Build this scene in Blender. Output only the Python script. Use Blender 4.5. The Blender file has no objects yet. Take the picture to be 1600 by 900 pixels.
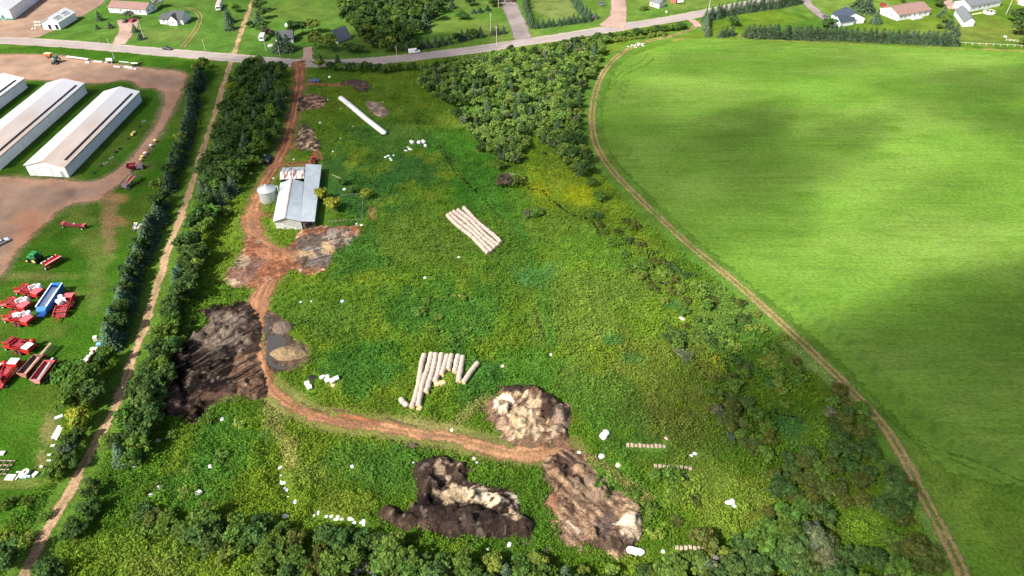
import bpy, math, random
import numpy as np
from mathutils import Vector, Matrix

random.seed(7)
rng = np.random.default_rng(7)
S = bpy.context.scene
C = S.collection

# ------------------------------------------------------------------ camera
CAM_H, FPX, PITCH = 120.0, 1067.0, math.radians(40)
CP, SP = math.cos(PITCH), math.sin(PITCH)
cam_d = bpy.data.cameras.new('camera')
cam = bpy.data.objects.new('camera', cam_d)
C.objects.link(cam)
cam.location = (0, 0, CAM_H)
cam.rotation_euler = (math.radians(90) - PITCH, 0, 0)
cam_d.sensor_width = 36.0
cam_d.lens = 36.0 * FPX / 1600.0
cam_d.clip_start = 1.0
cam_d.clip_end = 8000.0
S.camera = cam

# ------------------------------------------------------------------ light
SUN_EL = math.radians(45)
SHADOW = Vector((0.78, 0.62)).normalized()          # ground direction in which shadows fall
world = bpy.data.worlds.new('World')
S.world = world
world.use_nodes = True
wn = world.node_tree
sky = wn.nodes.new('ShaderNodeTexSky')
sky.sky_type = 'NISHITA'
sky.sun_disc = False
sky.air_density = 1.0
sky.dust_density = 4.0
sky.ozone_density = 0.3
sky.sun_elevation = SUN_EL
sky.sun_rotation = math.atan2(-SHADOW.x, -SHADOW.y)
wn.nodes['Background'].inputs[1].default_value = 0.085
wn.links.new(sky.outputs[0], wn.nodes['Background'].inputs[0])
sun_d = bpy.data.lights.new('sun', 'SUN')
sun_d.energy = 4.5
sun_d.angle = math.radians(0.5)
sun_d.color = (1.0, 0.95, 0.86)
sun = bpy.data.objects.new('sun', sun_d)
C.objects.link(sun)
SUNVEC = Vector((SHADOW.x * math.cos(SUN_EL), SHADOW.y * math.cos(SUN_EL), -math.sin(SUN_EL)))
sun.rotation_euler = SUNVEC.to_track_quat('-Z', 'Y').to_euler()
S.view_settings.view_transform = 'Standard'
S.view_settings.look = 'None'
S.view_settings.gamma = 1.0
S.view_settings.use_curve_mapping = False
S.view_settings.exposure = 1.15
S.cycles.max_bounces = 5
S.cycles.diffuse_bounces = 2
S.cycles.transparent_max_bounces = 12
S.cycles.volume_bounces = 0


# ------------------------------------------------------------------ clouds: the photograph shows their shadows lying over the site
CLOUD_Z = 620.0
def cloud(cx, cy, rx, ry, tau, seed, rot=0.0):
    """a fair-weather cloud whose shadow falls on the ground at cx, cy"""
    k = CLOUD_Z / math.tan(SUN_EL)
    ox, oy = cx - SHADOW.x * k, cy - SHADOW.y * k
    T = 70.0; n, rings = 72, 22; V = []; F = []
    r_ = random.Random(seed); ph = [(r_.uniform(0, 6.28), r_.uniform(.05, .16)) for _ in range(5)]
    for side in (1, 0):
        for j in range(rings):
            q = j / (rings - 1)
            for i in range(n):
                a = 2 * math.pi * i / n
                w = 1 + sum(am * math.sin((m + 2) * a + p) for m, (p, am) in enumerate(ph))
                lump = 1 + .3 * math.sin(q * 5 * math.cos(a) + seed) * math.cos(q * 6 * math.sin(a) + seed * 2)
                z = T * (1 - q * q) ** 1.15 * lump if side else -T * .15 * (1 - q * q)
                V.append((q * rx * w * math.cos(a), q * ry * w * math.sin(a), z))
    o = rings * n
    for j in range(rings - 1):
        for i in range(n):
            a, b, c, d = j * n + i, j * n + (i + 1) % n, (j + 1) * n + (i + 1) % n, (j + 1) * n + i
            if j == 0: F += [(b, c, d)] ; F += [(o + d, o + c, o + b)]
            else: F += [(a, b, c, d)[::1]]; F += [(o + d, o + c, o + b, o + a)]
    me = bpy.data.meshes.new('cloud'); me.from_pydata(V, [], F)
    import bmesh
    bm = bmesh.new(); bm.from_mesh(me); bmesh.ops.remove_doubles(bm, verts=bm.verts, dist=.01); bmesh.ops.recalc_face_normals(bm, faces=bm.faces); bm.to_mesh(me); bm.free()
    m = bpy.data.materials.new('cloud_vapour'); m.use_nodes = True
    nt = m.node_tree; nt.nodes.remove(nt.nodes['Principled BSDF'])
    vs = nt.nodes.new('ShaderNodeVolumeScatter'); vs.inputs['Color'].default_value = (1, 1, 1, 1); vs.inputs['Density'].default_value = tau / T; vs.inputs['Anisotropy'].default_value = .3
    nt.links.new(vs.outputs[0], nt.nodes['Material Output'].inputs['Volume'])
    me.materials.append(m)
    ob = bpy.data.objects.new('cloud', me); C.objects.link(ob); ob.location = (ox, oy, CLOUD_Z); ob.rotation_euler = (0, 0, rot); ob['kind'] = 'structure'
CLOUDS = [(-128, 236, 120, 95, 1.15, 1, .1), (-75, 290, 60, 46, .9, 13, .5), (-15, 185, 80, 42, .35, 2, .3), (166, 100, 140, 60, 3.0, 3, .12), (46, 205, 46, 66, 1.15, 4, .1), (92, 215, 30, 30, .9, 8, .0), (178, 255, 34, 30, 1.2, 5, .0), (232, 200, 50, 80, 1.4, 7, .2), (100, 292, 70, 13, .9, 9, .0), (130, 178, 26, 14, .5, 12, .3), (-80, 400, 190, 60, .3, 6, .0)]
for c_ in CLOUDS: cloud(*c_)

# ------------------------------------------------------------------ coordinate helpers
def gp(x, y, z=0.0):
    """world point at height z that the 1600x900 photograph shows at pixel x, y"""
    u = (x - 800) / FPX
    v = (y - 450) / FPX
    t = (CAM_H - z) / (SP + v * CP)
    return (u * t, (CP - v * SP) * t)

def gpa(P, z=0.0):
    return np.array([gp(a, b, z) for a, b in P])

def to_px(X, Y, Z=0.0):
    dz = Z - CAM_H
    zc = Y * CP - dz * SP
    return 800 + FPX * X / zc, 450 - FPX * (Y * SP + dz * CP) / zc

def hash2(ix, iy, seed):
    h = (ix.astype(np.int64) * 374761393 + iy.astype(np.int64) * 668265263 + seed * 1442695041) & 0xffffffff
    h = ((h ^ (h >> 13)) * 1274126177) & 0xffffffff
    return ((h ^ (h >> 16)) & 0xffff) / 65535.0

def vn(x, y, seed=0):
    ix = np.floor(x); iy = np.floor(y)
    fx = x - ix; fy = y - iy
    fx = fx * fx * (3 - 2 * fx); fy = fy * fy * (3 - 2 * fy)
    a = hash2(ix, iy, seed); b = hash2(ix + 1, iy, seed)
    c = hash2(ix, iy + 1, seed); d = hash2(ix + 1, iy + 1, seed)
    return (a * (1 - fx) + b * fx) * (1 - fy) + (c * (1 - fx) + d * fx) * fy

def fbm(x, y, seed=0, octv=4):
    s = 0; a = 0.5; t = 0
    for i in range(octv):
        s = s + a * vn(x * 2 ** i, y * 2 ** i, seed + i * 17); t += a; a *= 0.55
    return s / t

def sstep(a, b, x):
    t = np.clip((x - a) / (b - a), 0, 1)
    return t * t * (3 - 2 * t)

def smooth_line(P, n=6, closed=False):
    P = np.asarray(P, float); out = []
    N = len(P)
    rngi = range(N if closed else N - 1)
    for i in rngi:
        if closed:
            p0, p1, p2, p3 = P[(i - 1) % N], P[i], P[(i + 1) % N], P[(i + 2) % N]
        else:
            p0, p1, p2, p3 = P[max(i - 1, 0)], P[i], P[i + 1], P[min(i + 2, N - 1)]
        for k in range(n):
            t = k / n
            out.append(0.5 * ((2 * p1) + (-p0 + p2) * t + (2 * p0 - 5 * p1 + 4 * p2 - p3) * t * t + (-p0 + 3 * p1 - 3 * p2 + p3) * t ** 3))
    if not closed: out.append(P[-1])
    return np.array(out)

def line_dist(X, Y, L, closed=False):
    """distance to polyline, signed lateral offset, arc length"""
    best = np.full(X.shape, 1e9); lat = np.zeros(X.shape); arc = np.zeros(X.shape)
    s = 0
    n = len(L)
    for i in range(n if closed else n - 1):
        a = L[i]; b = L[(i + 1) % n]
        d = b - a; l = math.hypot(*d)
        if l < 1e-6: continue
        d = d / l
        rx = X - a[0]; ry = Y - a[1]
        t = np.clip(rx * d[0] + ry * d[1], 0, l)
        ex = rx - t * d[0]; ey = ry - t * d[1]
        q = np.hypot(ex, ey)
        m = q < best
        best[m] = q[m]
        lat[m] = (d[0] * ry - d[1] * rx)[m]
        arc[m] = (s + t)[m]
        s += l
    return best, lat, arc

def in_poly(X, Y, L):
    r = np.zeros(X.shape, bool)
    n = len(L)
    for i in range(n):
        x1, y1 = L[i]; x2, y2 = L[(i + 1) % n]
        if y1 == y2: continue
        c = ((y1 > Y) != (y2 > Y)) & (X < (x2 - x1) * (Y - y1) / (y2 - y1) + x1)
        r ^= c
    return r

def poly_sd(X, Y, L):
    d, _, _ = line_dist(X, Y, L, True)
    return np.where(in_poly(X, Y, L), d, -d)

# ------------------------------------------------------------------ object helpers
def tag(o, label=None, cat=None, group=None, kind=None):
    if label: o['label'] = label
    if cat: o['category'] = cat
    if group: o['group'] = group
    if kind: o['kind'] = kind
    return o

def thing(name, label, cat, loc=(0, 0, 0), rz=0.0, group=None):
    o = bpy.data.objects.new(name, None)
    o.empty_display_size = 0.5
    C.objects.link(o)
    o.location = loc if len(loc) == 3 else (loc[0], loc[1], 0)
    o.rotation_euler = (0, 0, rz)
    return tag(o, label, cat, group)

KIDS = {}
def link(name, me, parent=None):
    o = bpy.data.objects.new(name, me)
    C.objects.link(o)
    if parent is not None:
        o.parent = parent
        KIDS.setdefault(parent.name, []).append(o)
    return o

def copy_tree(o, parent=None):
    c = o.copy()
    C.objects.link(c)
    if parent is not None:
        c.parent = parent
        KIDS.setdefault(parent.name, []).append(c)
    for ch in KIDS.get(o.name, []):
        copy_tree(ch, c)
    return c

class MB:
    def __init__(s):
        s.v = []; s.f = []; s.m = []
    def add(s, V, F, mi=0):
        o = len(s.v)
        s.v += [tuple(p) for p in V]
        for f in F:
            s.f.append(tuple(i + o for i in f)); s.m.append(mi)
        return s
    def hexa(s, P, mi=0):
        return s.add(P, [(0, 3, 2, 1), (4, 5, 6, 7), (0, 1, 5, 4), (1, 2, 6, 5), (2, 3, 7, 6), (3, 0, 4, 7)], mi)
    def box(s, x0, x1, y0, y1, z0, z1, mi=0, t=0.0):
        return s.hexa([(x0, y0, z0), (x1, y0, z0), (x1, y1, z0), (x0, y1, z0),
                       (x0 + t, y0 + t, z1), (x1 - t, y0 + t, z1), (x1 - t, y1 - t, z1), (x0 + t, y1 - t, z1)], mi)
    def bar(s, a, b, w, h, mi=0):
        a = Vector(a); b = Vector(b); d = (b - a).normalized()
        up = Vector((0, 0, 1)) if abs(d.z) < 0.95 else Vector((1, 0, 0))
        sx = d.cross(up).normalized() * w / 2; sy = sx.cross(d).normalized() * h / 2
        P = [a - sx - sy, a + sx - sy, a + sx + sy, a - sx + sy, b - sx - sy, b + sx - sy, b + sx + sy, b - sx + sy]
        return s.hexa(P, mi)
    def cyl(s, a, b, r0, r1=None, n=12, mi=0, caps=True, cm=None):
        r1 = r0 if r1 is None else r1
        a = Vector(a); b = Vector(b); d = (b - a).normalized()
        up = Vector((0, 0, 1)) if abs(d.z) < 0.95 else Vector((1, 0, 0))
        x = d.cross(up).normalized(); y = x.cross(d)
        V = []
        for c, r in ((a, r0), (b, r1)):
            for k in range(n):
                t = 2 * math.pi * k / n
                V.append(c + x * (r * math.cos(t)) + y * (r * math.sin(t)))
        F = [(k, (k + 1) % n, n + (k + 1) % n, n + k) for k in range(n)]
        s.add(V, F, mi)
        if caps:
            s.add(V[:n], [tuple(range(n))[::-1]], mi if cm is None else cm)
            s.add(V[n:], [tuple(range(n))], mi if cm is None else cm)
        return s
    def prism(s, prof, y0, y1, mi=0, inset=0.0):
        """profile of (x, z) points pushed along y"""
        n = len(prof)
        V = [(x, y0, z) for x, z in prof] + [(x, y1, z) for x, z in prof]
        F = [(k, (k + 1) % n, n + (k + 1) % n, n + k) for k in range(n)]
        return s.add(V, F + [tuple(range(n))[::-1], tuple(range(n, 2 * n))], mi)
    def lathe(s, prof, n=16, mi=0, c=(0, 0)):
        V = []
        for r, z in prof:
            for k in range(n):
                t = 2 * math.pi * k / n
                V.append((c[0] + r * math.cos(t), c[1] + r * math.sin(t), z))
        F = []
        for j in range(len(prof) - 1):
            for k in range(n):
                F.append((j * n + k, j * n + (k + 1) % n, (j + 1) * n + (k + 1) % n, (j + 1) * n + k))
        return s.add(V, F, mi)
    def mesh(s, name, mats, bevel=0.0, smooth=False):
        me = bpy.data.meshes.new(name)
        me.from_pydata(s.v, [], s.f)
        for m in (mats if isinstance(mats, (list, tuple)) else [mats]): me.materials.append(m)
        me.polygons.foreach_set('material_index', s.m)
        me.validate()
        if bevel:
            import bmesh
            bm = bmesh.new(); bm.from_mesh(me)
            bmesh.ops.remove_doubles(bm, verts=bm.verts, dist=1e-4)
            bmesh.ops.bevel(bm, geom=[e for e in bm.edges if len(e.link_faces) == 2 and e.calc_face_angle(0) > 0.5],
                            offset=bevel, segments=1, affect='EDGES', clamp_overlap=True)
            bm.to_mesh(me); bm.free()
        if smooth: me.polygons.foreach_set('use_smooth', [True] * len(me.polygons))
        me.update()
        return me
    def part(s, name, mats, parent=None, bevel=0.0, smooth=False):
        return link(name, s.mesh(name, mats, bevel, smooth), parent)

# ------------------------------------------------------------------ materials
def nodes_of(m):
    m.use_nodes = True
    return m.node_tree.nodes, m.node_tree.links

MATS = {}
def mat(name, col, rough=0.6, var=0.15, scale=2.0, metal=0.0, spec=0.3, bump=0.0, stretch=(1, 1, 1), col2=None):
    """colour with noise wear; object coordinates"""
    if name in MATS: return MATS[name]
    m = bpy.data.materials.new(name)
    n, l = nodes_of(m)
    b = n['Principled BSDF']
    b.inputs['Roughness'].default_value = rough
    b.inputs['Metallic'].default_value = metal
    b.inputs['Specular IOR Level'].default_value = spec
    tc = n.new('ShaderNodeTexCoord'); mp = n.new('ShaderNodeMapping')
    mp.inputs['Scale'].default_value = stretch
    l.new(tc.outputs['Object'], mp.inputs[0])
    nz = n.new('ShaderNodeTexNoise'); nz.inputs['Scale'].default_value = scale; nz.inputs['Detail'].default_value = 4
    l.new(mp.outputs[0], nz.inputs['Vector'])
    mx = n.new('ShaderNodeMix'); mx.data_type = 'RGBA'
    c2 = col2 if col2 else tuple(c * (1 - 2 * var) for c in col)
    c1 = col if col2 else tuple(min(1, c * (1 + var)) for c in col)
    mx.inputs['A'].default_value = (*c2, 1); mx.inputs['B'].default_value = (*c1, 1)
    mr = n.new('ShaderNodeMapRange'); mr.inputs[1].default_value = 0.3; mr.inputs[2].default_value = 0.62
    l.new(nz.outputs['Fac'], mr.inputs[0]); l.new(mr.outputs[0], mx.inputs['Factor'])
    l.new(mx.outputs['Result'], b.inputs['Base Color'])
    if bump:
        bp = n.new('ShaderNodeBump'); bp.inputs['Strength'].default_value = bump; bp.inputs['Distance'].default_value = 0.1
        l.new(nz.outputs['Fac'], bp.inputs['Height']); l.new(bp.outputs[0], b.inputs['Normal'])
    MATS[name] = m
    return m

def ground_mat(name, rows=0.0, fine=0.35, fscale=1.2, bump=0.5, bdist=0.3, alpha=False, stretch=(1, 1, 1), rough=0.9, mid=0.2, mscale=0.12, asoft=0.25):
    """albedo from the painted 'Col' attribute, broken up by fine world-space noise; ragged edge from 'A'"""
    m = bpy.data.materials.new(name)
    n, l = nodes_of(m)
    b = n['Principled BSDF']
    b.inputs['Roughness'].default_value = rough
    b.inputs['Specular IOR Level'].default_value = 0.02
    at = n.new('ShaderNodeAttribute'); at.attribute_name = 'Col'
    ge = n.new('ShaderNodeNewGeometry'); mp = n.new('ShaderNodeMapping'); mp.inputs['Scale'].default_value = stretch
    l.new(ge.outputs['Position'], mp.inputs[0])
    def noise(sc, det, rough=0.6):
        z = n.new('ShaderNodeTexNoise'); z.inputs['Scale'].default_value = sc; z.inputs['Detail'].default_value = det
        z.inputs['Roughness'].default_value = rough
        l.new(mp.outputs[0], z.inputs['Vector']); return z
    def rng_(src, a, c, lo, hi):
        r = n.new('ShaderNodeMapRange'); r.inputs[1].default_value = a; r.inputs[2].default_value = c
        r.inputs[3].default_value = lo; r.inputs[4].default_value = hi; l.new(src, r.inputs[0]); return r.outputs[0]
    nf = noise(fscale, 5, 0.7); nm = noise(mscale, 3)
    f1 = rng_(nf.outputs['Fac'], 0.3, 0.7, 1 - fine, 1 + fine)
    f2 = rng_(nm.outputs['Fac'], 0.35, 0.65, 1 - mid, 1 + mid)
    mu = n.new('ShaderNodeMath'); mu.operation = 'MULTIPLY'; l.new(f1, mu.inputs[0]); l.new(f2, mu.inputs[1])
    if rows:
        m2 = n.new('ShaderNodeMapping'); m2.inputs['Scale'].default_value = (.05, .75, 1); m2.inputs['Rotation'].default_value = (0, 0, math.radians(-2)); l.new(ge.outputs['Position'], m2.inputs[0])
        z2 = n.new('ShaderNodeTexNoise'); z2.inputs['Scale'].default_value = 1.0; z2.inputs['Detail'].default_value = 4; z2.inputs['Roughness'].default_value = .65; l.new(m2.outputs[0], z2.inputs['Vector'])
        mu2 = n.new('ShaderNodeMath'); mu2.operation = 'MULTIPLY'; l.new(mu.outputs[0], mu2.inputs[0]); l.new(rng_(z2.outputs['Fac'], .35, .65, 1 - rows, 1 + rows), mu2.inputs[1]); mu = mu2
    vm = n.new('ShaderNodeVectorMath'); vm.operation = 'SCALE'
    l.new(at.outputs['Color'], vm.inputs[0]); l.new(mu.outputs[0], vm.inputs['Scale'])
    l.new(vm.outputs[0], b.inputs['Base Color'])
    bp = n.new('ShaderNodeBump'); bp.inputs['Strength'].default_value = bump; bp.inputs['Distance'].default_value = bdist
    l.new(nf.outputs['Fac'], bp.inputs['Height']); l.new(bp.outputs[0], b.inputs['Normal'])
    if alpha:
        aa = n.new('ShaderNodeAttribute'); aa.attribute_name = 'A'
        na = noise(0.9, 6, 0.75)
        ad = n.new('ShaderNodeMath'); ad.operation = 'ADD'
        l.new(aa.outputs['Fac'], ad.inputs[0]); l.new(rng_(na.outputs['Fac'], 0.3, 0.7, -0.5, 0.5), ad.inputs[1])
        al = rng_(ad.outputs[0], 0.5 - asoft, 0.5 + asoft, 0, 1)
        l.new(al, b.inputs['Alpha'])
    return m

def leaf_mat(name, trans=0.42):
    """leaf colour = object colour x per-face tint"""
    m = bpy.data.materials.new(name)
    n, l = nodes_of(m)
    n.remove(n['Principled BSDF'])
    oi = n.new('ShaderNodeObjectInfo'); at = n.new('ShaderNodeAttribute'); at.attribute_name = 'tint'
    mu = n.new('ShaderNodeMix'); mu.data_type = 'RGBA'; mu.blend_type = 'MULTIPLY'; mu.inputs['Factor'].default_value = 1
    l.new(oi.outputs['Color'], mu.inputs['A']); l.new(at.outputs['Color'], mu.inputs['B'])
    d = n.new('ShaderNodeBsdfDiffuse'); t = n.new('ShaderNodeBsdfTranslucent'); x = n.new('ShaderNodeMixShader')
    x.inputs[0].default_value = trans
    l.new(mu.outputs['Result'], d.inputs[0]); l.new(mu.outputs['Result'], t.inputs[0])
    l.new(d.outputs[0], x.inputs[1]); l.new(t.outputs[0], x.inputs[2])
    l.new(x.outputs[0], n['Material Output'].inputs[0])
    return m

M_LEAF = leaf_mat('foliage')
M_NEEDLE = leaf_mat('needles', 0.15)
M_BARK = mat('bark', (0.16, 0.13, 0.10), 0.9, 0.25, 6)
M_DEAD = mat('dead_wood', (0.42, 0.38, 0.34), 0.9, 0.15, 6)

def set_attr(me, name, arr, domain='POINT', kind='FLOAT_COLOR'):
    a = me.attributes.new(name, kind, domain)
    if kind == 'FLOAT_COLOR':
        arr = np.asarray(arr, np.float32)
        if arr.shape[1] == 3: arr = np.concatenate([arr, np.ones((len(arr), 1), np.float32)], 1)
        a.data.foreach_set('color', arr.ravel())
    else:
        a.data.foreach_set('value', np.asarray(arr, np.float32))

def np_mesh(name, V, F, mats):
    """F: (n,k) int array of equal-sized faces"""
    V = np.asarray(V, np.float32); F = np.asarray(F, np.int32)
    me = bpy.data.meshes.new(name)
    me.vertices.add(len(V)); me.vertices.foreach_set('co', V.ravel())
    k = F.shape[1]
    me.loops.add(F.size); me.loops.foreach_set('vertex_index', F.ravel())
    me.polygons.add(len(F))
    me.polygons.foreach_set('loop_start', np.arange(0, F.size, k, dtype=np.int32))
    me.update(calc_edges=True)
    for m in (mats if isinstance(mats, (list, tuple)) else [mats]): me.materials.append(m)
    return me

def grid_faces(nx, ny):
    i = np.arange(ny - 1)[:, None] * nx + np.arange(nx - 1)[None]
    i = i.ravel()
    return np.stack([i, i + 1, i + nx + 1, i + nx], 1)

# ------------------------------------------------------------------ lines and regions of the site (traced on the ground plane)
def W(P, n=5, closed=False): return smooth_line(gpa(P), n, closed)

ROAD_PX = [(-260, 52), (-120, 58), (0, 63), (120, 70), (260, 82), (360, 90), (470, 99), (560, 97), (640, 90), (740, 78), (820, 66), (900, 54), (980, 41), (1060, 28), (1130, 14), (1200, 0), (1300, -22), (1400, -46)]
ROAD = W(ROAD_PX)
LANE = W([(412, -60), (395, 0), (378, 46), (362, 95), (350, 130), (335, 180), (315, 240), (298, 295), (278, 350), (260, 400), (248, 440), (237, 475), (222, 520), (207, 560), (186, 620), (166, 665), (145, 700), (118, 750), (92, 797), (65, 845), (38, 897), (10, 950)])
TRACK = W([(1090, 33), (1083, 44), (1045, 57), (1000, 68), (965, 88), (942, 115), (929, 150), (925, 190), (931, 225), (950, 258), (980, 292), (1025, 335), (1080, 385), (1150, 442), (1215, 500), (1280, 560), (1340, 620), (1385, 672), (1420, 730), (1445, 780), (1475, 835), (1503, 895), (1520, 960)])
DRIVE_PTS = [(466, 96), (468, 130), (461, 165), (453, 200), (445, 228), (430, 258), (414, 286), (403, 310), (393, 338), (396, 362), (412, 385), (440, 400), (440, 415), (425, 435), (409, 460), (400, 490), (397, 525), (402, 562), (412, 592), (432, 616), (462, 637), (500, 653), (545, 662), (600, 669), (650, 676), (700, 683), (755, 697), (800, 708), (850, 708), (895, 704)]
DRIVE = W(DRIVE_PTS)
FIELD_PX = [(1075, 62), (1020, 76), (972, 98), (950, 138), (941, 180), (946, 218), (962, 250), (992, 284), (1037, 328), (1092, 377), (1160, 433), (1228, 491), (1296, 549), (1352, 607), (1395, 650), (1430, 690), (1470, 730), (1530, 750), (1600, 765), (1900, 800), (2500, 500), (2100, 120), (1700, 84), (1600, 82), (1500, 77), (1400, 73), (1250, 66), (1150, 62)]
FIELD = W(FIELD_PX, 4, True)
YARD = W([(-140, 84), (-40, 85), (80, 86), (160, 97), (225, 106), (284, 112), (290, 126), (276, 160), (264, 185), (228, 240), (194, 282), (168, 300), (155, 312), (105, 322), (64, 355), (22, 400), (0, 432), (-60, 455), (-160, 440), (-160, 275), (-20, 275), (45, 279), (100, 281), (140, 284), (172, 272), (202, 250), (238, 203), (254, 168), (255, 150), (244, 138), (220, 138), (198, 125), (150, 131), (100, 127), (40, 124), (-60, 120), (-160, 110)], 3, True)
TOPYARD = W([(-120, -40), (170, -40), (165, 0), (120, 30), (78, 50), (40, 60), (-120, 55)], 3, True)
LAWN = W([(-160, 90), (325, 96), (292, 200), (254, 300), (206, 420), (176, 520), (150, 585), (110, 640), (88, 700), (62, 765), (-160, 765)], 2, True)

MUD = {
 'yard_mud': [(382, 384), (395, 372), (420, 388), (450, 386), (470, 366), (484, 360), (520, 355), (562, 357), (548, 378), (520, 394), (510, 418), (480, 428), (452, 420), (438, 432), (410, 440), (390, 447), (356, 446), (362, 425), (373, 408)],
 'west_spread': [(312, 486), (350, 480), (382, 474), (402, 500), (402, 560), (414, 592), (412, 615), (400, 626), (378, 622), (350, 626), (330, 640), (306, 664), (288, 656), (258, 650), (257, 630), (270, 605), (266, 580), (280, 545), (300, 524), (326, 505)],
 'mid_heap': [(757, 641), (772, 624), (782, 610), (802, 606), (840, 612), (870, 628), (888, 633), (886, 652), (881, 690), (860, 698), (822, 697), (795, 690), (776, 671)],
 'south_heap': [(660, 720), (690, 715), (720, 724), (734, 738), (730, 752), (752, 758), (776, 762), (800, 770), (813, 800), (831, 838), (790, 838), (740, 840), (700, 842), (660, 838), (640, 826), (600, 815), (597, 800), (613, 795), (642, 802), (656, 770), (648, 745)],
 'east_heap': [(862, 712), (892, 706), (930, 740), (962, 765), (986, 784), (1004, 796), (999, 830), (986, 856), (960, 866), (920, 856), (876, 848), (868, 815), (850, 790), (856, 770), (845, 738)],
 'puddle_mud': [(417, 490), (430, 490), (446, 504), (454, 526), (478, 543), (482, 560), (462, 576), (436, 582), (420, 572), (417, 530)],
 'barn_heap': [(466, 208), (474, 196), (486, 203), (494, 216), (500, 228), (492, 236), (474, 234), (464, 228)],
 'gate_heap': [(470, 156), (486, 148), (504, 152), (506, 164), (490, 170), (470, 172)],
 'road_heap': [(532, 131), (552, 124), (574, 131), (576, 141), (562, 142), (552, 134)],
 'tan_heap': [(574, 160), (590, 162), (603, 172), (601, 184), (588, 180), (577, 170)],
}
MUDW = {k: smooth_line(gpa(v), 3, True) for k, v in MUD.items()}

# patches of different plants (pixel centre, pixel radii, plant colour, strength)
BLOBS = [
 (960, 400, 110, 90, (.105, .165, .016), .7), (1080, 520, 90, 70, (.11, .165, .018), .6), (885, 300, 85, 70, (.150, .205, .016), .9), (905, 306, 26, 20, (.235, .262, .012), .9), (846, 302, 16, 16, (.21, .225, .012), .8), (868, 288, 20, 12, (.17, .2, .02), .7),
 (1120, 575, 18, 12, (.26, .26, .012), .8), (1000, 382, 22, 18, (.19, .21, .018), .6), (745, 280, 40, 60, (.036, .110, .012), .9), (700, 225, 60, 30, (.046, .130, .014), .9), (790, 320, 45, 30, (.05, .122, .014), .8),
 (560, 290, 80, 50, (.034, .092, .018), .9), (600, 220, 70, 26, (.045, .105, .017), .8), (640, 265, 60, 25, (.03, .092, .02), .8), (660, 380, 80, 40, (.075, .115, .018), .7), (560, 400, 40, 40, (.035, .1, .016), .8),
 (690, 490, 90, 45, (.035, .098, .016), .8), (520, 500, 60, 40, (.05, .1, .016), .6), (560, 580, 70, 40, (.035, .105, .017), .8), (820, 580, 80, 40, (.05, .13, .018), .7), (740, 590, 50, 40, (.035, .1, .02), .7),
 (900, 470, 90, 50, (.082, .13, .02), .8), (1000, 440, 60, 30, (.075, .12, .02), .6), (1010, 590, 100, 70, (.105, .135, .022), .9), (1060, 660, 80, 60, (.1, .12, .024), .9), (910, 520, 70, 50, (.105, .15, .024), .7), (1080, 750, 60, 50, (.12, .17, .025), .8),
 (1110, 770, 50, 50, (.14, .19, .03), .8), (1180, 790, 40, 40, (.13, .17, .025), .7), (940, 640, 60, 50, (.06, .13, .02), .7), (1000, 700, 60, 30, (.06, .13, .022), .7), (960, 740, 50, 40, (.06, .13, .018), .7),
 (830, 430, 34, 18, (.05, .135, .04), .6), (955, 533, 16, 10, (.045, .125, .034), .7), (985, 562, 22, 10, (.05, .125, .032), .6), (1203, 602, 15, 10, (.05, .118, .04), .85), (1237, 672, 26, 18, (.045, .118, .034), .9), (1240, 695, 13, 14, (.045, .118, .034), .85), (1192, 668, 12, 8, (.05, .115, .04), .8), (1051, 475, 16, 9, (.045, .118, .036), .85),
 (1150, 470, 60, 60, (.085, .14, .03), .7), (1180, 560, 50, 50, (.06, .14, .02), .7), (1200, 570, 16, 11, (.15, .2, .03), .9), (1290, 700, 60, 50, (.09, .16, .02), .7), (1400, 800, 40, 90, (.08, .16, .02), .6), (1340, 830, 40, 50, (.11, .19, .02), .8),
 (430, 660, 22, 32, (.17, .19, .045), .85), (455, 705, 22, 32, (.17, .185, .045), .85), (480, 740, 40, 30, (.12, .16, .03), .7), (350, 700, 60, 40, (.045, .115, .017), .7), (560, 720, 70, 40, (.055, .12, .02), .7), (620, 740, 60, 40, (.05, .115, .02), .6), (540, 790, 50, 20, (.12, .15, .02), .7), (300, 760, 60, 40, (.05, .125, .02), .6),
 (250, 890, 60, 20, (.2, .15, .06), .5), (220, 880, 120, 40, (.1, .15, .02), .7), (60, 800, 80, 40, (.06, .14, .02), .6), (1100, 690, 50, 40, (.09, .13, .024), .5), (870, 350, 70, 30, (.07, .13, .02), .6), (940, 390, 60, 30, (.07, .15, .018), .6),
 (745, 175, 60, 20, (.08, .155, .02), .5), (650, 205, 40, 14, (.1, .16, .03), .5), (705, 190, 25, 14, (.14, .2, .025), .8), (770, 205, 30, 14, (.13, .2, .025), .7), (840, 208, 22, 12, (.13, .2, .02), .8),
 (1330, 10, 90, 16, (.14, .19, .04), .6), (870, 12, 40, 22, (.17, .17, .06), .6), (1470, 45, 60, 14, (.13, .16, .03), .6), (1550, 50, 60, 20, (.13, .15, .03), .7), (720, 40, 70, 14, (.12, .15, .03), .5), (460, 10, 50, 20, (.1, .135, .022), .5), (260, 55, 60, 12, (.13, .15, .04), .5),
 (120, 340, 30, 18, (.1, .13, .025), .7), (150, 380, 35, 25, (.1, .125, .025), .7), (60, 432, 60, 8, (.14, .13, .04), .6), (170, 330, 14, 40, (.2, .12, .06), .65), (184, 345, 22, 10, (.24, .12, .06), .7), (185, 310, 16, 8, (.24, .12, .06), .7), (170, 365, 10, 30, (.2, .13, .06), .6), (150, 450, 16, 50, (.1, .12, .03), .5), (75, 680, 14, 30, (.2, .16, .06), .7), (65, 715, 10, 20, (.2, .16, .06), .7), (40, 755, 60, 10, (.12, .13, .03), .7),
 (582, 332, 6, 14, (.25, .12, .07), .95), (1160, 60, 10, 6, (.2, .2, .05), .5),
]
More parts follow.
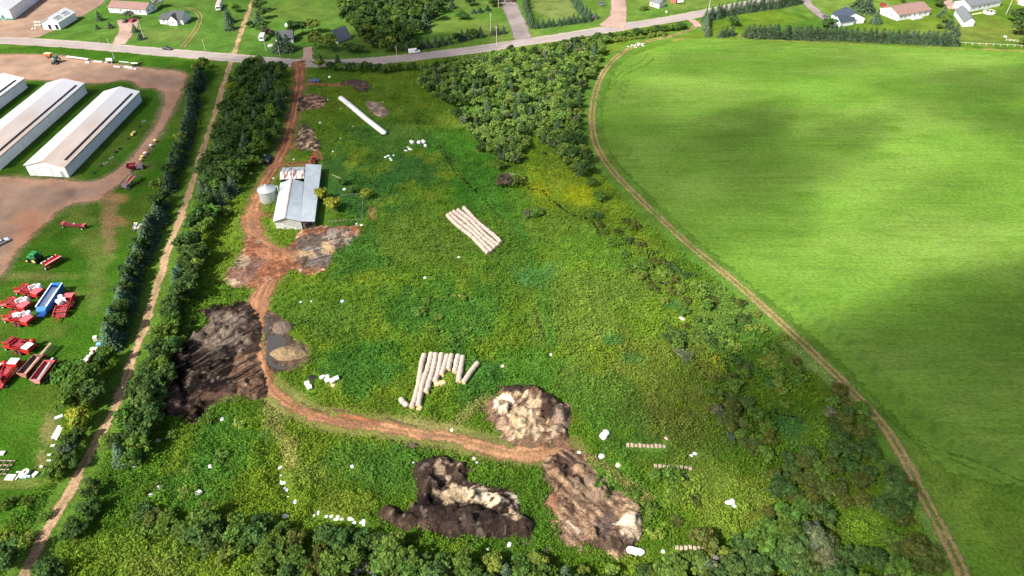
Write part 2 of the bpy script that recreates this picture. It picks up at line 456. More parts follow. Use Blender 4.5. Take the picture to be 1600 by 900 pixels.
LINES = [  # px polyline, half width in m, colour, strength
 ([(1060, 63), (1150, 64), (1300, 69), (1400, 75), (1500, 78), (1650, 84)], 2.6, (.23, .20, .055), .85),
 ([(1230, 540), (1270, 575), (1310, 610), (1345, 645)], 1.6, (.16, .20, .06), .5),
 ([(1440, 800), (1462, 840), (1475, 870)], 1.0, (.16, .20, .05), .4),
 ([(655, 200), (700, 240), (760, 300), (800, 345), (830, 400), (850, 470), (862, 540)], 1.6, (.04, .11, .015), .6),
 ([(640, 655), (700, 668), (740, 640), (760, 625)], 1.2, (.17, .17, .05), .8),
 ([(900, 706), (950, 735), (985, 765), (1010, 780)], 1.2, (.2, .17, .06), .7),
 ([(420, 640), (445, 690), (460, 730)], 1.4, (.2, .19, .06), .7),
 ([(360, 100), (300, 290), (237, 475), (145, 700), (38, 897)], 3.0, (.07, .125, .016), .8),
]
LINESW = [(W(a, 4), b, c, d) for a, b, c, d in LINES]
TRACK_PAD = W([(1045, 52), (1000, 66), (962, 90), (936, 118), (922, 152), (916, 192), (922, 228), (942, 264), (974, 300), (1019, 344), (1075, 395), (1145, 452), (1210, 510), (1275, 570), (1333, 630), (1375, 680), (1412, 745), (1436, 792), (1466, 848), (1495, 908)])

def mix(col, w, c):
    w = np.clip(w, 0, 1)[:, None]
    return col * (1 - w) + np.asarray(c)[None] * w

def paint(X, Y):
    """ground albedo and how tall the plants stand (0 bare or mown .. 1 rank)"""
    px, py = to_px(X, Y)
    n1 = fbm(X / 26, Y / 26, 3); n2 = fbm(X / 7, Y / 7, 11); n3 = fbm(X / 2.2, Y / 2.2, 23, 3)
    col = np.tile(np.array([[.066, .122, .012]]), (len(X), 1))
    col = mix(col, sstep(.45, .72, n1) * .8, (.096, .140, .014))
    col = mix(col, sstep(.5, .25, n1) * .7, (.044, .098, .013))
    col = mix(col, sstep(.55, .8, n2) * .6, (.115, .155, .016))
    tall = np.ones(len(X))
    wob = (n2 - .5) * 1.6 + (n3 - .5) * .8
    for bx, by, rx, ry, c, st in BLOBS:
        m = (np.abs(px - bx) < rx * 2.2) & (np.abs(py - by) < ry * 2.2)
        if not m.any(): continue
        d = np.hypot((px[m] - bx) / rx, (py[m] - by) / ry) + wob[m]
        w = sstep(1.25, .6, d) * st
        col[m] = mix(col[m], w, c)
    # mown ground
    sd = poly_sd(X, Y, LAWN)
    wl = sstep(-1, 1.5, sd + wob * 1.5)
    lawn = mix(mix(np.tile(np.array([[.032, .084, .006]]), (len(X), 1)), sstep(.5, .75, n1) * .8, (.060, .094, .012)), sstep(.62, .8, n2) * .35, (.10, .092, .03))
    lm = wl > 0
    base = col.copy()
    col = col * (1 - wl[:, None]) + lawn * wl[:, None]
    for bx, by, rx, ry, c, st in BLOBS:                   # bare and dry patches of the yard grass
        if bx > 230 or by < 300 or by > 770: continue
        d = np.hypot((px - bx) / rx, (py - by) / ry) + wob
        col = mix(col, sstep(1.25, .6, d) * st * wl, c)
    tall *= 1 - wl
    rd, _, _ = line_dist(X, Y, ROAD)
    north = (py < np.interp(px, [a for a, b in ROAD_PX], [b for a, b in ROAD_PX]))
    wn_ = sstep(0, 1, north * 1.0)
    lawn2 = mix(mix(np.tile(np.array([[.07, .135, .018]]), (len(X), 1)), sstep(.4, .75, n1) * .9, (.11, .155, .03)), sstep(.6, .85, n2) * .5, (.14, .15, .045))
    dk = ((px < 700) & north) * 1.0
    lawn2 = mix(lawn2, dk * .55, (.045, .105, .016))
    for bx, by, rx, ry, c, st in BLOBS:
        if by > 62: continue
        d = np.hypot((px - bx) / rx, (py - by) / ry) + wob * .7
        lawn2 = mix(lawn2, sstep(1.3, .5, d) * st, c)
    col = col * (1 - wn_[:, None]) + lawn2 * wn_[:, None]
    tall *= 1 - wn_
    verge = sstep(9, 6, rd)
    tall *= 1 - verge * .8
    # grass strip along the field track, and the turning ground at its far end
    td, tl, _ = line_dist(X, Y, TRACK)
    pad = np.maximum(sstep(5.8, 3.4, td + wob * 1.5), (sstep(-2, 2, poly_sd(X, Y, FIELD))))
    col = mix(col, pad * .85, (.075, .15, .02))
    wet = sstep(.55, .75, n2) * pad
    col = mix(col, wet * .5, (.13, .17, .03))
    tall *= 1 - pad
    br = sstep(-1, 5, tl) * sstep(660, 740, py)
    col = mix(col, br * .9, (.092, .170, .018)); col = mix(col, br * sstep(.45, .7, n1) * .6, (.140, .185, .03)); col = mix(col, br * sstep(.55, .75, n2) * .3, (.15, .18, .035))
    tall *= 1 - br
    ld, _, _ = line_dist(X, Y, LANE)
    wl2 = sstep(5, 3, ld + wob) * (~north)
    col = mix(col, wl2 * .8, (.06, .118, .015)); tall *= 1 - wl2 * .9
    for L, hw, c, st in LINESW:
        d, _, _ = line_dist(X, Y, L)
        col = mix(col, sstep(hw * 1.4, hw * .5, d + wob * hw * .6) * st, c)
    # worn soil beside drive and heaps
    dd, _, _ = line_dist(X, Y, DRIVE)
    col = mix(col, sstep(4.6, 2.4, dd + wob * 1.4) * .55, (.17, .12, .05)); tall *= 1 - sstep(4.2, 2.8, dd + wob)
    for k, L in MUDW.items():
        d = poly_sd(X, Y, L)
        tall *= 1 - sstep(-.9, .9, d + wob * 1.3)
    yd = poly_sd(X, Y, YARD)
    col = mix(col, sstep(-2.5, .5, yd + wob * 1.5) * .6, (.2, .15, .09)); tall *= 1 - sstep(-3, 0, yd)
    col = col * np.array([[.98, 1.04, 1.05]]) * (1 + (n3 - .5) * .35)[:, None]
    return col, np.clip(tall, 0, 1)

# ------------------------------------------------------------------ ground sheet, out to the horizon
gx = np.concatenate([[-4000, -1800, -900, -500, -380], np.arange(-320, 321, 1.0), [380, 500, 900, 1800, 4000]])
gy = np.concatenate([[-3000, -800, -200, 0, 30, 45], np.arange(52, 200, .7), np.arange(200, 470, 1.2), [490, 540, 640, 900, 1500, 3000, 6000]])
GX, GY = np.meshgrid(gx, gy)
cc, _ = paint(GX.ravel(), GY.ravel())
me = np_mesh('ground', np.stack([GX.ravel(), GY.ravel(), np.zeros(GX.size)], 1), grid_faces(len(gx), len(gy)), ground_mat('meadow_ground', 0, .5, 1.5, .9, .5))
set_attr(me, 'Col', cc)
tag(link('ground', me), kind='structure')

def sheet(name, X, Y, Z, keep, col, A, m, kind='structure', nx=None, ny=None):
    F = grid_faces(nx, ny)
    ok = keep[F].any(1)
    F = F[ok]
    used = np.unique(F)
    mp = np.full(len(X), -1); mp[used] = np.arange(len(used))
    me = np_mesh(name, np.stack([X, Y, Z], 1)[used], mp[F], m)
    set_attr(me, 'Col', np.clip(col[used], 0, 1)); set_attr(me, 'A', A[used], 'POINT', 'FLOAT')
    me.polygons.foreach_set('use_smooth', [True] * len(me.polygons))
    o = link(name, me)
    if kind: tag(o, kind=kind)
    return o

def grid_over(L, pad, res):
    x0, y0 = L.min(0) - pad; x1, y1 = L.max(0) + pad
    x = np.arange(x0, x1 + res, res); y = np.arange(y0, y1 + res, res)
    X, Y = np.meshgrid(x, y)
    return X.ravel(), Y.ravel(), len(x), len(y)

M_SHEET = ground_mat('bare_soil', 0, .4, 1.6, .8, .35, True)
M_ROAD = ground_mat('worn_asphalt', 0, .12, 3.0, .2, .05, True, asoft=.12, mid=.08)
M_GRAVEL = ground_mat('gravel', 0, .22, 2.0, .4, .1, True, mid=.15)
M_CROP = ground_mat('crop_leaves', .10, .3, 1.3, 1.0, .4, True, stretch=(.7, 1.15, 1), mid=.1, mscale=.05)

def path_sheet(name, L, hw, z, m, colf, res=.5, soft=.8, mid=None, wobble=.5):
    """ribbon of ground following a line; colf(lat, arc, n) paints it"""
    # ribbon grid along the line
    seg = np.hypot(*np.diff(L, axis=0).T); s = np.concatenate([[0], np.cumsum(seg)])
    t = np.arange(0, s[-1], res)
    cx = np.interp(t, s, L[:, 0]); cy = np.interp(t, s, L[:, 1])
    dx = np.gradient(cx); dy = np.gradient(cy); q = np.hypot(dx, dy); dx /= q; dy /= q
    h = hw(t / s[-1]) if callable(hw) else np.full(len(t), hw)
    k = max(9, int(2 * (h.max() + 1.5) / res)); u = np.linspace(-1, 1, k)
    HW = (h + 1.5)[:, None]
    LAT = u[None] * HW
    X = (cx[:, None] - dy[:, None] * LAT).ravel(); Y = (cy[:, None] + dx[:, None] * LAT).ravel()
    ARC = np.repeat(t, k); LATr = LAT.ravel(); HWr = np.repeat(h, k)
    n = fbm(X / 3, Y / 3, 41); edge = HWr - np.abs(LATr) + (n - .5) * 2 * wobble
    A = sstep(-soft, soft, edge)
    if mid is not None: A = A * mid(LATr, ARC, fbm(X / 5, Y / 5, 5))
    col = colf(LATr, ARC, X, Y)
    zz = z(ARC, LATr) if callable(z) else np.full(len(X), z)
    return sheet(name, X, Y, zz, np.ones(len(X), bool), col, A, m, nx=k, ny=len(t))

def const(c): return lambda la, ar, X, Y: np.tile(np.array([c]), (len(X), 1)) * (1 + (fbm(X / 4, Y / 4, 9) - .5) * .3)[:, None]

def road_col(la, ar, X, Y):
    c = np.tile(np.array([[.27, .235, .22]]), (len(X), 1))
    wheel = np.exp(-((np.abs(la) - 1.7) / .7) ** 2)
    c = mix(c, wheel * .35, (.2, .175, .165))
    c = mix(c, sstep(3.2, 4.2, np.abs(la)) * .8, (.36, .29, .23))
    c = mix(c, sstep(.55, .7, fbm(ar / 30, la / 1.5, 77)) * .25, (.17, .15, .14))
    return c
path_sheet('road', ROAD, 4.3, .06, M_ROAD, road_col, .7, .35, None, .25)

def lane_col(la, ar, X, Y):
    c = np.tile(np.array([[.34, .225, .135]]), (len(X), 1))
    n = fbm(ar / 6, la / .8, 15)
    c = mix(c, np.exp(-(la / .38) ** 2) * .85 * sstep(.3, .6, fbm(ar / 5, la, 19)), (.12, .13, .04))
    c = mix(c, sstep(.5, .7, n) * .35, (.24, .15, .09))
    return c
path_sheet('dirt_lane', LANE, 1.0, .035, M_SHEET, lane_col, .4, .6, None, .75)

def track_col(la, ar, X, Y):
    c = np.tile(np.array([[.19, .16, .06]]), (len(X), 1))
    rut = np.exp(-((np.abs(la) - .85) / .35) ** 2)
    c = mix(c, rut * .65, (.27, .19, .095))
    c = mix(c, sstep(.5, .75, fbm(ar / 7, la / .6, 15)) * .4, (.2, .17, .07))
    return c
path_sheet('field_track', TRACK, 1.45, .035, M_SHEET, track_col, .4, .7,
           lambda la, ar, n: np.clip(np.exp(-((np.abs(la) - .85) / .6) ** 2) * .95 + (n - .5) * 1.3 + .1, .12, 1), .5)

def drive_col(la, ar, X, Y):
    c = np.tile(np.array([[.25, .096, .045]]), (len(X), 1))
    n = fbm(ar / 5, la / .5, 5); n2 = fbm(X / 6, Y / 6, 6)
    c = mix(c, sstep(90, 130, ar) * .5 + sstep(215, 260, ar) * .45, (.25, .14, .075))
    c = mix(c, np.exp(-((np.abs(la) - .95) / .4) ** 2) * .5, (.37, .205, .115))
    c = mix(c, np.exp(-(la / .3) ** 2) * sstep(.4, .6, fbm(ar / 9, la, 8)) * .6, (.14, .09, .04))
    c = mix(c, sstep(.46, .62, n) * .65, (.13, .068, .04))
    c = mix(c, sstep(.6, .75, n2) * .5, (.13, .075, .05))
    return c
path_sheet('red_dirt_drive', DRIVE, lambda t: np.interp(t, [0, .08, .2, .3, .4, .46, .55, .62, .72, .85, 1], [2.6, 1.9, 1.7, 1.9, 1.7, 2.8, 2.0, 2.4, 1.6, 1.15, 2.0]), .075, M_SHEET, drive_col, .4, .9, None, 1.3)
path_sheet('red_dirt_drive', W([(452, 232), (468, 228), (486, 232), (497, 242), (498, 252)]), 1.5, .085, M_SHEET, drive_col, .4, .6)
path_sheet('red_dirt_drive', W([(420, 262), (440, 258), (466, 256), (486, 254), (494, 250)]), 1.3, .08, M_SHEET, drive_col, .4, .6)
path_sheet('red_dirt_drive', W([(476, 346), (475, 358), (472, 376)]), 1.2, .09, M_SHEET, drive_col, .4, .6)
path_sheet('red_dirt_drive', W([(480, 129), (500, 132), (525, 133), (540, 131)]), 1.6, .08, M_SHEET, drive_col, .4, .7)
path_sheet('red_dirt_drive', W([(405, 335), (420, 337), (436, 338)]), 1.1, .065, M_SHEET, drive_col, .4, .7)
path_sheet('red_dirt_drive', W([(322, 490), (350, 486), (388, 484)]), 1.6, .065, M_SHEET, drive_col, .4, .7)
path_sheet('red_dirt_drive', W([(530, 648), (560, 655), (600, 664), (640, 672)]), .8, .07, M_SHEET, drive_col, .4, .6)

def gravel_col(la, ar, X, Y):
    return np.tile(np.array([[.30, .21, .17]]), (len(X), 1)) * (1 + (fbm(X / 5, Y / 5, 8) - .5) * .4)[:, None]
def paved_col(la, ar, X, Y):
    return np.tile(np.array([[.21, .18, .17]]), (len(X), 1)) * (1 + (fbm(X / 5, Y / 5, 8) - .5) * .3)[:, None]
path_sheet('driveway', W([(772, -30), (792, 0), (806, 30), (818, 62)]), 4.2, .075, M_GRAVEL, paved_col, .7, .4)
path_sheet('driveway', W([(962, -30), (966, 0), (966, 25), (955, 43)]), lambda t: np.interp(t, [0, .8, 1], [3.8, 4.2, 7]), .075, M_GRAVEL, gravel_col, .7, .5)
path_sheet('driveway', W([(1250, -20), (1260, 2), (1275, 18), (1298, 34)]), 2.4, .075, M_GRAVEL, paved_col, .7, .4)
path_sheet('driveway', W([(200, 30), (200, 45), (193, 58), (185, 70)]), lambda t: np.interp(t, [0, 1], [5, 3]), .075, M_GRAVEL, gravel_col, .7, .5)
path_sheet('driveway', W([(480, 74), (481, 86), (476, 97)]), 2.2, .075, M_GRAVEL, gravel_col, .6, .5)
path_sheet('driveway', W([(1452, -20), (1476, -4), (1484, 8), (1490, 15)]), 2.5, .075, M_GRAVEL, gravel_col, .6, .5)
path_sheet('driveway', W([(1560, -30), (1590, -2), (1602, 10)]), 2.2, .075, M_GRAVEL, gravel_col, .6, .5)
path_sheet('driveway', W([(1080, 30), (1086, 36), (1092, 42)]), 2.0, .075, M_GRAVEL, gravel_col, .6, .5)
path_sheet('wheel_track', W([(288, 12), (302, 15), (312, 24), (310, 38), (300, 55), (284, 75)]), 1.6, .04, M_SHEET, track_col, .5, .5,
           lambda la, ar, n: np.exp(-((np.abs(la) - .95) / .4) ** 2), .2)

# gravel yards
def yard(name, L, z, redness):
    X, Y, nx, ny = grid_over(L, 2, 1.0)
    d = poly_sd(X, Y, L)
    n1 = fbm(X / 18, Y / 18, 31); n2 = fbm(X / 4, Y / 4, 32); n3 = fbm((X + Y) / 3, (X - Y) / 14, 33)
    px, py = to_px(X, Y)
    c = np.tile(np.array([[.215, .145, .108]]), (len(X), 1))
    c = mix(c, sstep(.45, .7, n1) * .6, (.28, .19, .135))
    c = mix(c, sstep(.5, .75, n3) * .45, (.19, .12, .095))
    if redness:
        e = np.hypot((px - 50) / 40, (py - 390) / 60)
        c = mix(c, sstep(6, 1, d + (n2 - .5) * 6) * .6, (.30, .17, .11))
        c = mix(c, sstep(1.2, .5, np.hypot((px - 60) / 45, (py - 370) / 45) + n2 - .5) * .8, (.27, .13, .08))
        c = mix(c, sstep(1.2, .4, np.hypot((px - 170) / 30, (py - 315) / 12) + n2 - .5) * .7, (.28, .13, .08))
        c = mix(c, sstep(1.2, .4, np.hypot((px - 108) / 14, (py - 302) / 8) + n2 - .5) * .7, (.14, .09, .075))
    A = sstep(-.8, 1.0, d + (n2 - .5) * 2.4)
    return sheet(name, X, Y, np.full(len(X), z), d > -2, c, A, M_GRAVEL, nx=nx, ny=ny)
yard('gravel_yard', YARD, .045, True)
yard('gravel_yard', TOPYARD, .045, False)

# crop field: one even canopy a hand above the soil
X, Y, nx, ny = grid_over(FIELD, 3, 1.4)
d = poly_sd(X, Y, FIELD)
n1 = fbm(X / 40, Y / 14, 51); n2 = fbm(X / 12, Y / 5, 52); n3 = fbm(X / 3, Y / 1.6, 53)
c = np.tile(np.array([[.105, .204, .027]]), (len(X), 1))
c = mix(c, sstep(.4, .75, n1) * .6, (.150, .235, .045)); c = mix(c, sstep(.55, .8, n2) * .45, (.072, .165, .014)); c = mix(c, sstep(.6, .8, n3) * .3, (.16, .235, .025))
c = mix(c, sstep(8, 1, d + (n2 - .5) * 8) * .5, (.085, .168, .018))
for off in (5.0, 7.0):                                   # spray-boom wheelings round the headland
    c = mix(c, np.exp(-((d - off - (n1 - .5)) / .35) ** 2) * .45 * sstep(.35, .6, fbm(X / 30, Y / 30, 3)), (.03, .09, .015))
A = sstep(-1.2, .8, d + (n3 - .5) * 2)
sheet('crop_field', X, Y, .12 + .12 * n3, d > -3, c, A, M_CROP, nx=nx, ny=ny)

# ------------------------------------------------------------------ heaps of muck, chips and culled potatoes
M_HEAP = ground_mat('muck', 0, .75, 3.2, 1.0, .4, True, mid=.2, asoft=.15)
BLACK, BROWN, DKBR, TAN, CREAM, RED, GREY = (.012, .010, .0095), (.085, .050, .034), (.035, .024, .019), (.32, .22, .13), (.62, .50, .34), (.20, .10, .06), (.15, .13, .115)
def heap(name, key, label, cat, colf, hmax, ang, rough=1.0, z0=.05, kind=None, lumps=()):
    L = MUDW[key]
    X, Y, nx, ny = grid_over(L, 1.5, .27)
    d = poly_sd(X, Y, L)
    ca, sa = math.cos(ang), math.sin(ang)
    U = X * ca + Y * sa; V = -X * sa + Y * ca
    n1 = fbm(X / 5, Y / 5, 61); n2 = fbm(X / 1.3, Y / 1.3, 62, 3); st = .55 * fbm(U / 7, V / .75, 63, 4) + .45 * fbm(U / 4, V / .36, 69, 3); n3 = fbm(X / 2.6, Y / 2.6, 67)
    dome = np.zeros(len(X))
    for lx, ly, lr, lh in lumps:
        q = np.hypot(X - gp(lx, ly)[0], Y - gp(lx, ly)[1]) / lr + (n2 - .5) * .35
        dome = np.maximum(dome, lh * np.sqrt(np.clip(1 - q * q, 0, 1)))
    px, py = to_px(X, Y)
    e = d + .7 + (n1 - .5) * 2.5 + (n2 - .5) * 1.8
    A = sstep(-.5, .5, e)
    body = sstep(0, 3.0, e)
    Z = z0 + A * .05 + body * (hmax * (.25 + 1.1 * np.clip(n1 - .25, 0, 1)) + rough * (.5 * (n2 - .3) + .55 * (st - .4)) + rough * .8 * sstep(.55, .75, n3)) + A * dome * (.85 + .3 * n2)
    col = colf(px, py, n1, n2, st, d, len(X), n3) * (.55 + .95 * fbm(X / .7, Y / .7, 71, 2))[:, None] * (.7 + .6 * fbm(U / 2.5, V / .5, 73, 2))[:, None]
    o = sheet(name, X, Y, np.maximum(Z, z0), d > -1.5, col, A, M_HEAP, kind=kind, nx=nx, ny=ny)
    if label: tag(o, label, cat)
    return o
def base(n, c): return np.tile(np.array([c]), (n, 1))
def el(px, py, x, y, rx, ry, n): return sstep(1.1, .85, np.hypot((px - x) / rx, (py - y) / ry) + (n - .5) * 1.6)

def c_yard(px, py, n1, n2, st, d, n, n3):
    c = base(n, (.235, .098, .05)); c = mix(c, sstep(.45, .6, st) * .75, (.11, .055, .036))
    c = mix(c, el(px, py, 515, 392, 52, 36, n1), (.10, .072, .058)); c = mix(c, el(px, py, 500, 400, 26, 16, n3) * sstep(.4, .6, st), (.19, .175, .165))
    c = mix(c, el(px, py, 512, 390, 12, 9, n2) + el(px, py, 480, 398, 14, 6, n2), (.34, .24, .14))
    c = mix(c, el(px, py, 530, 372, 28, 14, n3) * sstep(.45, .6, n2), (.26, .21, .17))
    c = mix(c, el(px, py, 380, 425, 30, 22, n1) * .8, (.14, .085, .068)); c = mix(c, el(px, py, 375, 408, 14, 12, n2), (.30, .22, .15)); c = mix(c, el(px, py, 362, 442, 10, 5, n2), (.32, .25, .16))
    c = mix(c, el(px, py, 432, 398, 40, 10, n3) * .6, (.32, .16, .09))
    c = mix(c, sstep(.58, .7, n2) * sstep(1.5, 0, d) * .8, (.34, .26, .17))
    return c
heap('mud_patch', 'yard_mud', None, None, c_yard, .25, math.radians(25), .45, .06, 'structure')

def c_pud(px, py, n1, n2, st, d, n, n3):
    c = base(n, (.075, .048, .032)); c = mix(c, sstep(.42, .6, n2) * .7, (.15, .105, .07)); return mix(c, sstep(.5, .6, n3) * .5, (.03, .024, .02))
heap('mud_patch', 'puddle_mud', None, None, c_pud, .0, .3, .02, .008, 'structure')
def c_west(px, py, n1, n2, st, d, n, n3):
    c = base(n, (.07, .044, .033)); c = mix(c, sstep(.42, .56, st) * .8, BLACK)
    c = mix(c, el(px, py, 350, 525, 46, 36, n1) * .9, (.20, .155, .12)); c = mix(c, el(px, py, 350, 525, 46, 36, n1) * sstep(.5, .6, st), (.07, .05, .042))
    c = mix(c, el(px, py, 325, 585, 64, 40, n1) * .9, (.011, .0095, .0095)); c = mix(c, el(px, py, 340, 590, 50, 24, n1) * sstep(.55, .66, st) * .8, (.12, .085, .06))
    c = mix(c, el(px, py, 385, 585, 22, 40, n1) * sstep(.42, .55, st) * .8, (.22, .13, .085))
    c = mix(c, el(px, py, 320, 560, 30, 25, n3) * sstep(.5, .6, st) * .7, (.15, .11, .085))
    c = mix(c, el(px, py, 270, 630, 16, 24, n1) * .8, (.16, .10, .08)); c = mix(c, el(px, py, 350, 622, 50, 6, n2) * .8, (.15, .09, .06))
    c = mix(c, sstep(.68, .74, n2) * .4, (.3, .25, .2))
    return c * .66
heap('muck_spread', 'west_spread', 'wide black and brown muck spread west of the red drive', 'muck heap', c_west, .6, math.radians(50), 1.0, lumps=[(275, 640, 2.2, 1.3), (300, 650, 2.0, 1.2), (270, 615, 2.0, 1.1), (285, 560, 2.2, 1.0), (310, 530, 2.0, 1.2), (335, 515, 1.8, .9), (300, 590, 2.6, .9)])

def c_mid(px, py, n1, n2, st, d, n, n3):
    c = base(n, (.13, .078, .05)); cr = el(px, py, 815, 655, 44, 34, n3)
    c = mix(c, cr * sstep(.38, .55, st) * .95, (.44, .34, .22)); c = mix(c, el(px, py, 818, 665, 20, 16, n1), (.42, .31, .19)); c = mix(c, el(px, py, 786, 635, 14, 14, n2), CREAM)
    c = mix(c, cr * sstep(.55, .66, n2) * .7, (.07, .05, .04))
    c = mix(c, el(px, py, 810, 612, 30, 7, n2), DKBR); c = mix(c, el(px, py, 858, 640, 20, 24, n1) * .95, DKBR); c = mix(c, el(px, py, 876, 650, 12, 26, n2) * .5, (.28, .21, .16))
    c = mix(c, el(px, py, 850, 682, 26, 14, n3) * sstep(.45, .55, n2), (.33, .26, .18)); c = mix(c, el(px, py, 785, 672, 14, 18, n2) * .8, (.3, .2, .14))
    return c
heap('potato_heap', 'mid_heap', 'cream and brown heap beside the bend where the red drive ends, north of the drive', 'muck heap', c_mid, .9, math.radians(55), 1.3, lumps=[(800, 613, 2.6, 1.6), (830, 615, 2.4, 1.5), (855, 632, 2.8, 1.8), (868, 655, 2.4, 1.5), (872, 680, 2.2, 1.2), (850, 690, 1.8, .9), (785, 640, 2.0, 1.2), (770, 655, 1.6, .8)])

def c_south(px, py, n1, n2, st, d, n, n3):
    c = base(n, (.042, .028, .022)); c = mix(c, sstep(.5, .65, n2) * .6, (.02, .016, .015)); c = mix(c, sstep(.55, .68, n1) * .5, (.10, .066, .048))
    c = mix(c, el(px, py, 715, 778, 26, 16, n2), (.40, .30, .19)); c = mix(c, el(px, py, 736, 768, 24, 12, n2) * sstep(.42, .55, st), (.46, .37, .26))
    c = mix(c, el(px, py, 762, 783, 20, 10, n3) * sstep(.4, .55, n2), CREAM); c = mix(c, el(px, py, 800, 785, 16, 16, n2) * sstep(.4, .5, n2), (.42, .36, .29)); c = mix(c, el(px, py, 803, 812, 13, 10, n2), (.45, .34, .22))
    c = mix(c, el(px, py, 700, 735, 22, 18, n3) * sstep(.5, .6, n2), (.28, .2, .14)); c = mix(c, el(px, py, 670, 790, 22, 10, n1) * .8, BLACK); c = mix(c, el(px, py, 745, 820, 50, 14, n1) * .6, (.04, .03, .026))
    c = mix(c, sstep(.66, .72, n2) * .35, (.3, .24, .18))
    return c * .85
heap('muck_heap', 'south_heap', 'largest dark muck heap at the southern edge, cream waste in its middle', 'muck heap', c_south, 1.1, math.radians(30), 1.5, lumps=[(665, 735, 2.6, 1.6), (688, 724, 2.4, 1.3), (668, 765, 3.0, 1.8), (655, 795, 2.6, 1.5), (680, 812, 3.0, 1.9), (640, 815, 2.0, 1.2), (615, 808, 1.7, 1.1), (605, 802, 1.3, .8), (710, 825, 2.8, 1.7), (735, 815, 3.2, 2.0), (760, 822, 3.0, 1.9), (785, 825, 2.6, 1.6), (815, 825, 2.6, 1.7), (700, 800, 2.4, 1.3), (780, 790, 1.8, 1.0), (740, 785, 1.6, .8)])

def c_east(px, py, n1, n2, st, d, n, n3):
    c = base(n, (.17, .105, .068)); c = mix(c, sstep(.45, .56, st) * .85, (.05, .032, .025)); c = mix(c, sstep(.40, .34, st) * .7, (.38, .27, .17)); c = mix(c, sstep(.55, .66, n2) * .6, (.30, .205, .125))
    c = mix(c, el(px, py, 925, 770, 36, 26, n1) * .6, (.21, .155, .105)); c = mix(c, el(px, py, 948, 825, 22, 26, n1) * .8, (.075, .058, .05)); c = mix(c, el(px, py, 985, 825, 18, 24, n2), (.48, .38, .27))
    c = mix(c, el(px, py, 985, 800, 16, 12, n2) * .9, (.30, .22, .13)); c = mix(c, el(px, py, 900, 825, 20, 14, n2) * sstep(.5, .6, st), (.42, .34, .25))
    c = mix(c, el(px, py, 862, 795, 12, 26, n1) * .8, (.24, .12, .075)); c = mix(c, el(px, py, 880, 735, 14, 22, n1) * sstep(.45, .55, st), (.06, .038, .03)); c = mix(c, el(px, py, 955, 855, 40, 9, n2) * .8, DKBR)
    return c
heap('muck_heap', 'east_heap', 'rutted brown heap with pale potatoes at its right end, beside the long white sheet', 'muck heap', c_east, .8, math.radians(-48), 1.5, lumps=[(985, 815, 2.4, 1.5), (992, 830, 1.8, 1.2), (978, 842, 1.9, 1.3), (955, 850, 2.4, 1.3), (940, 775, 1.5, .8), (925, 752, 1.6, .9), (990, 798, 1.8, .9), (905, 735, 1.4, .8)])
def c_small(a, b):
    def f(px, py, n1, n2, st, d, n, n3): return mix(base(n, a), sstep(.4, .6, n2), b)
    return f
heap('muck_heap', 'barn_heap', 'small brown and tan heap beside the red drive above the barn', 'muck heap', c_small((.32, .23, .14), (.06, .045, .038)), .9, .4, .7)
heap('muck_heap', 'gate_heap', 'low black and reddish heap right of the drive near the road', 'muck heap', c_small((.26, .15, .10), (.04, .033, .03)), .4, .4, .5)
heap('muck_heap', 'road_heap', 'dark heap in the grass beyond the blue car', 'muck heap', c_small((.05, .036, .03), (.10, .07, .052)), .9, .4, .6)
heap('muck_heap', 'tan_heap', 'pale tan heap right of the long white silage tube', 'muck heap', c_small((.30, .23, .17), (.16, .12, .09)), .5, .4, .5)

def mound(px, py, rx, ry, h, label, c1, c2, z=0, rot=0.0):
    cx, cy = gp(px, py); n = 28; V = []; F = []; rings = 9
    for j in range(rings + 1):
        r = j / rings
        for k in range(n):
            t = 2 * math.pi * k / n
            w = 1 + .22 * (vn(np.array([math.cos(t) * 2 + px]), np.array([math.sin(t) * 2 + py]), 5)[0] - .5)
            x = r * rx * math.cos(t) * w; y = r * ry * math.sin(t) * w
            V.append((x, y, z + h * (1 - r * r) ** .8 * (.75 + .5 * vn(np.array([x * 1.1 + px]), np.array([y * 1.1]), 9)[0])))
    for j in range(rings):
        for k in range(n):
            F.append((j * n + k, (j + 1) * n + k, (j + 1) * n + (k + 1) % n, j * n + (k + 1) % n))
    me = np_mesh('earth_mound', V, F, mat('mound_%d' % px, c1, .95, .3, 2.2, bump=.8, col2=c2))
    me.polygons.foreach_set('use_smooth', [True] * len(F))
    o = link('earth_mound', me); o.location = (cx, cy, 0); o.rotation_euler = (0, 0, rot)
    return tag(o, label, 'earth mound')
mound(452, 553, 4.6, 2.4, 1.5, 'straw coloured rounded mound beside the grey puddle', (.21, .15, .08), (.09, .06, .035))
mound(441, 512, 2.6, 2.6, .8, 'dark brown mound just above the grey puddle', (.14, .10, .075), (.05, .038, .03))
mound(856, 862, 2.2, 1.4, .7, 'small dark mound among bushes between the two southern heaps', (.07, .05, .04), (.03, .025, .022))
mound(645, 697, 1.2, .8, .7, 'little dark lump just south of the drive', (.09, .065, .05), (.05, .04, .03))

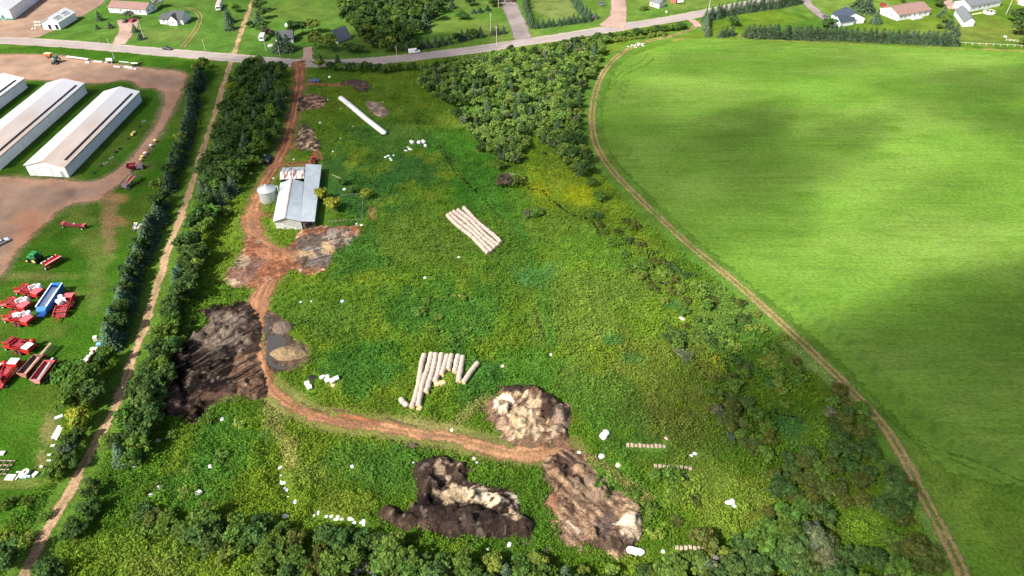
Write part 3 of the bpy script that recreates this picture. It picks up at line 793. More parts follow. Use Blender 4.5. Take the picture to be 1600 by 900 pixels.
M_WATER = bpy.data.materials.new('still_water')
n_, l_ = nodes_of(M_WATER)
b_ = n_['Principled BSDF']; b_.inputs['Base Color'].default_value = (.05, .046, .042, 1); b_.inputs['Roughness'].default_value = .12
z_ = n_.new('ShaderNodeTexNoise'); z_.inputs['Scale'].default_value = 3
bp_ = n_.new('ShaderNodeBump'); bp_.inputs['Strength'].default_value = .08; l_.new(z_.outputs['Fac'], bp_.inputs['Height']); l_.new(bp_.outputs[0], b_.inputs['Normal'])
def water(name, P, z=.12):
    L = smooth_line(gpa(P), 8, True); L = L + np.stack([fbm(L[:, 0] / .9, L[:, 1] / .9, 5) - .5, fbm(L[:, 0] / .9, L[:, 1] / .9, 6) - .5], 1) * 1.6
    me = bpy.data.meshes.new(name)
    me.from_pydata([(x, y, z) for x, y in L], [], [tuple(range(len(L)))])
    me.materials.append(M_WATER)
    return tag(link(name, me), kind='structure')
water('puddle', [(418, 527), (432, 523), (447, 529), (447, 540), (434, 546), (428, 556), (428, 566), (437, 571), (454, 573), (442, 577), (424, 574), (417, 560), (418, 545)], .11)
water('puddle', [(418, 494), (421, 497), (421, 515), (417, 522), (415, 508)], .11)

M_CREEK = ground_mat('creek_bed', 0, .3, 2, .4, .2, True)
CREEKS = [
 [(822, 275), (826, 294), (835, 296), (848, 298), (856, 308), (870, 318), (882, 328), (895, 336), (920, 343), (932, 355), (938, 372)],
 [(960, 386), (972, 382), (985, 374), (1000, 374), (1010, 382), (1013, 398), (1012, 420), (1016, 436), (1028, 441), (1040, 445), (1043, 456), (1050, 464)],
 [(1083, 502), (1092, 505), (1096, 513)], [(1052, 524), (1062, 530), (1072, 538), (1085, 542)],
 [(1086, 545), (1088, 562), (1096, 578), (1104, 586)], [(1126, 570), (1140, 580), (1152, 590)],
 [(1150, 626), (1160, 634), (1166, 645), (1152, 668), (1176, 675), (1200, 680), (1212, 690)], [(1208, 640), (1225, 650), (1245, 653), (1256, 662)],
 [(1234, 716), (1244, 712), (1256, 706), (1272, 716), (1285, 712)], [(1303, 818), (1315, 818), (1325, 828), (1334, 842), (1342, 846), (1352, 846)],
 [(455, 508), (470, 506), (480, 503), (484, 496)], [(781, 722), (782, 740), (779, 765)],
]
for P in CREEKS:
    path_sheet('creek', W(P, 4), .42, .03, M_CREEK, const((.02, .02, .013)), .3, .3, None, .35)
for P, hw in (([(683, 228), (695, 244), (705, 258), (712, 270), (732, 288), (745, 300), (765, 322), (785, 345)], .38), ([(686, 226), (700, 244), (716, 268), (735, 290), (755, 312)], .3),
              ([(824, 440), (832, 470), (840, 500), (855, 535)], .35), ([(1095, 702), (1240, 735), (1320, 700)], .01)):
    if hw > .1: path_sheet('tyre_rut', W(P, 4), hw, .03, M_CREEK, const((.035, .045, .015)), .3, .3, lambda la, ar, n: .35 + n, .25)
for P in ([(545, 632), (570, 638), (600, 645)], [(520, 640), (545, 644), (566, 650)], [(470, 628), (490, 640), (512, 646)], [(600, 652), (630, 662), (655, 668)]):
    path_sheet('tyre_rut', W(P, 4), .35, .03, M_CREEK, const((.09, .06, .035)), .3, .3, lambda la, ar, n: .3 + n, .25)

for P in ([(1326, 602), (1372, 640), (1420, 682), (1500, 716)], [(1480, 716), (1530, 738), (1576, 760)], [(958, 126), (978, 108), (1000, 98), (1012, 84)], [(952, 140), (976, 118), (1006, 104), (1022, 92)], [(1500, 712), (1560, 738), (1640, 770)]):
    path_sheet('tyre_rut', W(P, 4), .3, .27, M_CREEK, const((.06, .13, .016)), .3, .35, lambda la, ar, n: .1 + n, .2)

# ------------------------------------------------------------------ buildings
M_WHITE = mat('white_siding', (.80, .80, .80), .55, .05, .6)
M_WROOF = mat('white_sheet_roof', (.78, .78, .78), .45, .04, .4)
M_DARK = mat('dark_opening', (.02, .02, .022), .6, .1, 2)
M_GLASS = mat('window_glass', (.04, .05, .06), .1, .1, 2, spec=.6)
M_CONC = mat('concrete', (.36, .34, .31), .9, .15, 1.5)
M_WOOD = mat('weathered_wood', (.28, .24, .19), .9, .2, 3)
def V3(P): return [tuple(p) for p in P]
def P3(x, y, z): return (*gp(x, y, z), z)

def plate(pts, th):
    """solid slab whose top follows the given outline"""
    m = MB(); n = len(pts)
    V = [Vector(p) for p in pts] + [Vector(p) - Vector((0, 0, th)) for p in pts]
    F = [tuple(range(n)), tuple(range(n, 2 * n))[::-1]] + [(k, n + k, n + (k + 1) % n, (k + 1) % n) for k in range(n)]
    m.add(V, F)
    return m

def lerp(a, b, t): return tuple(a[i] + (b[i] - a[i]) * t for i in range(len(a)))

def opening(root, a, b, u0, u1, z0, z1, name='window', mats=(None, None), depth=.07):
    """framed window or door on the wall that runs from a to b (2-D)"""
    a = Vector((a[0], a[1], 0)); b = Vector((b[0], b[1], 0)); d = (b - a); L = d.length; d /= L
    nrm = Vector((d.y, -d.x, 0))
    fm, pm = mats
    m = MB()
    def quadbox(mb, s0, s1, h0, h1, o0, o1):
        P = [a + d * s0 + nrm * o0, a + d * s1 + nrm * o0, a + d * s1 + nrm * o1, a + d * s0 + nrm * o1]
        mb.hexa([(p.x, p.y, h0) for p in P] + [(p.x, p.y, h1) for p in P])
    f = .09
    quadbox(m, u0, u0 + f, z0, z1, -.02, depth); quadbox(m, u1 - f, u1, z0, z1, -.02, depth)
    quadbox(m, u0 + f, u1 - f, z1 - f, z1, -.02, depth - .004); quadbox(m, u0 + f, u1 - f, z0, z0 + f, -.02, depth - .004)
    fr = m.part(name, fm or M_WHITE, root)
    g = MB(); quadbox(g, u0 + f, u1 - f, z0 + f, z1 - f, -.02, .03)
    g.part('pane' if name == 'window' else 'panel', pm or M_GLASS, fr)
    return fr

def gable_house(name, label, cat, corners, eave, ridge, wallm, roofm, along=True, over=.35, th=.22, group=None, at=None):
    """corners A,B,C,D on the ground, anticlockwise from front left. The ridge runs A->D when along else A->B"""
    A, B, Cc, D = [Vector((p[0], p[1], 0)) for p in corners]
    org = (A + B + Cc + D) / 4
    root = at or thing(name, label, cat, (org.x, org.y, 0), 0, group)
    o = org if at is None else Vector(at.location)
    A, B, Cc, D = [p - Vector((o.x, o.y, 0)) for p in (A, B, Cc, D)]
    if not along: A, B, Cc, D = B, Cc, D, A
    up = lambda p, z: (p.x, p.y, z)
    mf = (A + B) / 2; mb = (Cc + D) / 2
    w = MB()
    w.add([up(A, 0), up(B, 0), up(Cc, 0), up(D, 0), up(A, eave), up(B, eave), up(Cc, eave), up(D, eave), up(mf, ridge), up(mb, ridge)],
          [(0, 1, 5, 8, 4), (1, 2, 6, 5), (2, 3, 7, 9, 6), (3, 0, 4, 7)])
    w.part('wall', wallm, root)
    ax = (mb - mf).normalized(); sx = (B - A).normalized()
    slope = (ridge - eave) / ((B - A).length / 2)
    for s, (e0, e1) in ((1, (B, Cc)), (-1, (A, D))):
        drop = over * slope
        q0 = e0 + sx * s * over - ax * over; q1 = e1 + sx * s * over + ax * over
        r0 = mf - ax * over; r1 = mb + ax * over
        pts = [up(r0, ridge + th), up(q0, eave + th - drop), up(q1, eave + th - drop), up(r1, ridge + th)]
        if s < 0: pts = pts[::-1]
        plate(pts, th - .02).part('roof', roofm[0 if s > 0 else 1] if isinstance(roofm, tuple) else roofm, root)
    return root

# long white sheds of the farm on the left
def shed_roof_mat():
    m = bpy.data.materials.new('stained_white_roof')
    n, l = nodes_of(m)
    b = n['Principled BSDF']; b.inputs['Roughness'].default_value = .5
    tc = n.new('ShaderNodeTexCoord'); sx = n.new('ShaderNodeSeparateXYZ'); l.new(tc.outputs['Object'], sx.inputs[0])
    nz = n.new('ShaderNodeTexNoise'); nz.inputs['Scale'].default_value = .25; nz.inputs['Detail'].default_value = 6
    mp = n.new('ShaderNodeMapping'); mp.inputs['Scale'].default_value = (1, .25, 1); l.new(tc.outputs['Object'], mp.inputs[0]); l.new(mp.outputs[0], nz.inputs['Vector'])
    # rusty dust lies on the near two thirds of this slope
    r = n.new('ShaderNodeMapRange'); r.inputs[1].default_value = 22; r.inputs[2].default_value = -4; l.new(sx.outputs['Y'], r.inputs[0])
    mu = n.new('ShaderNodeMath'); mu.operation = 'MULTIPLY'; l.new(r.outputs[0], mu.inputs[0])
    r2 = n.new('ShaderNodeMapRange'); r2.inputs[1].default_value = .3; r2.inputs[2].default_value = .6; r2.inputs[3].default_value = .55; l.new(nz.outputs['Fac'], r2.inputs[0]); l.new(r2.outputs[0], mu.inputs[1])
    mx = n.new('ShaderNodeMix'); mx.data_type = 'RGBA'; mx.inputs['A'].default_value = (.78, .77, .76, 1); mx.inputs['B'].default_value = (.64, .50, .40, 1)
    l.new(mu.outputs[0], mx.inputs['Factor']); l.new(mx.outputs['Result'], b.inputs['Base Color'])
    return m
M_SHED = shed_roof_mat()
def long_shed(label, xl, xr, yn, yf, doors):
    root = gable_house('long_shed', label, 'shed', [(xl, yn + .8), (xr, yn - .5), (xr, yf), (xl, yf)], 4.0, 5.9, M_WHITE, (M_SHED, M_WROOF), group='long white farm sheds')
    o = root.location
    v = MB(); xs = (xr - o.x); sl = 1.9 / ((xr - xl) / 2)
    x0 = xs - 1.25; z0 = 4.0 + 1.25 * sl + .22
    v.hexa([(x0 - .35, yn - o.y + 3, z0 + .35 * sl - .01), (x0 + .35, yn - o.y + 3, z0 - .35 * sl - .01), (x0 + .35, yf - o.y - 3, z0 - .35 * sl - .01), (x0 - .35, yf - o.y - 3, z0 + .35 * sl - .01),
            (x0 - .35, yn - o.y + 3, z0 + .35 * sl + .12), (x0 + .35, yn - o.y + 3, z0 - .35 * sl + .12), (x0 + .35, yf - o.y - 3, z0 - .35 * sl + .12), (x0 - .35, yf - o.y - 3, z0 + .35 * sl + .12)])
    v.part('vent_strip', M_DARK, root)
    t = MB(); t.box(xs + .3, xs + .42, yn - o.y - .6, yf - o.y + .2, 3.62, 3.78); t.part('gutter', mat('grey_gutter', (.4, .41, .42), .5, .1), root)
    a = (xl - o.x, yn + .8 - o.y); b = (xr - o.x, yn - .5 - o.y)
    if doors:
        opening(root, a, b, 4.4, 8.6, .05, 3.6, 'door', (mat('grey_trim', (.32, .33, .34), .6, .1), M_WHITE))
        opening(root, a, b, 1.6, 2.6, .05, 2.2, 'door', (mat('grey_trim', (.3, .3, .3)), M_WHITE))
        opening(root, a, b, 11.6, 12.6, .05, 2.2, 'door', (mat('grey_trim', (.3, .3, .3)), mat('grey_door', (.4, .41, .42), .5, .1)))
    c = (xr - o.x, yn - .5 - o.y); d = (xr - o.x, yf - o.y)
    return root
bx = gp(109, 277); fx = gp(222, 158)
long_shed('nearest long white shed, its whole sand stained roof and gable doors in view', gp(49, 271)[0] + .3, (bx[0] + fx[0]) / 2, gp(80, 276)[1], fx[1], True)
s2r = -176.0; long_shed('middle long white shed between the other two, near gable cut by the frame', s2r - 15, s2r, 206.5, gp(132, 145)[1], True)
s1r = -203.5; long_shed('farthest left long white shed, only its far end in view', s1r - 15, s1r, 213, gp(44, 137)[1], False)

# tin barn with lean-to, rusty annexe and grain bin
def tin_mat(name, col, rust=0.0, sc=1.0):
    m = mat(name, col, .42, .06, .5 * sc, metal=.35, spec=.4)
    n, l = m.node_tree.nodes, m.node_tree.links
    b = n['Principled BSDF']
    ge = n.new('ShaderNodeTexCoord'); w = n.new('ShaderNodeTexWave'); w.inputs['Scale'].default_value = 1.3; w.bands_direction = 'Y'; w.inputs['Distortion'].default_value = .0
    l.new(ge.outputs['Object'], w.inputs['Vector'])
    bp = n.new('ShaderNodeBump'); bp.inputs['Strength'].default_value = .35; bp.inputs['Distance'].default_value = .05; l.new(w.outputs['Fac'], bp.inputs['Height']); l.new(bp.outputs[0], b.inputs['Normal'])
    if rust:
        src = b.inputs['Base Color'].links[0].from_socket
        nz = n.new('ShaderNodeTexNoise'); nz.inputs['Scale'].default_value = 1.4; nz.inputs['Detail'].default_value = 3
        mp = n.new('ShaderNodeMapping'); mp.inputs['Scale'].default_value = (1.8, .22, .3); l.new(ge.outputs['Object'], mp.inputs[0]); l.new(mp.outputs[0], nz.inputs['Vector'])
        r = n.new('ShaderNodeMapRange'); r.inputs[1].default_value = .56 - rust * .1; r.inputs[2].default_value = .64 - rust * .1; l.new(nz.outputs['Fac'], r.inputs[0])
        mx = n.new('ShaderNodeMix'); mx.data_type = 'RGBA'; l.new(r.outputs[0], mx.inputs['Factor']); l.new(src, mx.inputs['A']); mx.inputs['B'].default_value = (.17, .075, .045, 1)
        l.new(mx.outputs['Result'], b.inputs['Base Color'])
    return m
M_TIN = tin_mat('galvanised_tin', (.50, .555, .58)); M_TIN2 = tin_mat('newer_tin', (.54, .59, .61)); M_RUST = tin_mat('rusty_tin', (.68, .62, .6), .5); M_RUST2 = tin_mat('rusty_blue_tin', (.46, .52, .55), .35)
root = thing('barn', 'tin roofed barn with long lean-to and grain bin beside the red drive', 'barn', gp(462, 318))
bo = Vector(root.location)
def loc(p): return (p[0] - bo.x, p[1] - bo.y, p[2])
nl, nr = P3(426.4, 346, 2.9), P3(469.5, 345.5, 3.6); fl, fr_ = P3(437.7, 286.0, 2.9), P3(474.5, 284.2, 3.6)
rn, rf = P3(444.9, 340.3, 5.2), P3(455.7, 279.0, 5.2)
midl, midr, midn = lerp(nl, fl, .33), lerp(nr, fr_, .33), lerp(rn, rf, .33)
for a, b, c, d, m_ in ((nl, rn, midn, midl, M_TIN2), (midl, midn, rf, fl, M_TIN), (rn, nr, midr, midn, M_TIN2), (midn, midr, fr_, rf, M_TIN)):
    plate([loc(p) for p in (a, b, c, d)][::1], .12).part('roof', m_, root)
ln0, ln1 = P3(491.5, 346, 2.5), P3(502.6, 257.4, 2.5); lf = P3(477.8, 256.0, 3.55)
for t0, t1, m_ in ((0, .36, M_TIN2), (.36, .68, M_TIN), (.68, 1, M_TIN2)):
    e0, e1 = lerp(nr, lf, t0), lerp(nr, lf, t1); g0, g1 = lerp(ln0, ln1, t0), lerp(ln0, ln1, t1)
    plate([loc((p[0], p[1], p[2] - .02)) for p in (e0, g0, g1, e1)], .1).part('lean_to_roof', m_, root)
rc = MB(); rc.bar(loc((rn[0], rn[1], rn[2] + .03)), loc((rf[0], rf[1], rf[2] + .03)), .35, .1); rc.part('ridge_cap', mat('rust_ridge', (.42, .30, .25), .6, .2), root)
w = MB()
def ins(p, dx, dy, z): return (p[0] - bo.x + dx, p[1] - bo.y + dy, z)
w.add([ins(nl, .3, .5, 0), ins(nr, -.1, .5, 0), ins(nr, -.1, .5, nr[2] - .15), ins(rn, 0, .5, rn[2] - .15), ins(nl, .3, .5, nl[2] - .15),
       ins(fl, .3, -.4, 0), ins(fl, .3, -.4, fl[2] - .15), ins(rf, 0, -.4, rf[2] - .15), ins(fr_, 0, -.4, fr_[2] - .15), ins(fr_, 0, -.4, 0)],
      [(0, 1, 2, 3, 4), (0, 4, 6, 5), (5, 6, 7, 8, 9)])
w.part('wall', mat('pale_boards', (.42, .42, .40), .8, .2, 1.5), root)
w = MB(); w.add([ins(nr, .1, .7, 0), ins(ln0, -.3, .7, 0), ins(ln0, -.3, .7, 2.3), ins(nr, .1, .7, 3.3), ins(ln1, -.3, -.3, 0), ins(ln1, -.3, -.3, 2.3), ins(lf, .2, -.3, 0), ins(lf, .2, -.3, 3.3)],
                [(0, 1, 2, 3), (1, 4, 5, 2), (4, 6, 7, 5)])
w.part('lean_to_wall', mat('dark_boards', (.13, .11, .095), .9, .2, 2), root)
a2 = ins(nl, .3, .5, 0); b2 = ins(nr, -.1, .5, 0); Lw = math.dist(a2[:2], b2[:2])
opening(root, a2, b2, Lw * .30, Lw * .30 + .75, 3.0, 3.75); opening(root, a2, b2, Lw * .56, Lw * .56 + .75, 3.05, 3.8)
a3 = ins(nr, .1, .7, 0); b3 = ins(ln0, -.3, .7, 0); opening(root, a3, b3, .6, 3.0, .05, 2.1, 'door', (M_WOOD, M_DARK))
# annexe
e1_, e2_, r1_, r2_, k1_, k2_ = P3(437.2, 280.6, 2.6), P3(475, 278.5, 2.6), P3(437.6, 268.8, 3.9), P3(475.5, 266.5, 3.9), P3(442, 261.8, 2.9), P3(477, 260.3, 2.9)
plate([loc(p) for p in (e1_, e2_, r2_, r1_)], .1).part('annexe_roof', M_RUST, root)
plate([loc(p) for p in (r1_, r2_, k2_, k1_)], .1).part('annexe_roof', M_RUST2, root)
w = MB(); w.add([ins(e1_, .2, .3, 0), ins(e1_, .2, .3, 2.45), ins(r1_, .2, 0, 3.7), ins(k1_, .2, -.3, 2.7), ins(k1_, .2, -.3, 0), ins(k2_, 0, -.3, 0), ins(k2_, 0, -.3, 2.7)], [(0, 1, 2, 3, 4), (4, 3, 6, 5)]); w.part('annexe_wall', M_WOOD, root)

cx, cy = gp(419.5, 315); cy += 1.0
root = thing('grain_bin', 'round galvanised grain bin with conical lid, left of the barn', 'grain bin', (cx, cy))
R = 2.75
m = MB(); prof = []
for k in range(13): prof += [(R + (.035 if k % 2 else 0), .05 + 4.1 * k / 12)]
m.lathe(prof, 40); m.part('wall', tin_mat('bin_steel', (.40, .42, .43)), root, smooth=True)
m = MB(); m.lathe([(R + .18, 4.1), (R + .15, 4.2), (.5, 5.55), (.45, 5.6), (.4, 5.75), (.01, 5.85)], 40); m.part('roof', tin_mat('bin_lid_steel', (.46, .48, .49)), root)
m = MB()
for k in range(20):
    t = 2 * math.pi * k / 20; m.bar((math.cos(t) * (R + .1), math.sin(t) * (R + .1), 4.24), (math.cos(t) * .5, math.sin(t) * .5, 5.6), .07, .07)
m.part('roof_rib', tin_mat('bin_rib_steel', (.36, .38, .39)), root)
m = MB(); m.box(R - .05, R + .16, -.4, .4, .6, 2.2); m.part('door', mat('bin_door', (.42, .44, .45), .4, .1), root)
m = MB(); m.bar((R * .72, R * .72 + .1, .2), (R * .72, R * .72 + .1, 4.3), .06, .06); m.bar((R * .72 - .4, R * .72 + .45, .2), (R * .72 - .4, R * .72 + .45, 4.3), .06, .06)
for k in range(11): m.bar((R * .72, R * .72 + .1, .4 + k * .36), (R * .72 - .4, R * .72 + .45, .4 + k * .36), .04, .04)
m.part('ladder', M_CONC, root)
m = MB(); m.cyl((R + .6, .3, 1.5), (R + .9, .3, 5.0), .13); m.cyl((R + .9, .3, 5.0), (R + .2, .1, 5.0), .13); m.part('chute', M_TIN2, root)

# houses and outbuildings beyond the road
def roofm(name, c): return mat(name, c, .75, .12, 1.2)
RBROWN, RGREY, RNAVY, RDARK, RWHITE = roofm('brown_shingle', (.22, .135, .115)), roofm('grey_shingle', (.13, .14, .15)), roofm('navy_shingle', (.035, .05, .075)), roofm('charcoal_shingle', (.06, .065, .07)), M_WROOF
def rect(a, b, depth):
    a = Vector(gp(*a)); b = Vector(gp(*b)); d = (b - a).normalized(); n = Vector((-d.y, d.x)) * depth
    return [tuple(a), tuple(b), tuple(b + n), tuple(a + n)]
def local(root, p): return (p[0] - root.location.x, p[1] - root.location.y)
def windows(root, a, b, spans, z0=1.0, z1=2.1, name='window'):
    for u0, u1 in spans: opening(root, local(root, a), local(root, b), u0, u1, z0, z1, name)

R_ = rect((171.5, 19.5), (229.5, 23.3), 9.5)
h = gable_house('bungalow', 'long white bungalow with brown roof behind two parked cars', 'house', R_, 2.7, 4.6, M_WHITE, RBROWN, along=False)
windows(h, R_[0], R_[1], [(1, 1.6), (2.1, 2.7), (5.6, 6.4), (6.6, 7.6), (12.3, 13.2), (14.6, 15.2), (15.8, 16.4), (17.6, 18.8)]); opening(h, local(h, R_[0]), local(h, R_[1]), 10.6, 11.5, .1, 2.2, 'door', (M_WHITE, mat('grey_door', (.3, .31, .33))))
windows(h, R_[1], R_[2], [(2, 3.2), (6, 7)])
R_ = rect((264.5, 38), (287, 38.4), 9)
h = gable_house('bungalow', 'white bungalow with dark grey roof and front gable beside the curving wheel tracks', 'house', R_, 2.7, 5.2, M_WHITE, RDARK, along=False)
R2 = rect((251, 37.2), (264.4, 38), 8); gable_house('', '', '', R2, 2.4, 4.0, M_WHITE, RDARK, along=False, at=h)
R3 = rect((264.8, 39.6), (277.5, 40), 4.2); gable_house('', '', '', R3, 2.6, 4.7, M_WHITE, RDARK, along=True, at=h, over=.2)
windows(h, R3[0], R3[1], [(1.8, 2.8)]); windows(h, R2[0], R2[1], [(1.8, 2.8)]); windows(h, R_[0], R_[1], [(5.2, 6.2)]); opening(h, local(h, R2[0]), local(h, R2[1]), 3.6, 4.3, .05, 2.1, 'door', (M_WHITE, M_DARK))

# white market shed with dark lettering on its roof
A_, B_ = gp(69, 46), gp(95, 46.3); C_ = gp(121, 30); D_ = gp(84, 27)
h = gable_house('store_shed', 'pale grey roofed store shed with dark lettering on its roof and two dark doorways', 'shed', [A_, B_, (C_[0], C_[1]), (C_[0] - (B_[0] - A_[0]), C_[1] + (A_[1] - B_[1]))], 3.4, 5.6, M_WHITE, roofm('pale_grey_roof', (.5, .51, .52)))
for u in (2.6, 6.2): opening(h, local(h, A_), local(h, B_), u, u + 1.7, .05, 2.6, 'door', (M_WHITE, M_DARK))
m = MB(); a_ = Vector((*local(h, B_), 0)); c_ = Vector((*local(h, C_), 0)); dirv = (c_ - a_).normalized(); inw = Vector((-dirv.y, dirv.x, 0)); Lr = (c_ - a_).length; hw_ = Vector(A_).__sub__(Vector(B_)).length / 2
random.seed(3)
def roofpt(s, t): # s along, t up the slope 0..1
    p = a_ + dirv * s + inw * (t * hw_); return (p.x, p.y, 3.4 + 2.2 * t + .27)
for s0, s1, k in ((Lr * .12, Lr * .42, 4), (Lr * .55, Lr * .86, 4)):
    for i in range(k):
        m = MB(); s = s0 + (s1 - s0) * i / k; wv = (s1 - s0) / k * .62
        m.bar(roofpt(s, .18), roofpt(s, .62), .3, .03); m.bar(roofpt(s, .6), roofpt(s + wv, .6), .3, .03)
        if i % 2: m.bar(roofpt(s + wv, .18), roofpt(s + wv, .62), .3, .03)
        else: m.bar(roofpt(s, .2), roofpt(s + wv, .2), .3, .03)
        m.part('letter', mat('blue_black_paint', (.05, .07, .10), .6), h)
A_, B_ = gp(-22, 31), gp(21, 31.5); ax_ = gp(62, 0)
dv = Vector((ax_[0] - B_[0], ax_[1] - B_[1]))
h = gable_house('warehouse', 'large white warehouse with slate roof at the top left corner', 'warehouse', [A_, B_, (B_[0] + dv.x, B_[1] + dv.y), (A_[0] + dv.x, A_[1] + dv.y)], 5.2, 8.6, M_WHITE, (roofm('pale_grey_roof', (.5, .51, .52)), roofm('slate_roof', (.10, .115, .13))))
m = MB(); a_ = local(h, A_); b_2 = local(h, B_); m.hexa([(a_[0], a_[1] - .05, .02), (b_2[0], b_2[1] - .05, .02), (b_2[0], b_2[1] + .1, .02), (a_[0], a_[1] + .1, .02), (a_[0], a_[1] - .05, 1.0), (b_2[0], b_2[1] - .05, 1.0), (b_2[0], b_2[1] + .1, 1.0), (a_[0], a_[1] + .1, 1.0)]); m.part('green_skirting', mat('green_paint', (.05, .2, .14), .5), h)
opening(h, a_, b_2, 8.6, 10.6, .1, 2.6, 'door', (M_WHITE, mat('green_paint', (.05, .2, .14)))); windows(h, A_, B_, [(3, 4), (5.5, 6.5)], 2.6, 3.6)

R_ = rect((434, 69), (459, 67), 8); h = gable_house('cottage', 'grey cottage with dark roof half hidden behind a dark spruce', 'house', R_, 2.5, 4.6, mat('grey_siding', (.45, .46, .47), .7, .08), RDARK, along=False); windows(h, R_[0], R_[1], [(1, 2), (5, 6)])
R_ = rect((515, 64), (529, 68.5), 8); h = gable_house('a_frame_cabin', 'dark steep roofed cabin behind two round green trees', 'house', R_, 1.0, 5.6, mat('grey_siding', (.45, .46, .47)), roofm('slate_roof', (.10, .115, .13)), along=True); windows(h, R_[0], R_[1], [(1.6, 2.8)], .6, 1.8)
R_ = rect((1015, 9), (1029.5, 13.4), 5.2); h = gable_house('garden_shed', 'cream shed with grey roof and two dark openings beside the road', 'shed', R_, 2.6, 3.9, mat('cream_siding', (.66, .62, .56), .6, .05), RGREY, along=False); opening(h, local(h, R_[0]), local(h, R_[1]), 1.3, 2.1, .1, 2.1, 'door', (M_WHITE, M_DARK)); opening(h, local(h, R_[0]), local(h, R_[1]), 2.6, 3.4, .1, 2.1, 'door', (M_WHITE, M_DARK))
R_ = rect((1047, 3.5), (1056, 6), 4); gable_house('playhouse', 'small red shed beside a white cart at the top edge', 'shed', R_, 2.0, 3.0, mat('red_siding', (.32, .1, .08), .6), RDARK, along=True)
R_ = rect((1312, 38.5), (1349, 36), 8.5); h = gable_house('bungalow', 'white bungalow with navy roof behind the tall spruce hedge', 'house', R_, 2.8, 5.6, M_WHITE, RNAVY, along=True)
R2 = rect((1311, 42), (1333, 38.6), 6.0); gable_house('', '', '', R2, 2.5, 4.4, M_WHITE, RNAVY, along=False, at=h); windows(h, R_[0], R_[1], [(5.5, 6.5), (8, 9)])
R3 = rect((1299, 41), (1311, 41), 4.0); gable_house('', '', '', R3, 2.2, 2.8, M_WHITE, RNAVY, along=False, at=h, over=.15)
R_ = rect((1402, 32.6), (1451.5, 24), 12.5); h = gable_house('bungalow', 'white bungalow with wide brown roof and a front deck', 'house', R_, 2.8, 5.0, M_WHITE, RBROWN, along=False)
windows(h, R_[0], R_[1], [(1.5, 2.5), (4, 5), (7, 8), (14, 15.2), (18, 19)]); opening(h, local(h, R_[0]), local(h, R_[1]), 10.6, 11.6, .4, 2.4, 'door', (M_WHITE, M_DARK)); windows(h, R_[3], R_[0], [(4, 5), (7.5, 8.5)])
m = MB(); a_ = Vector((*local(h, R_[0]), 0)); b_2 = Vector((*local(h, R_[1]), 0)); d = (b_2 - a_).normalized(); n = Vector((d.y, -d.x, 0))
q = [a_ + d * 8.2, a_ + d * 14.5, a_ + d * 14.5 + n * 2.6, a_ + d * 8.2 + n * 2.6]; m.hexa([(p.x, p.y, .05) for p in q[::-1]] + [(p.x, p.y, .5) for p in q[::-1]]); m.part('deck', mat('deck_boards', (.5, .46, .4), .8, .1), h)
m = MB(); m.bar(tuple(q[3] + Vector((0, 0, 1.3))), tuple(q[2] + Vector((0, 0, 1.3))), .08, .08)
for t in (0, .25, .5, .75, 1): p = q[3].lerp(q[2], t); m.bar((p.x, p.y, .5), (p.x, p.y, 1.3), .07, .07)
m.part('deck_rail', M_WHITE, h)
R_ = rect((1513, 19), (1562, 9), 9.5); h = gable_house('bungalow', 'long white bungalow with grey roof beside a round deck', 'house', R_, 2.9, 5.0, M_WHITE, RGREY, along=False); windows(h, R_[0], R_[1], [(3, 4), (7, 8.4), (11, 12), (14, 15.4), (18, 19)])
a_ = Vector(gp(1503.5, 42)); b_2 = Vector(gp(1520.5, 41)); far = Vector(gp(1490, 23)); dv = far - a_ + Vector((0, 0))
R2 = [tuple(a_), tuple(b_2), tuple(b_2 + dv), tuple(a_ + dv)]
gable_house('garage', 'white garage with grey roof and a small white rear porch', 'garage', R2, 2.7, 4.6, M_WHITE, RGREY, along=True)
# round deck
cx, cy = gp(1545, 21); t_ = thing('round_deck', 'round grey patio deck with rail beside the long white bungalow', 'deck', (cx, cy))
m = MB(); m.lathe([(2.9, .02), (2.9, .5), (.01, .5)], 24); m.part('floor', mat('deck_grey', (.4, .37, .34), .8, .12), t_)
m = MB()
for k in range(20):
    t = 2 * math.pi * k / 24; m.bar((2.85 * math.cos(t), 2.85 * math.sin(t), .5), (2.85 * math.cos(t), 2.85 * math.sin(t), 1.35), .07, .07); u = 2 * math.pi * (k + 1) / 24; m.bar((2.85 * math.cos(t), 2.85 * math.sin(t), 1.35), (2.85 * math.cos(u), 2.85 * math.sin(u), 1.35), .09, .09)
m.part('rail', M_WHITE, t_)
for k in range(2):
    c = bpy.data.objects.new('patio_chair', None); C.objects.link(c); c.location = (cx - .9 + 1.6 * k, cy + .2 - .5 * k, .5); tag(c, ['dark patio chair on the left of the round deck', 'dark patio chair on the right of the round deck'][k], 'chair')
    m = MB(); m.box(-.3, .3, -.3, .3, .38, .46); m.part('seat', M_DARK, c); m = MB(); m.box(-.3, .3, .24, .32, .46, 1.0); m.part('backrest', M_DARK, c)
    for sx in (-.26, .26):
        for sy in (-.26, .26): m = MB(); m.box(sx - .03, sx + .03, sy - .03, sy + .03, 0, .38); m.part('leg', M_DARK, c)
a_ = P3(1519, 23, .05); b_2 = P3(1536, 19.5, .05)
m = MB(); m.bar((a_[0], a_[1], .1), (b_2[0], b_2[1], .1), 1.1, .12); tag(m.part('boardwalk', mat('new_boards', (.5, .42, .22), .8, .12)), 'yellowish boardwalk between the garage and the round deck', 'boardwalk')
h = gable_house('garden_shed', 'white roofed building at the right top corner', 'shed', rect((1590, 6), (1618, 14), 6), 2.4, 3.6, M_WHITE, RWHITE, along=False)

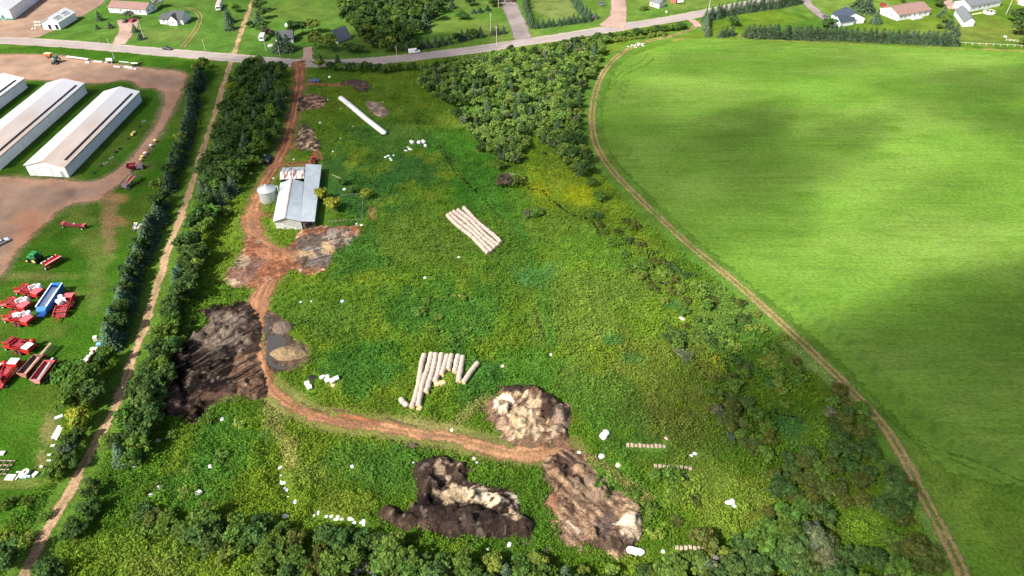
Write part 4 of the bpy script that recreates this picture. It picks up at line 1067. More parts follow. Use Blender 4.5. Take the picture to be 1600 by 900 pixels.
# ------------------------------------------------------------------ bales
M_NET = mat('netted_straw', (.37, .305, .255), .9, .14, 3.0, bump=.4)
M_STRAW = mat('straw_end', (.48, .35, .20), .9, .2, 4, bump=.4)
M_PLASTIC = mat('white_plastic', (.68, .68, .66), .35, .04, 1.2, bump=.25)
M_OLD = mat('rotted_straw', (.37, .31, .21), .95, .25, 2.5, bump=.6)
def bale_mesh(name, r, L, mats, sag=.93, n=14):
    m = MB(); h = L / 2
    for x0, r0, x1, r1 in ((-h, r * .88, -h + .1, r), (-h + .1, r, 0, r * 1.015), (0, r * 1.015, h - .1, r), (h - .1, r, h, r * .88)):
        m.cyl((x0, 0, r * sag), (x1, 0, r * sag), r0, r1, n, 0, caps=False)
    a = [(-h, r * .88 * math.cos(t), r * sag + r * .88 * math.sin(t)) for t in [2 * math.pi * k / n for k in range(n)]]
    m.add(a, [tuple(range(n))], 1); m.add([(h, p[1], p[2]) for p in a], [tuple(range(n))[::-1]], 1)
    me = m.mesh(name, mats, smooth=False)
    return me
NUMW = [str(i) for i in range(60)]
NUMW[:21] = ['first', 'second', 'third', 'fourth', 'fifth', 'sixth', 'seventh', 'eighth', 'ninth', 'tenth', 'eleventh', 'twelfth', 'thirteenth', 'fourteenth', 'fifteenth', 'sixteenth', 'seventeenth', 'eighteenth', 'nineteenth', 'twentieth', 'twenty-first']
random.seed(11)
ME_BALE = [bale_mesh('hay_bale', .66 + .02 * k, 1.22, (M_NET, M_STRAW)) for k in range(3)]
def bale_row(p0, p1, label, group, meshes=ME_BALE, pitch=1.3, z=.62, name='hay_bale', cat='hay bale', jit=.06, hz=0.0, skip=()):
    a = Vector(gp(*p0, z)); b = Vector(gp(*p1, z)); d = b - a; L = d.length; n = max(1, round(L / pitch)); d.normalize()
    nn = Vector((-d.y, d.x)); ph = random.random() * 6
    for k in range(n):
        if k in skip: continue
        s = (k + .5) * L / n
        off = math.sin(s * .35 + ph) * .22 + random.uniform(-jit, jit)
        p = a + d * s + nn * off
        o = link(name, random.choice(meshes))
        o.location = (p.x, p.y, hz); o.rotation_euler = (random.uniform(-.4, .4), 0, math.atan2(d.y, d.x) + random.uniform(-.05, .05))
        o.scale = (L / n / 1.25, random.uniform(.95, 1.04), random.uniform(.93, 1.03))
        o.rotation_euler[0] = 0
        tag(o, label.replace('#', NUMW[k]), cat, group)
ordn = ['first', 'second', 'third', 'fourth', 'fifth', 'sixth', 'seventh', 'eighth', 'ninth']
for i, (a, b) in enumerate([((698.5, 336), (764, 395)), ((703.7, 333), (769.8, 392)), ((709.4, 330), (774, 387.5)), ((716, 327.2), (778.5, 384.2)), ((723, 324.4), (782.5, 379))]):
    bale_row(a, b, '# hay bale from the top, %s row from left, upper block' % ordn[i], '%s row of the upper bale block' % ordn[i])
rowsB = [((664, 554), (644, 637)), ((673.3, 552), (653.5, 635)), ((680.5, 553), (667.8, 614)), ((688.7, 552.6), (681, 596.5)), ((698.3, 555), (691, 587)), ((706.7, 554.4), (701.7, 577.8)), ((714.4, 555), (710.5, 582.2)), ((725, 557.2), (714.6, 596.7)), ((747, 567), (725, 598.3))]
for i, (a, b) in enumerate(rowsB):
    bale_row(a, b, '# hay bale from the top, %s row from left, lower block' % ordn[i], '%s row of the lower bale block' % ordn[i])
bale_row((626.5, 623), (637, 636), '# pale bale from the top, short crooked row left of lower block', 'short crooked bale row', jit=.1)
ME_LOOSE = [bale_mesh('broken_bale', .6, 1.1, (M_STRAW, M_STRAW), .6, 10)]
for i, (x, y, r) in enumerate([(682, 600, .3), (688, 598.5, 1.2), (693, 598, 2.0), (655.5, 638, 1.1)]):
    o = link('broken_bale', ME_LOOSE[0]); o.location = (*gp(x, y, .3), 0); o.rotation_euler = (0, 0, r); o.scale = (1, 1.1, .75)
    tag(o, ['yellow broken bale below the fourth row of the lower block', 'yellow broken bale in the middle of the loose straw below the lower block', 'yellow broken bale right of the loose straw below the lower block', 'orange broken bale at the foot of the second row of the lower block'][i], 'hay bale', 'broken bales')
ME_OLD = [bale_mesh('rotten_bale', .38 + .07 * k, .95, (M_OLD, M_OLD), .45, 10) for k in range(3)]
for a, b, lab in (((978, 693), (1041, 699), '# rotted cream bale from left, upper half sunk row right of the heaps'), ((1021, 726), (1082, 733), '# rotted cream bale from left, half sunk row just below the upper one'), ((1054, 853), (1138, 859), '# rotted cream bale from left, long half sunk row by the southern trees'), ((1046, 866), (1090, 871), '# rotted cream bale from left, lowest half sunk row by the southern trees')):
    bale_row(a, b, lab, lab.replace('# rotted cream bale from left,', 'bales of'), ME_OLD, .85, .3, 'rotten_bale', 'rotted bale', .12)

def tube(name, a, b, r, m, label, cat, seg=.7, sag=.8, grp=None):
    a = Vector(gp(*a, r * .5)); b = Vector(gp(*b, r * .5)); d = b - a; L = d.length; n = max(6, int(L / seg)); k = 14; V = []; F = []
    for i in range(n + 1):
        t = i / n; e = min(t, 1 - t) * L
        rr = r * min(1, (.35 + e / (r * .9))) * (1 + .03 * math.sin(i * 2.1) + .02 * math.sin(i * .7))
        for j in range(k):
            q = 2 * math.pi * j / k
            V.append((t * L, rr * math.cos(q) * 1.08 + .12 * math.sin(t * 7), max(.02, r * sag * .9 + rr * sag * math.sin(q))))
    for i in range(n):
        for j in range(k): F.append((i * k + j, (i + 1) * k + j, (i + 1) * k + (j + 1) % k, i * k + (j + 1) % k))
    mb = MB(); mb.add(V, F); mb.add(V[:k], [tuple(range(k))]); mb.add(V[-k:], [tuple(range(k))[::-1]])
    o = link(name, mb.mesh(name, m, smooth=True)); o.location = (a.x, a.y, 0); o.rotation_euler = (0, 0, math.atan2(d.y, d.x))
    return tag(o, label, cat, grp)
tube('silage_tube', (531, 153), (602, 210), 1.05, M_PLASTIC, 'long white plastic silage tube lying in the upper meadow', 'silage tube')
tube('silage_tube', (243, 624), (229, 663), .62, mat('grey_plastic', (.32, .30, .26), .7, .3, 1.5), 'old grey rotting tube of bales beside the dark trees west of the muck spread', 'silage tube')
tube('plastic_sheet', (977, 858), (1007, 863), .75, M_PLASTIC, 'long white wrapped stack at the lower end of the rutted brown heap', 'wrapped bales', sag=.5)
tube('wrapped_bale', (948, 673), (941, 687), .75, M_PLASTIC, 'long white wrapped bale standing alone right of the cream heap', 'wrapped bale')
tube('wrapped_bale', (313.5, 766), (308.5, 775), .62, M_PLASTIC, 'white wrapped bale in the grass above the southern trees, right of two others', 'wrapped bale')
tube('wrapped_bale', (217, 711), (213.5, 724), .66, M_PLASTIC, 'white wrapped bale beside the lane trees at the lower left', 'wrapped bale')

def blob_mesh(name, seed, m, flat=.6):
    r = np.random.default_rng(seed); n = 12; V = []; F = []
    for j in range(6):
        ph = math.pi * .5 * j / 5
        for k in range(n):
            t = 2 * math.pi * k / n; q = 1 + r.uniform(-.22, .22)
            V.append((math.cos(ph) * math.cos(t) * q, math.cos(ph) * math.sin(t) * q, flat * math.sin(ph) * (1 + r.uniform(-.15, .15))))
    for j in range(5):
        for k in range(n): F.append((j * n + k, j * n + (k + 1) % n, (j + 1) * n + (k + 1) % n, (j + 1) * n + k))
    mb = MB(); mb.add(V, F); return mb.mesh(name, m)
ME_SACK = [blob_mesh('plastic_bundle', s, M_PLASTIC, f) for s, f in ((1, .7), (2, .9), (3, .55))]
ME_WRAP = [bale_mesh('wrapped_bale', .62, 1.2, (M_PLASTIC, M_PLASTIC), .95), bale_mesh('wrapped_bale', .6, 1.7, (M_PLASTIC, M_PLASTIC), .9)]
def wrap(px, py, label, group=None, rz=None, s=1, k=0):
    o = link('wrapped_bale', ME_WRAP[k]); o.location = (*gp(px, py, .5), 0); o.rotation_euler = (0, 0, random.uniform(0, 3) if rz is None else rz); o.scale = (s, s, s)
    return tag(o, label, 'wrapped bale', group)
def sack(px, py, label, group=None, s=.6, m=None, cat='plastic bundle', flat=1):
    o = link('plastic_bundle', random.choice(ME_SACK)); o.location = (*gp(px, py, .2), 0); o.rotation_euler = (0, 0, random.uniform(0, 6))
    s *= .62
    o.scale = (s * random.uniform(.9, 1.4), s, s * flat)
    if m:
        o.data = o.data.copy(); o.data.materials[0] = m
    return tag(o, label, cat, group)
G1 = 'scattered white bales right of the tube'
for x, y, rz, k, lab in ((644, 222.5, -.8, 1, 'leftmost'), (655, 223, -.6, 0, 'middle'), (662, 222, -.9, 1, 'rightmost')):
    wrap(x, y, 'white wrapped bale, %s of the three upper ones right of the silage tube' % lab, G1, rz, 1.05, k)
wrap(665, 228, 'white wrapped bale just below the rightmost upper one of the scattered cluster', G1, -1, .9)
for x, y, s in ((637, 229, .6), (639.5, 232, .9), (642, 233, .7), (635, 235, .6), (632.5, 234.5, .5)): sack(x, y, 'torn white plastic in the middle pile of the scattered cluster', 'middle plastic pile', s)
for x, y, s in ((602, 245, .75), (606.5, 243, .8), (609.5, 247, .7), (611.5, 249.5, .7), (615, 242, .6)): sack(x, y, 'torn white plastic in the lower left pile of the scattered cluster', 'lower left plastic pile', s)
for x, y, lab in ((480, 599.5, 'upper of two white wrapped bales right of the red drive'), (483.5, 605, 'lower of two white wrapped bales right of the red drive')): wrap(x, y, lab, 'two bales by the drive', .5, .95)
for x, y, lab in ((511.5, 594, 'leftmost of three white wrapped bales beside black plastic'), (519, 595, 'middle one of three white wrapped bales beside black plastic'), (525.5, 591.5, 'rightmost of three white wrapped bales beside black plastic')): wrap(x, y, lab, 'three bales by black plastic', .6, .95)
for x, y, s in ((503, 588, .9), (511, 587, .8)): sack(x, y, 'dull torn plastic behind the three white wrapped bales', 'dull torn plastic', s, mat('dull_plastic', (.5, .52, .48), .5, .2))
sack(488, 590.5, 'crumpled black plastic left of the three white wrapped bales', None, 1.6, mat('black_plastic', (.02, .02, .022), .3, .2), flat=.5)
sack(520, 601, 'brown straw scrap below the three white wrapped bales', None, .9, M_STRAW, 'straw scrap', .5)
SC = [(246, 688, .8, 'beige plastic bundle in weeds beside the lane trees'), (258, 560, .6, 'upper plastic bundle in the bushes left of the muck spread'), (256, 565, .65, 'second plastic bundle in the bushes left of the muck spread'), (252, 591, .7, 'lone plastic bundle in the bushes beside the grey tube'), (209, 727, .6, 'plastic bundle next to the white bale at the lane trees'),
      (248, 761, .9, 'upper white bundle left of the bale above the southern trees'), (235, 773, .8, 'lower white bundle left of the bale above the southern trees'), (940, 712, 1.0, 'square white bundle below the lone long bale'), (1036, 861, .6, 'small white bundle between the lowest rotted bale rows'), (1101, 846, .8, 'cream bundle above the longest rotted bale row'),
      (796, 850, .7, 'white bundle in bushes under the largest muck heap'), (762, 857, .5, 'small white bundle below the largest muck heap'), (653, 731, .7, 'white bundle at the left edge of the largest muck heap'), (646, 722, .4, 'small white scrap up left of the largest muck heap'), (745, 722, .5, 'white scrap between the drive and the largest heap'), (740, 716, .7, 'tan scrap between the drive and the largest heap'),
      (785, 571, .8, 'cream scrap alone in the meadow right of the lower bale block'), (861, 553, .5, 'small white scrap far right of the lower bale block'), (717, 401, .7, 'grey white bundle below the upper bale block'), (664, 433, .7, 'white bundle alone in the middle of the meadow'), (535, 470, .8, 'pale blue bundle in the meadow east of the puddle'), (470, 471, .5, 'white scrap left of the pale blue bundle'), (486, 470, .4, 'tiny white scrap nearest the pale blue bundle'),
      (538, 295, .9, 'white bundle right of the trees beside the barn'), (520, 236, .6, 'white bundle alone beyond the barn'), (459, 248, .7, 'white bundle on the grass island behind the barn'), (500, 191, .8, 'white bundle beside the small heap above the barn'), (551, 197, .4, 'white scrap left of the end of the silage tube'), (532, 215, .4, 'white scrap midway between barn and silage tube'), (427, 278, .5, 'white scrap behind the grain bin'), (565, 351, .8, 'white bundle at the end of the post fence'), (557, 349, .5, 'smaller white bundle at the end of the post fence'),
      (515, 120, 1.1, 'white bundle beyond the blue car'), (570, 139, .6, 'white scrap on the dark heap beyond the blue car'), (512, 155, .5, 'pale scrap right of the heap near the road'), (532, 169, .5, 'white scrap left of the upper end of the silage tube'), (598, 159, .5, 'white scrap near the pale tan heap'), (446, 152, .8, 'white bundle among the dark trees left of the drive'), (441, 171, 1.0, 'dull bundle among the trees left of the drive'), (413, 242, .8, 'white scrap behind the dark car'), (392, 270, .7, 'beige stone like scrap left of the drive'),
      (1066, 497, .9, 'cream rock in the wet scrub left of the field track'), (1137, 784, .9, 'left one of two white bundles in the yellow weeds'), (1143.5, 783.5, .9, 'right one of two white bundles in the yellow weeds'), (1148, 789.5, .7, 'smaller bundle just below two white ones in the yellow weeds'), (1080, 711, .6, 'left white scrap above the second rotted bale row'), (1086, 708, .6, 'right white scrap above the second rotted bale row'), (1041, 684, .6, 'pinkish scrap above the upper rotted bale row'), (966, 726, .9, 'tan scrap in weeds below the square white bundle'), (905, 706, .6, 'white strip at the end of the red drive'), (1072, 744, .8, 'grey dead brush below the second rotted bale row'), (347, 654, .7, 'white scrap in lush weeds south of the muck spread'), (346, 715, .8, 'cream scrap low in the weeds above the southern trees'), (706, 671, .5, 'white post like scrap beside the drive bend'), (328, 728, .6, 'white scrap on brown brush at the lower left'), (344, 845, .5, 'small scrap in the lower left bushes'), (550, 728, .6, 'white scrap in the southern weeds left of the heaps'), (445, 806, .9, 'white bundle in the shadow of the southern trees')]
for x, y, s, lab in SC:
    m_ = M_PLASTIC
    if 'tan ' in lab or 'cream' in lab or 'beige' in lab: m_ = mat('cream_scrap', (.58, .48, .34), .8, .15)
    if 'pale blue' in lab: m_ = mat('pale_blue_plastic', (.35, .55, .6), .4, .1)
    if 'grey' in lab or 'dull' in lab: m_ = mat('grey_scrap', (.42, .40, .38), .8, .15)
    if 'pinkish' in lab: m_ = mat('pink_scrap', (.55, .38, .34), .8, .15)
    sack(x, y, lab, None, s, None if m_ is M_PLASTIC else m_, 'plastic bundle' if m_ is M_PLASTIC else 'scrap')
# torn white sheeting strewn along the old silage rows
def strewn(P, n, w, label, grp, m=M_PLASTIC, s=.45):
    L = W(P, 4); seg = np.concatenate([[0], np.cumsum(np.hypot(*np.diff(L, axis=0).T))])
    for k in range(n):
        t = random.random() * seg[-1]; x = np.interp(t, seg, L[:, 0]) + random.gauss(0, w); y = np.interp(t, seg, L[:, 1]) + random.gauss(0, w)
        o = link('plastic_scrap', random.choice(ME_SACK)); o.location = (x, y, 0); q = .62 * s * random.uniform(.5, 1.3); o.scale = (q * random.uniform(.8, 2), q, q * .5); o.rotation_euler = (0, 0, random.uniform(0, 6))
        if m is not M_PLASTIC:
            o.data = ME_CREAM
        tag(o, label, 'plastic scrap', grp)
ME_CREAM = blob_mesh('plastic_scrap', 9, mat('cream_scrap', (.58, .48, .34)), .6)
strewn([(437, 728), (440, 748), (445, 768), (452, 778), (462, 790)], 12, .25, 'torn white plastic strewn along the bent line in the southern weeds', 'bent line of torn plastic')
strewn([(494, 803), (512, 807), (545, 812), (580, 818)], 16, .25, 'torn white plastic strewn along the line left of the largest heap', 'line of torn plastic', s=.5)
strewn([(264, 638), (268, 615), (277, 600)], 8, .3, 'white scrap along the lower left edge of the muck spread', 'edge scraps', s=.4)
strewn([(318, 522), (322, 528), (330, 520)], 8, .5, 'white scrap at the top left of the muck spread', 'top left scraps', s=.6)
strewn([(985, 72), (1000, 70), (1008, 68)], 22, 1.1, 'white stone dumped on the field track near the road', 'white stones on the track', s=.55)
strewn([(760, 783), (768, 780), (800, 790)], 14, 1.0, 'cream potato clump on the largest muck heap', 'cream clumps of the largest heap', m=M_OLD, s=.5)
strewn([(975, 830), (985, 815), (992, 840)], 16, 1.0, 'pale potato clump at the right end of the rutted heap', 'pale clumps of the rutted heap', m=M_OLD, s=.6)
strewn([(786, 632), (795, 640), (835, 655)], 14, 1.4, 'cream potato clump on the heap at the drive bend', 'cream clumps of the bend heap', m=M_OLD, s=.5)

# ------------------------------------------------------------------ vehicles and farm machines
M_TYRE = mat('tyre_rubber', (.025, .025, .026), .85, .1, 6)
M_STEEL = mat('grey_steel', (.35, .35, .36), .5, .1, 3, metal=.4)
M_RED = mat('red_paint', (.42, .022, .022), .35, .12, 2); M_PINK = mat('faded_red_paint', (.50, .10, .11), .5, .12, 2); M_MAROON = mat('maroon_paint', (.20, .02, .028), .4, .12, 2)
M_BLUE = mat('blue_paint', (.02, .14, .45), .35, .1, 2); M_GREEN = mat('green_paint_tractor', (.02, .22, .06), .35, .1, 2); M_YEL = mat('yellow_paint', (.72, .58, .16), .4, .08, 2); M_CREAMP = mat('cream_paint', (.72, .66, .46), .4, .08, 2)
M_WP = mat('white_paint', (.78, .78, .77), .35, .04, 2)
M_ORANGE = mat('orange_paint', (.55, .17, .05), .4, .1, 2)
def wheel(root, x, y, r, w, rim=None, name='wheel'):
    m = MB(); m.cyl((x, y - w / 2, r), (x, y + w / 2, r), r, r, 14)
    o = m.part(name, M_TYRE, root)
    q = MB(); q.cyl((x, y - w / 2 - .02, r), (x, y + w / 2 + .02, r), r * .55, r * .55, 10); q.part('rim', rim or M_STEEL, o)
    return o
def place(px, py, rz): return (*gp(px, py), 0), rz
def head(p, q):
    a, b = gp(*p), gp(*q); return math.atan2(b[1] - a[1], b[0] - a[0])

def car(px, py, rz, label, paint_m, kind='car', cat=None, name=None):
    root = thing(name or {'car': 'parked_car', 'van': 'van', 'suv': 'suv', 'pickup': 'pickup_truck'}[kind], label, cat or {'car': 'car', 'van': 'van', 'suv': 'car', 'pickup': 'pickup'}[kind], gp(px, py), rz)
    L, Wd = {'car': (4.5, 1.8), 'van': (5.3, 2.0), 'suv': (4.8, 1.95), 'pickup': (5.5, 2.0)}[kind]
    h = L / 2
    low = {'car': [(-h, .35), (h, .35), (h, .7), (h - .2, .82), (h - 1.25, .95), (-h + .75, .98), (-h, .9)], 'van': [(-h, .4), (h, .4), (h, .9), (h - .9, 1.15), (-h, 1.15)],
           'suv': [(-h, .4), (h, .4), (h, .9), (h - .2, 1.02), (h - 1.2, 1.1), (-h, 1.1)], 'pickup': [(-h, .45), (h, .45), (h, .95), (h - .2, 1.05), (h - 1.4, 1.12), (-h, 1.12)]}[kind]
    m = MB(); m.prism(low, -Wd / 2, Wd / 2); m.part('body', paint_m, root, bevel=.06)
    cab = {'car': (-1.55, 1.05, -.95, .35, .96, 1.42), 'van': (-h + .02, 1.75, -h + .08, 1.15, 1.15, 2.05), 'suv': (-h + .1, 1.2, -h + .45, .55, 1.1, 1.72), 'pickup': (-.7, 1.25, -.45, .7, 1.12, 1.78)}[kind]
    x0, x1, t0, t1, z0, z1 = cab; y0 = Wd / 2 - .06; y1 = Wd / 2 - .25
    def ring(z, a, b, y): return [(a, -y, z), (b, -y, z), (b, y, z), (a, y, z)]
    g = MB(); g.hexa(ring(z0 - .01, x0, x1, y0) + ring(z1 - .07, t0, t1, y1)); g.part('window', M_GLASS if kind != 'van' else paint_m, root)
    r = MB(); r.hexa(ring(z1 - .075, t0 - .04, t1 + .04, y1 + .04) + ring(z1, t0 + .05, t1 - .05, y1 - .05)); r.part('cabin_roof', paint_m, root)
    if kind == 'van':
        q = MB(); q.hexa([(1.74, -.85, 1.2), (1.80, -.85, 1.2), (1.80, .85, 1.2), (1.74, .85, 1.2), (1.22, -.72, 1.9), (1.30, -.72, 1.9), (1.30, .72, 1.9), (1.22, .72, 1.9)]); q.part('windscreen', M_GLASS, root)
        for s in (-1, 1): q = MB(); q.box(.3, 1.25, s * .90 - .06, s * .90 + .06, 1.25, 1.8); q.part('side_window', M_GLASS, root)
    if kind == 'pickup':
        q = MB(); q.box(-h + .1, -.8, -.8, .8, 1.1, 1.13); q.part('truck_bed', M_DARK, root)
    for x in (-h + .85, h - .9):
        for s in (-1, 1): wheel(root, x, s * (Wd / 2 - .1), .33, .22)
    for s in (-1, 1):
        q = MB(); q.box(h - .06, h + .02, s * .62 - .16, s * .62 + .16, .62, .76); q.part('headlight', M_WP, root)
        q = MB(); q.box(-h - .02, -h + .06, s * .68 - .12, s * .68 + .12, .66, .84); q.part('tail_light', M_RED, root)
    return root
P_BLACK = mat('black_car_paint', (.015, .016, .018), .25, .05, 2, spec=.6); P_BLUE = mat('blue_car_paint', (.03, .07, .22), .25, .05, 2, spec=.6); P_SILVER = mat('silver_car_paint', (.55, .56, .57), .3, .05, 2, spec=.6); P_GREY = mat('grey_car_paint', (.10, .11, .12), .3, .05, 2, spec=.6)
car(262, 77.5, head((255, 77), (270, 78.3)), 'black car driving on the paved road', P_BLACK)
car(647.5, 83, head((640, 84), (655, 82)), 'white van driving on the paved road', M_WP, 'van')
car(492, 128, head((500, 128), (484, 128)), 'blue car parked beside the red drive', P_BLUE)
car(420, 252, head((416, 258), (424, 245)), 'dark navy car parked under trees left of the red drive', mat('navy_car_paint', (.012, .016, .035), .3, .05), 'suv')
car(3, 381, head((-4, 384), (11, 377)), 'silver car at the left edge on the gravel yard', P_SILVER)
car(197.5, 34, head((194, 36), (202, 31.5)), 'black car parked before the brown roofed bungalow', P_BLACK)
car(208, 33.5, head((204, 36), (212, 31)), 'red car parked before the brown roofed bungalow', M_RED)
for x, lab in ((782, 'leftmost of three dark cars at the top of the wide driveway'), (792, 'middle one of three dark cars at the top of the wide driveway'), (801, 'rightmost of three dark cars at the top of the wide driveway')):
    car(x, 1.5, math.radians(95), lab, [P_BLACK, P_GREY, mat('maroon_car_paint', (.08, .015, .02), .3)][int((x - 782) / 9)], 'suv')
car(939.5, 7.5, head((934, 1), (943, 12)), 'dark pickup parked on the lawn beside the gravel driveway', P_GREY, 'pickup')
car(1290, 29, head((1286, 25), (1294, 33)), 'dark grey pickup beside the navy roofed bungalow', P_GREY, 'pickup')
car(1380, 10, head((1376, 6), (1386, 14)), 'red pickup parked left of the wide brown roof', M_RED, 'pickup')
car(1385, 19, head((1380, 18), (1390, 20)), 'bright blue small car left of the wide brown roof', M_BLUE)

def tractor(px, py, rz, label, pm, rimm, s=1.0):
    root = thing('tractor', label, 'tractor', gp(px, py), rz)
    root.scale = (s, s, s)
    m = MB(); m.hexa([(.2, -.42, .75), (2.0, -.36, .75), (2.0, .36, .75), (.2, .42, .75), (.2, -.4, 1.55), (1.9, -.3, 1.38), (1.9, .3, 1.38), (.2, .4, 1.55)]); m.part('hood', pm, root, bevel=.07)
    m = MB(); m.box(-1.4, 1.9, -.3, .3, .5, .85); m.part('chassis', M_DARK, root)
    m = MB(); m.hexa([(-1.3, -.75, 1.2), (.25, -.75, 1.2), (.25, .75, 1.2), (-1.3, .75, 1.2), (-1.15, -.68, 2.5), (.05, -.68, 2.5), (.05, .68, 2.5), (-1.15, .68, 2.5)]); m.part('cab', M_GLASS, root)
    m = MB(); m.box(-1.45, .3, -.85, .85, 2.5, 2.72, t=.12); m.part('cab_roof', pm, root, bevel=.05)
    for q in (-1, 1):
        wheel(root, -.75, q * .95, .88, .5, rimm); wheel(root, 1.55, q * .82, .52, .36, rimm)
        m = MB(); m.prism([(-1.5, 1.45), (-1.2, 1.85), (-.3, 1.85), (.05, 1.4), (.0, 1.3), (-.4, 1.72), (-1.15, 1.72), (-1.4, 1.35)], q * .95 - .27, q * .95 + .27); m.part('mudguard', pm, root)
    m = MB(); m.cyl((1.2, -.3, 1.4), (1.2, -.3, 2.3), .05); m.part('exhaust', M_DARK, root)
    return root
tractor(56, 408, head((66, 409.5), (44, 406)), 'green tractor with yellow wheels hitched before the red spreader', M_GREEN, M_YEL, 1.15)
tractor(89, 98.5, head((95, 94), (84, 102)), 'dark green tractor beside orange machine on the upper gravel yard', mat('dark_green_paint', (.015, .09, .06), .35, .1), M_CREAMP, 1.1)
tractor(491, 254, head((491, 250), (492, 258)), 'small red tractor with white mudguards behind the barn', M_RED, M_WP, .8)

def spreader(px, py, rz):
    root = thing('fertiliser_spreader', 'red hopper drill with white lids behind the green tractor', 'farm machine', gp(px, py), rz)
    m = MB(); m.add([(-.9, -2.3, 1.9), (.9, -2.3, 1.9), (.9, 2.3, 1.9), (-.9, 2.3, 1.9), (-.35, -2.2, .9), (.35, -2.2, .9), (.35, 2.2, .9), (-.35, 2.2, .9)],
                    [(0, 1, 5, 4), (1, 2, 6, 5), (2, 3, 7, 6), (3, 0, 4, 7), (4, 5, 6, 7)]); m.part('hopper', M_RED, root)
    m = MB(); m.box(-.72, .62, -2.2, 2.2, 1.45, 1.5); m.part('hopper_floor', M_RED, root)
    m = MB(); m.box(.88, 1.12, -2.4, 2.4, 1.85, 2.0); m.part('rim_board', mat('pale_pink_paint', (.68, .5, .46), .5), root)
    m = MB(); m.box(-1.75, -1.0, -2.3, 2.3, 1.5, 1.6); m.part('platform', M_WP, root)
    for k in range(4): m = MB(); m.box(-1.65, -1.1, -2.0 + k * 1.1, -1.35 + k * 1.1, 1.6, 1.68); m.part('lid', M_DARK if k % 2 else M_STEEL, root)
    m = MB(); m.bar((-3.4, 0, .6), (-1, 0, .8), .18, .18); m.bar((-1, -2.2, .8), (-1, 2.2, .8), .16, .16); m.bar((.7, -2.2, .7), (.7, 2.2, .7), .16, .16); m.part('frame', M_RED, root)
    for q in (-1, 1): wheel(root, .3, q * 2.45, .55, .35, M_CREAMP)
    return root
spreader(84.5, 414, head((77, 411), (92, 418)))

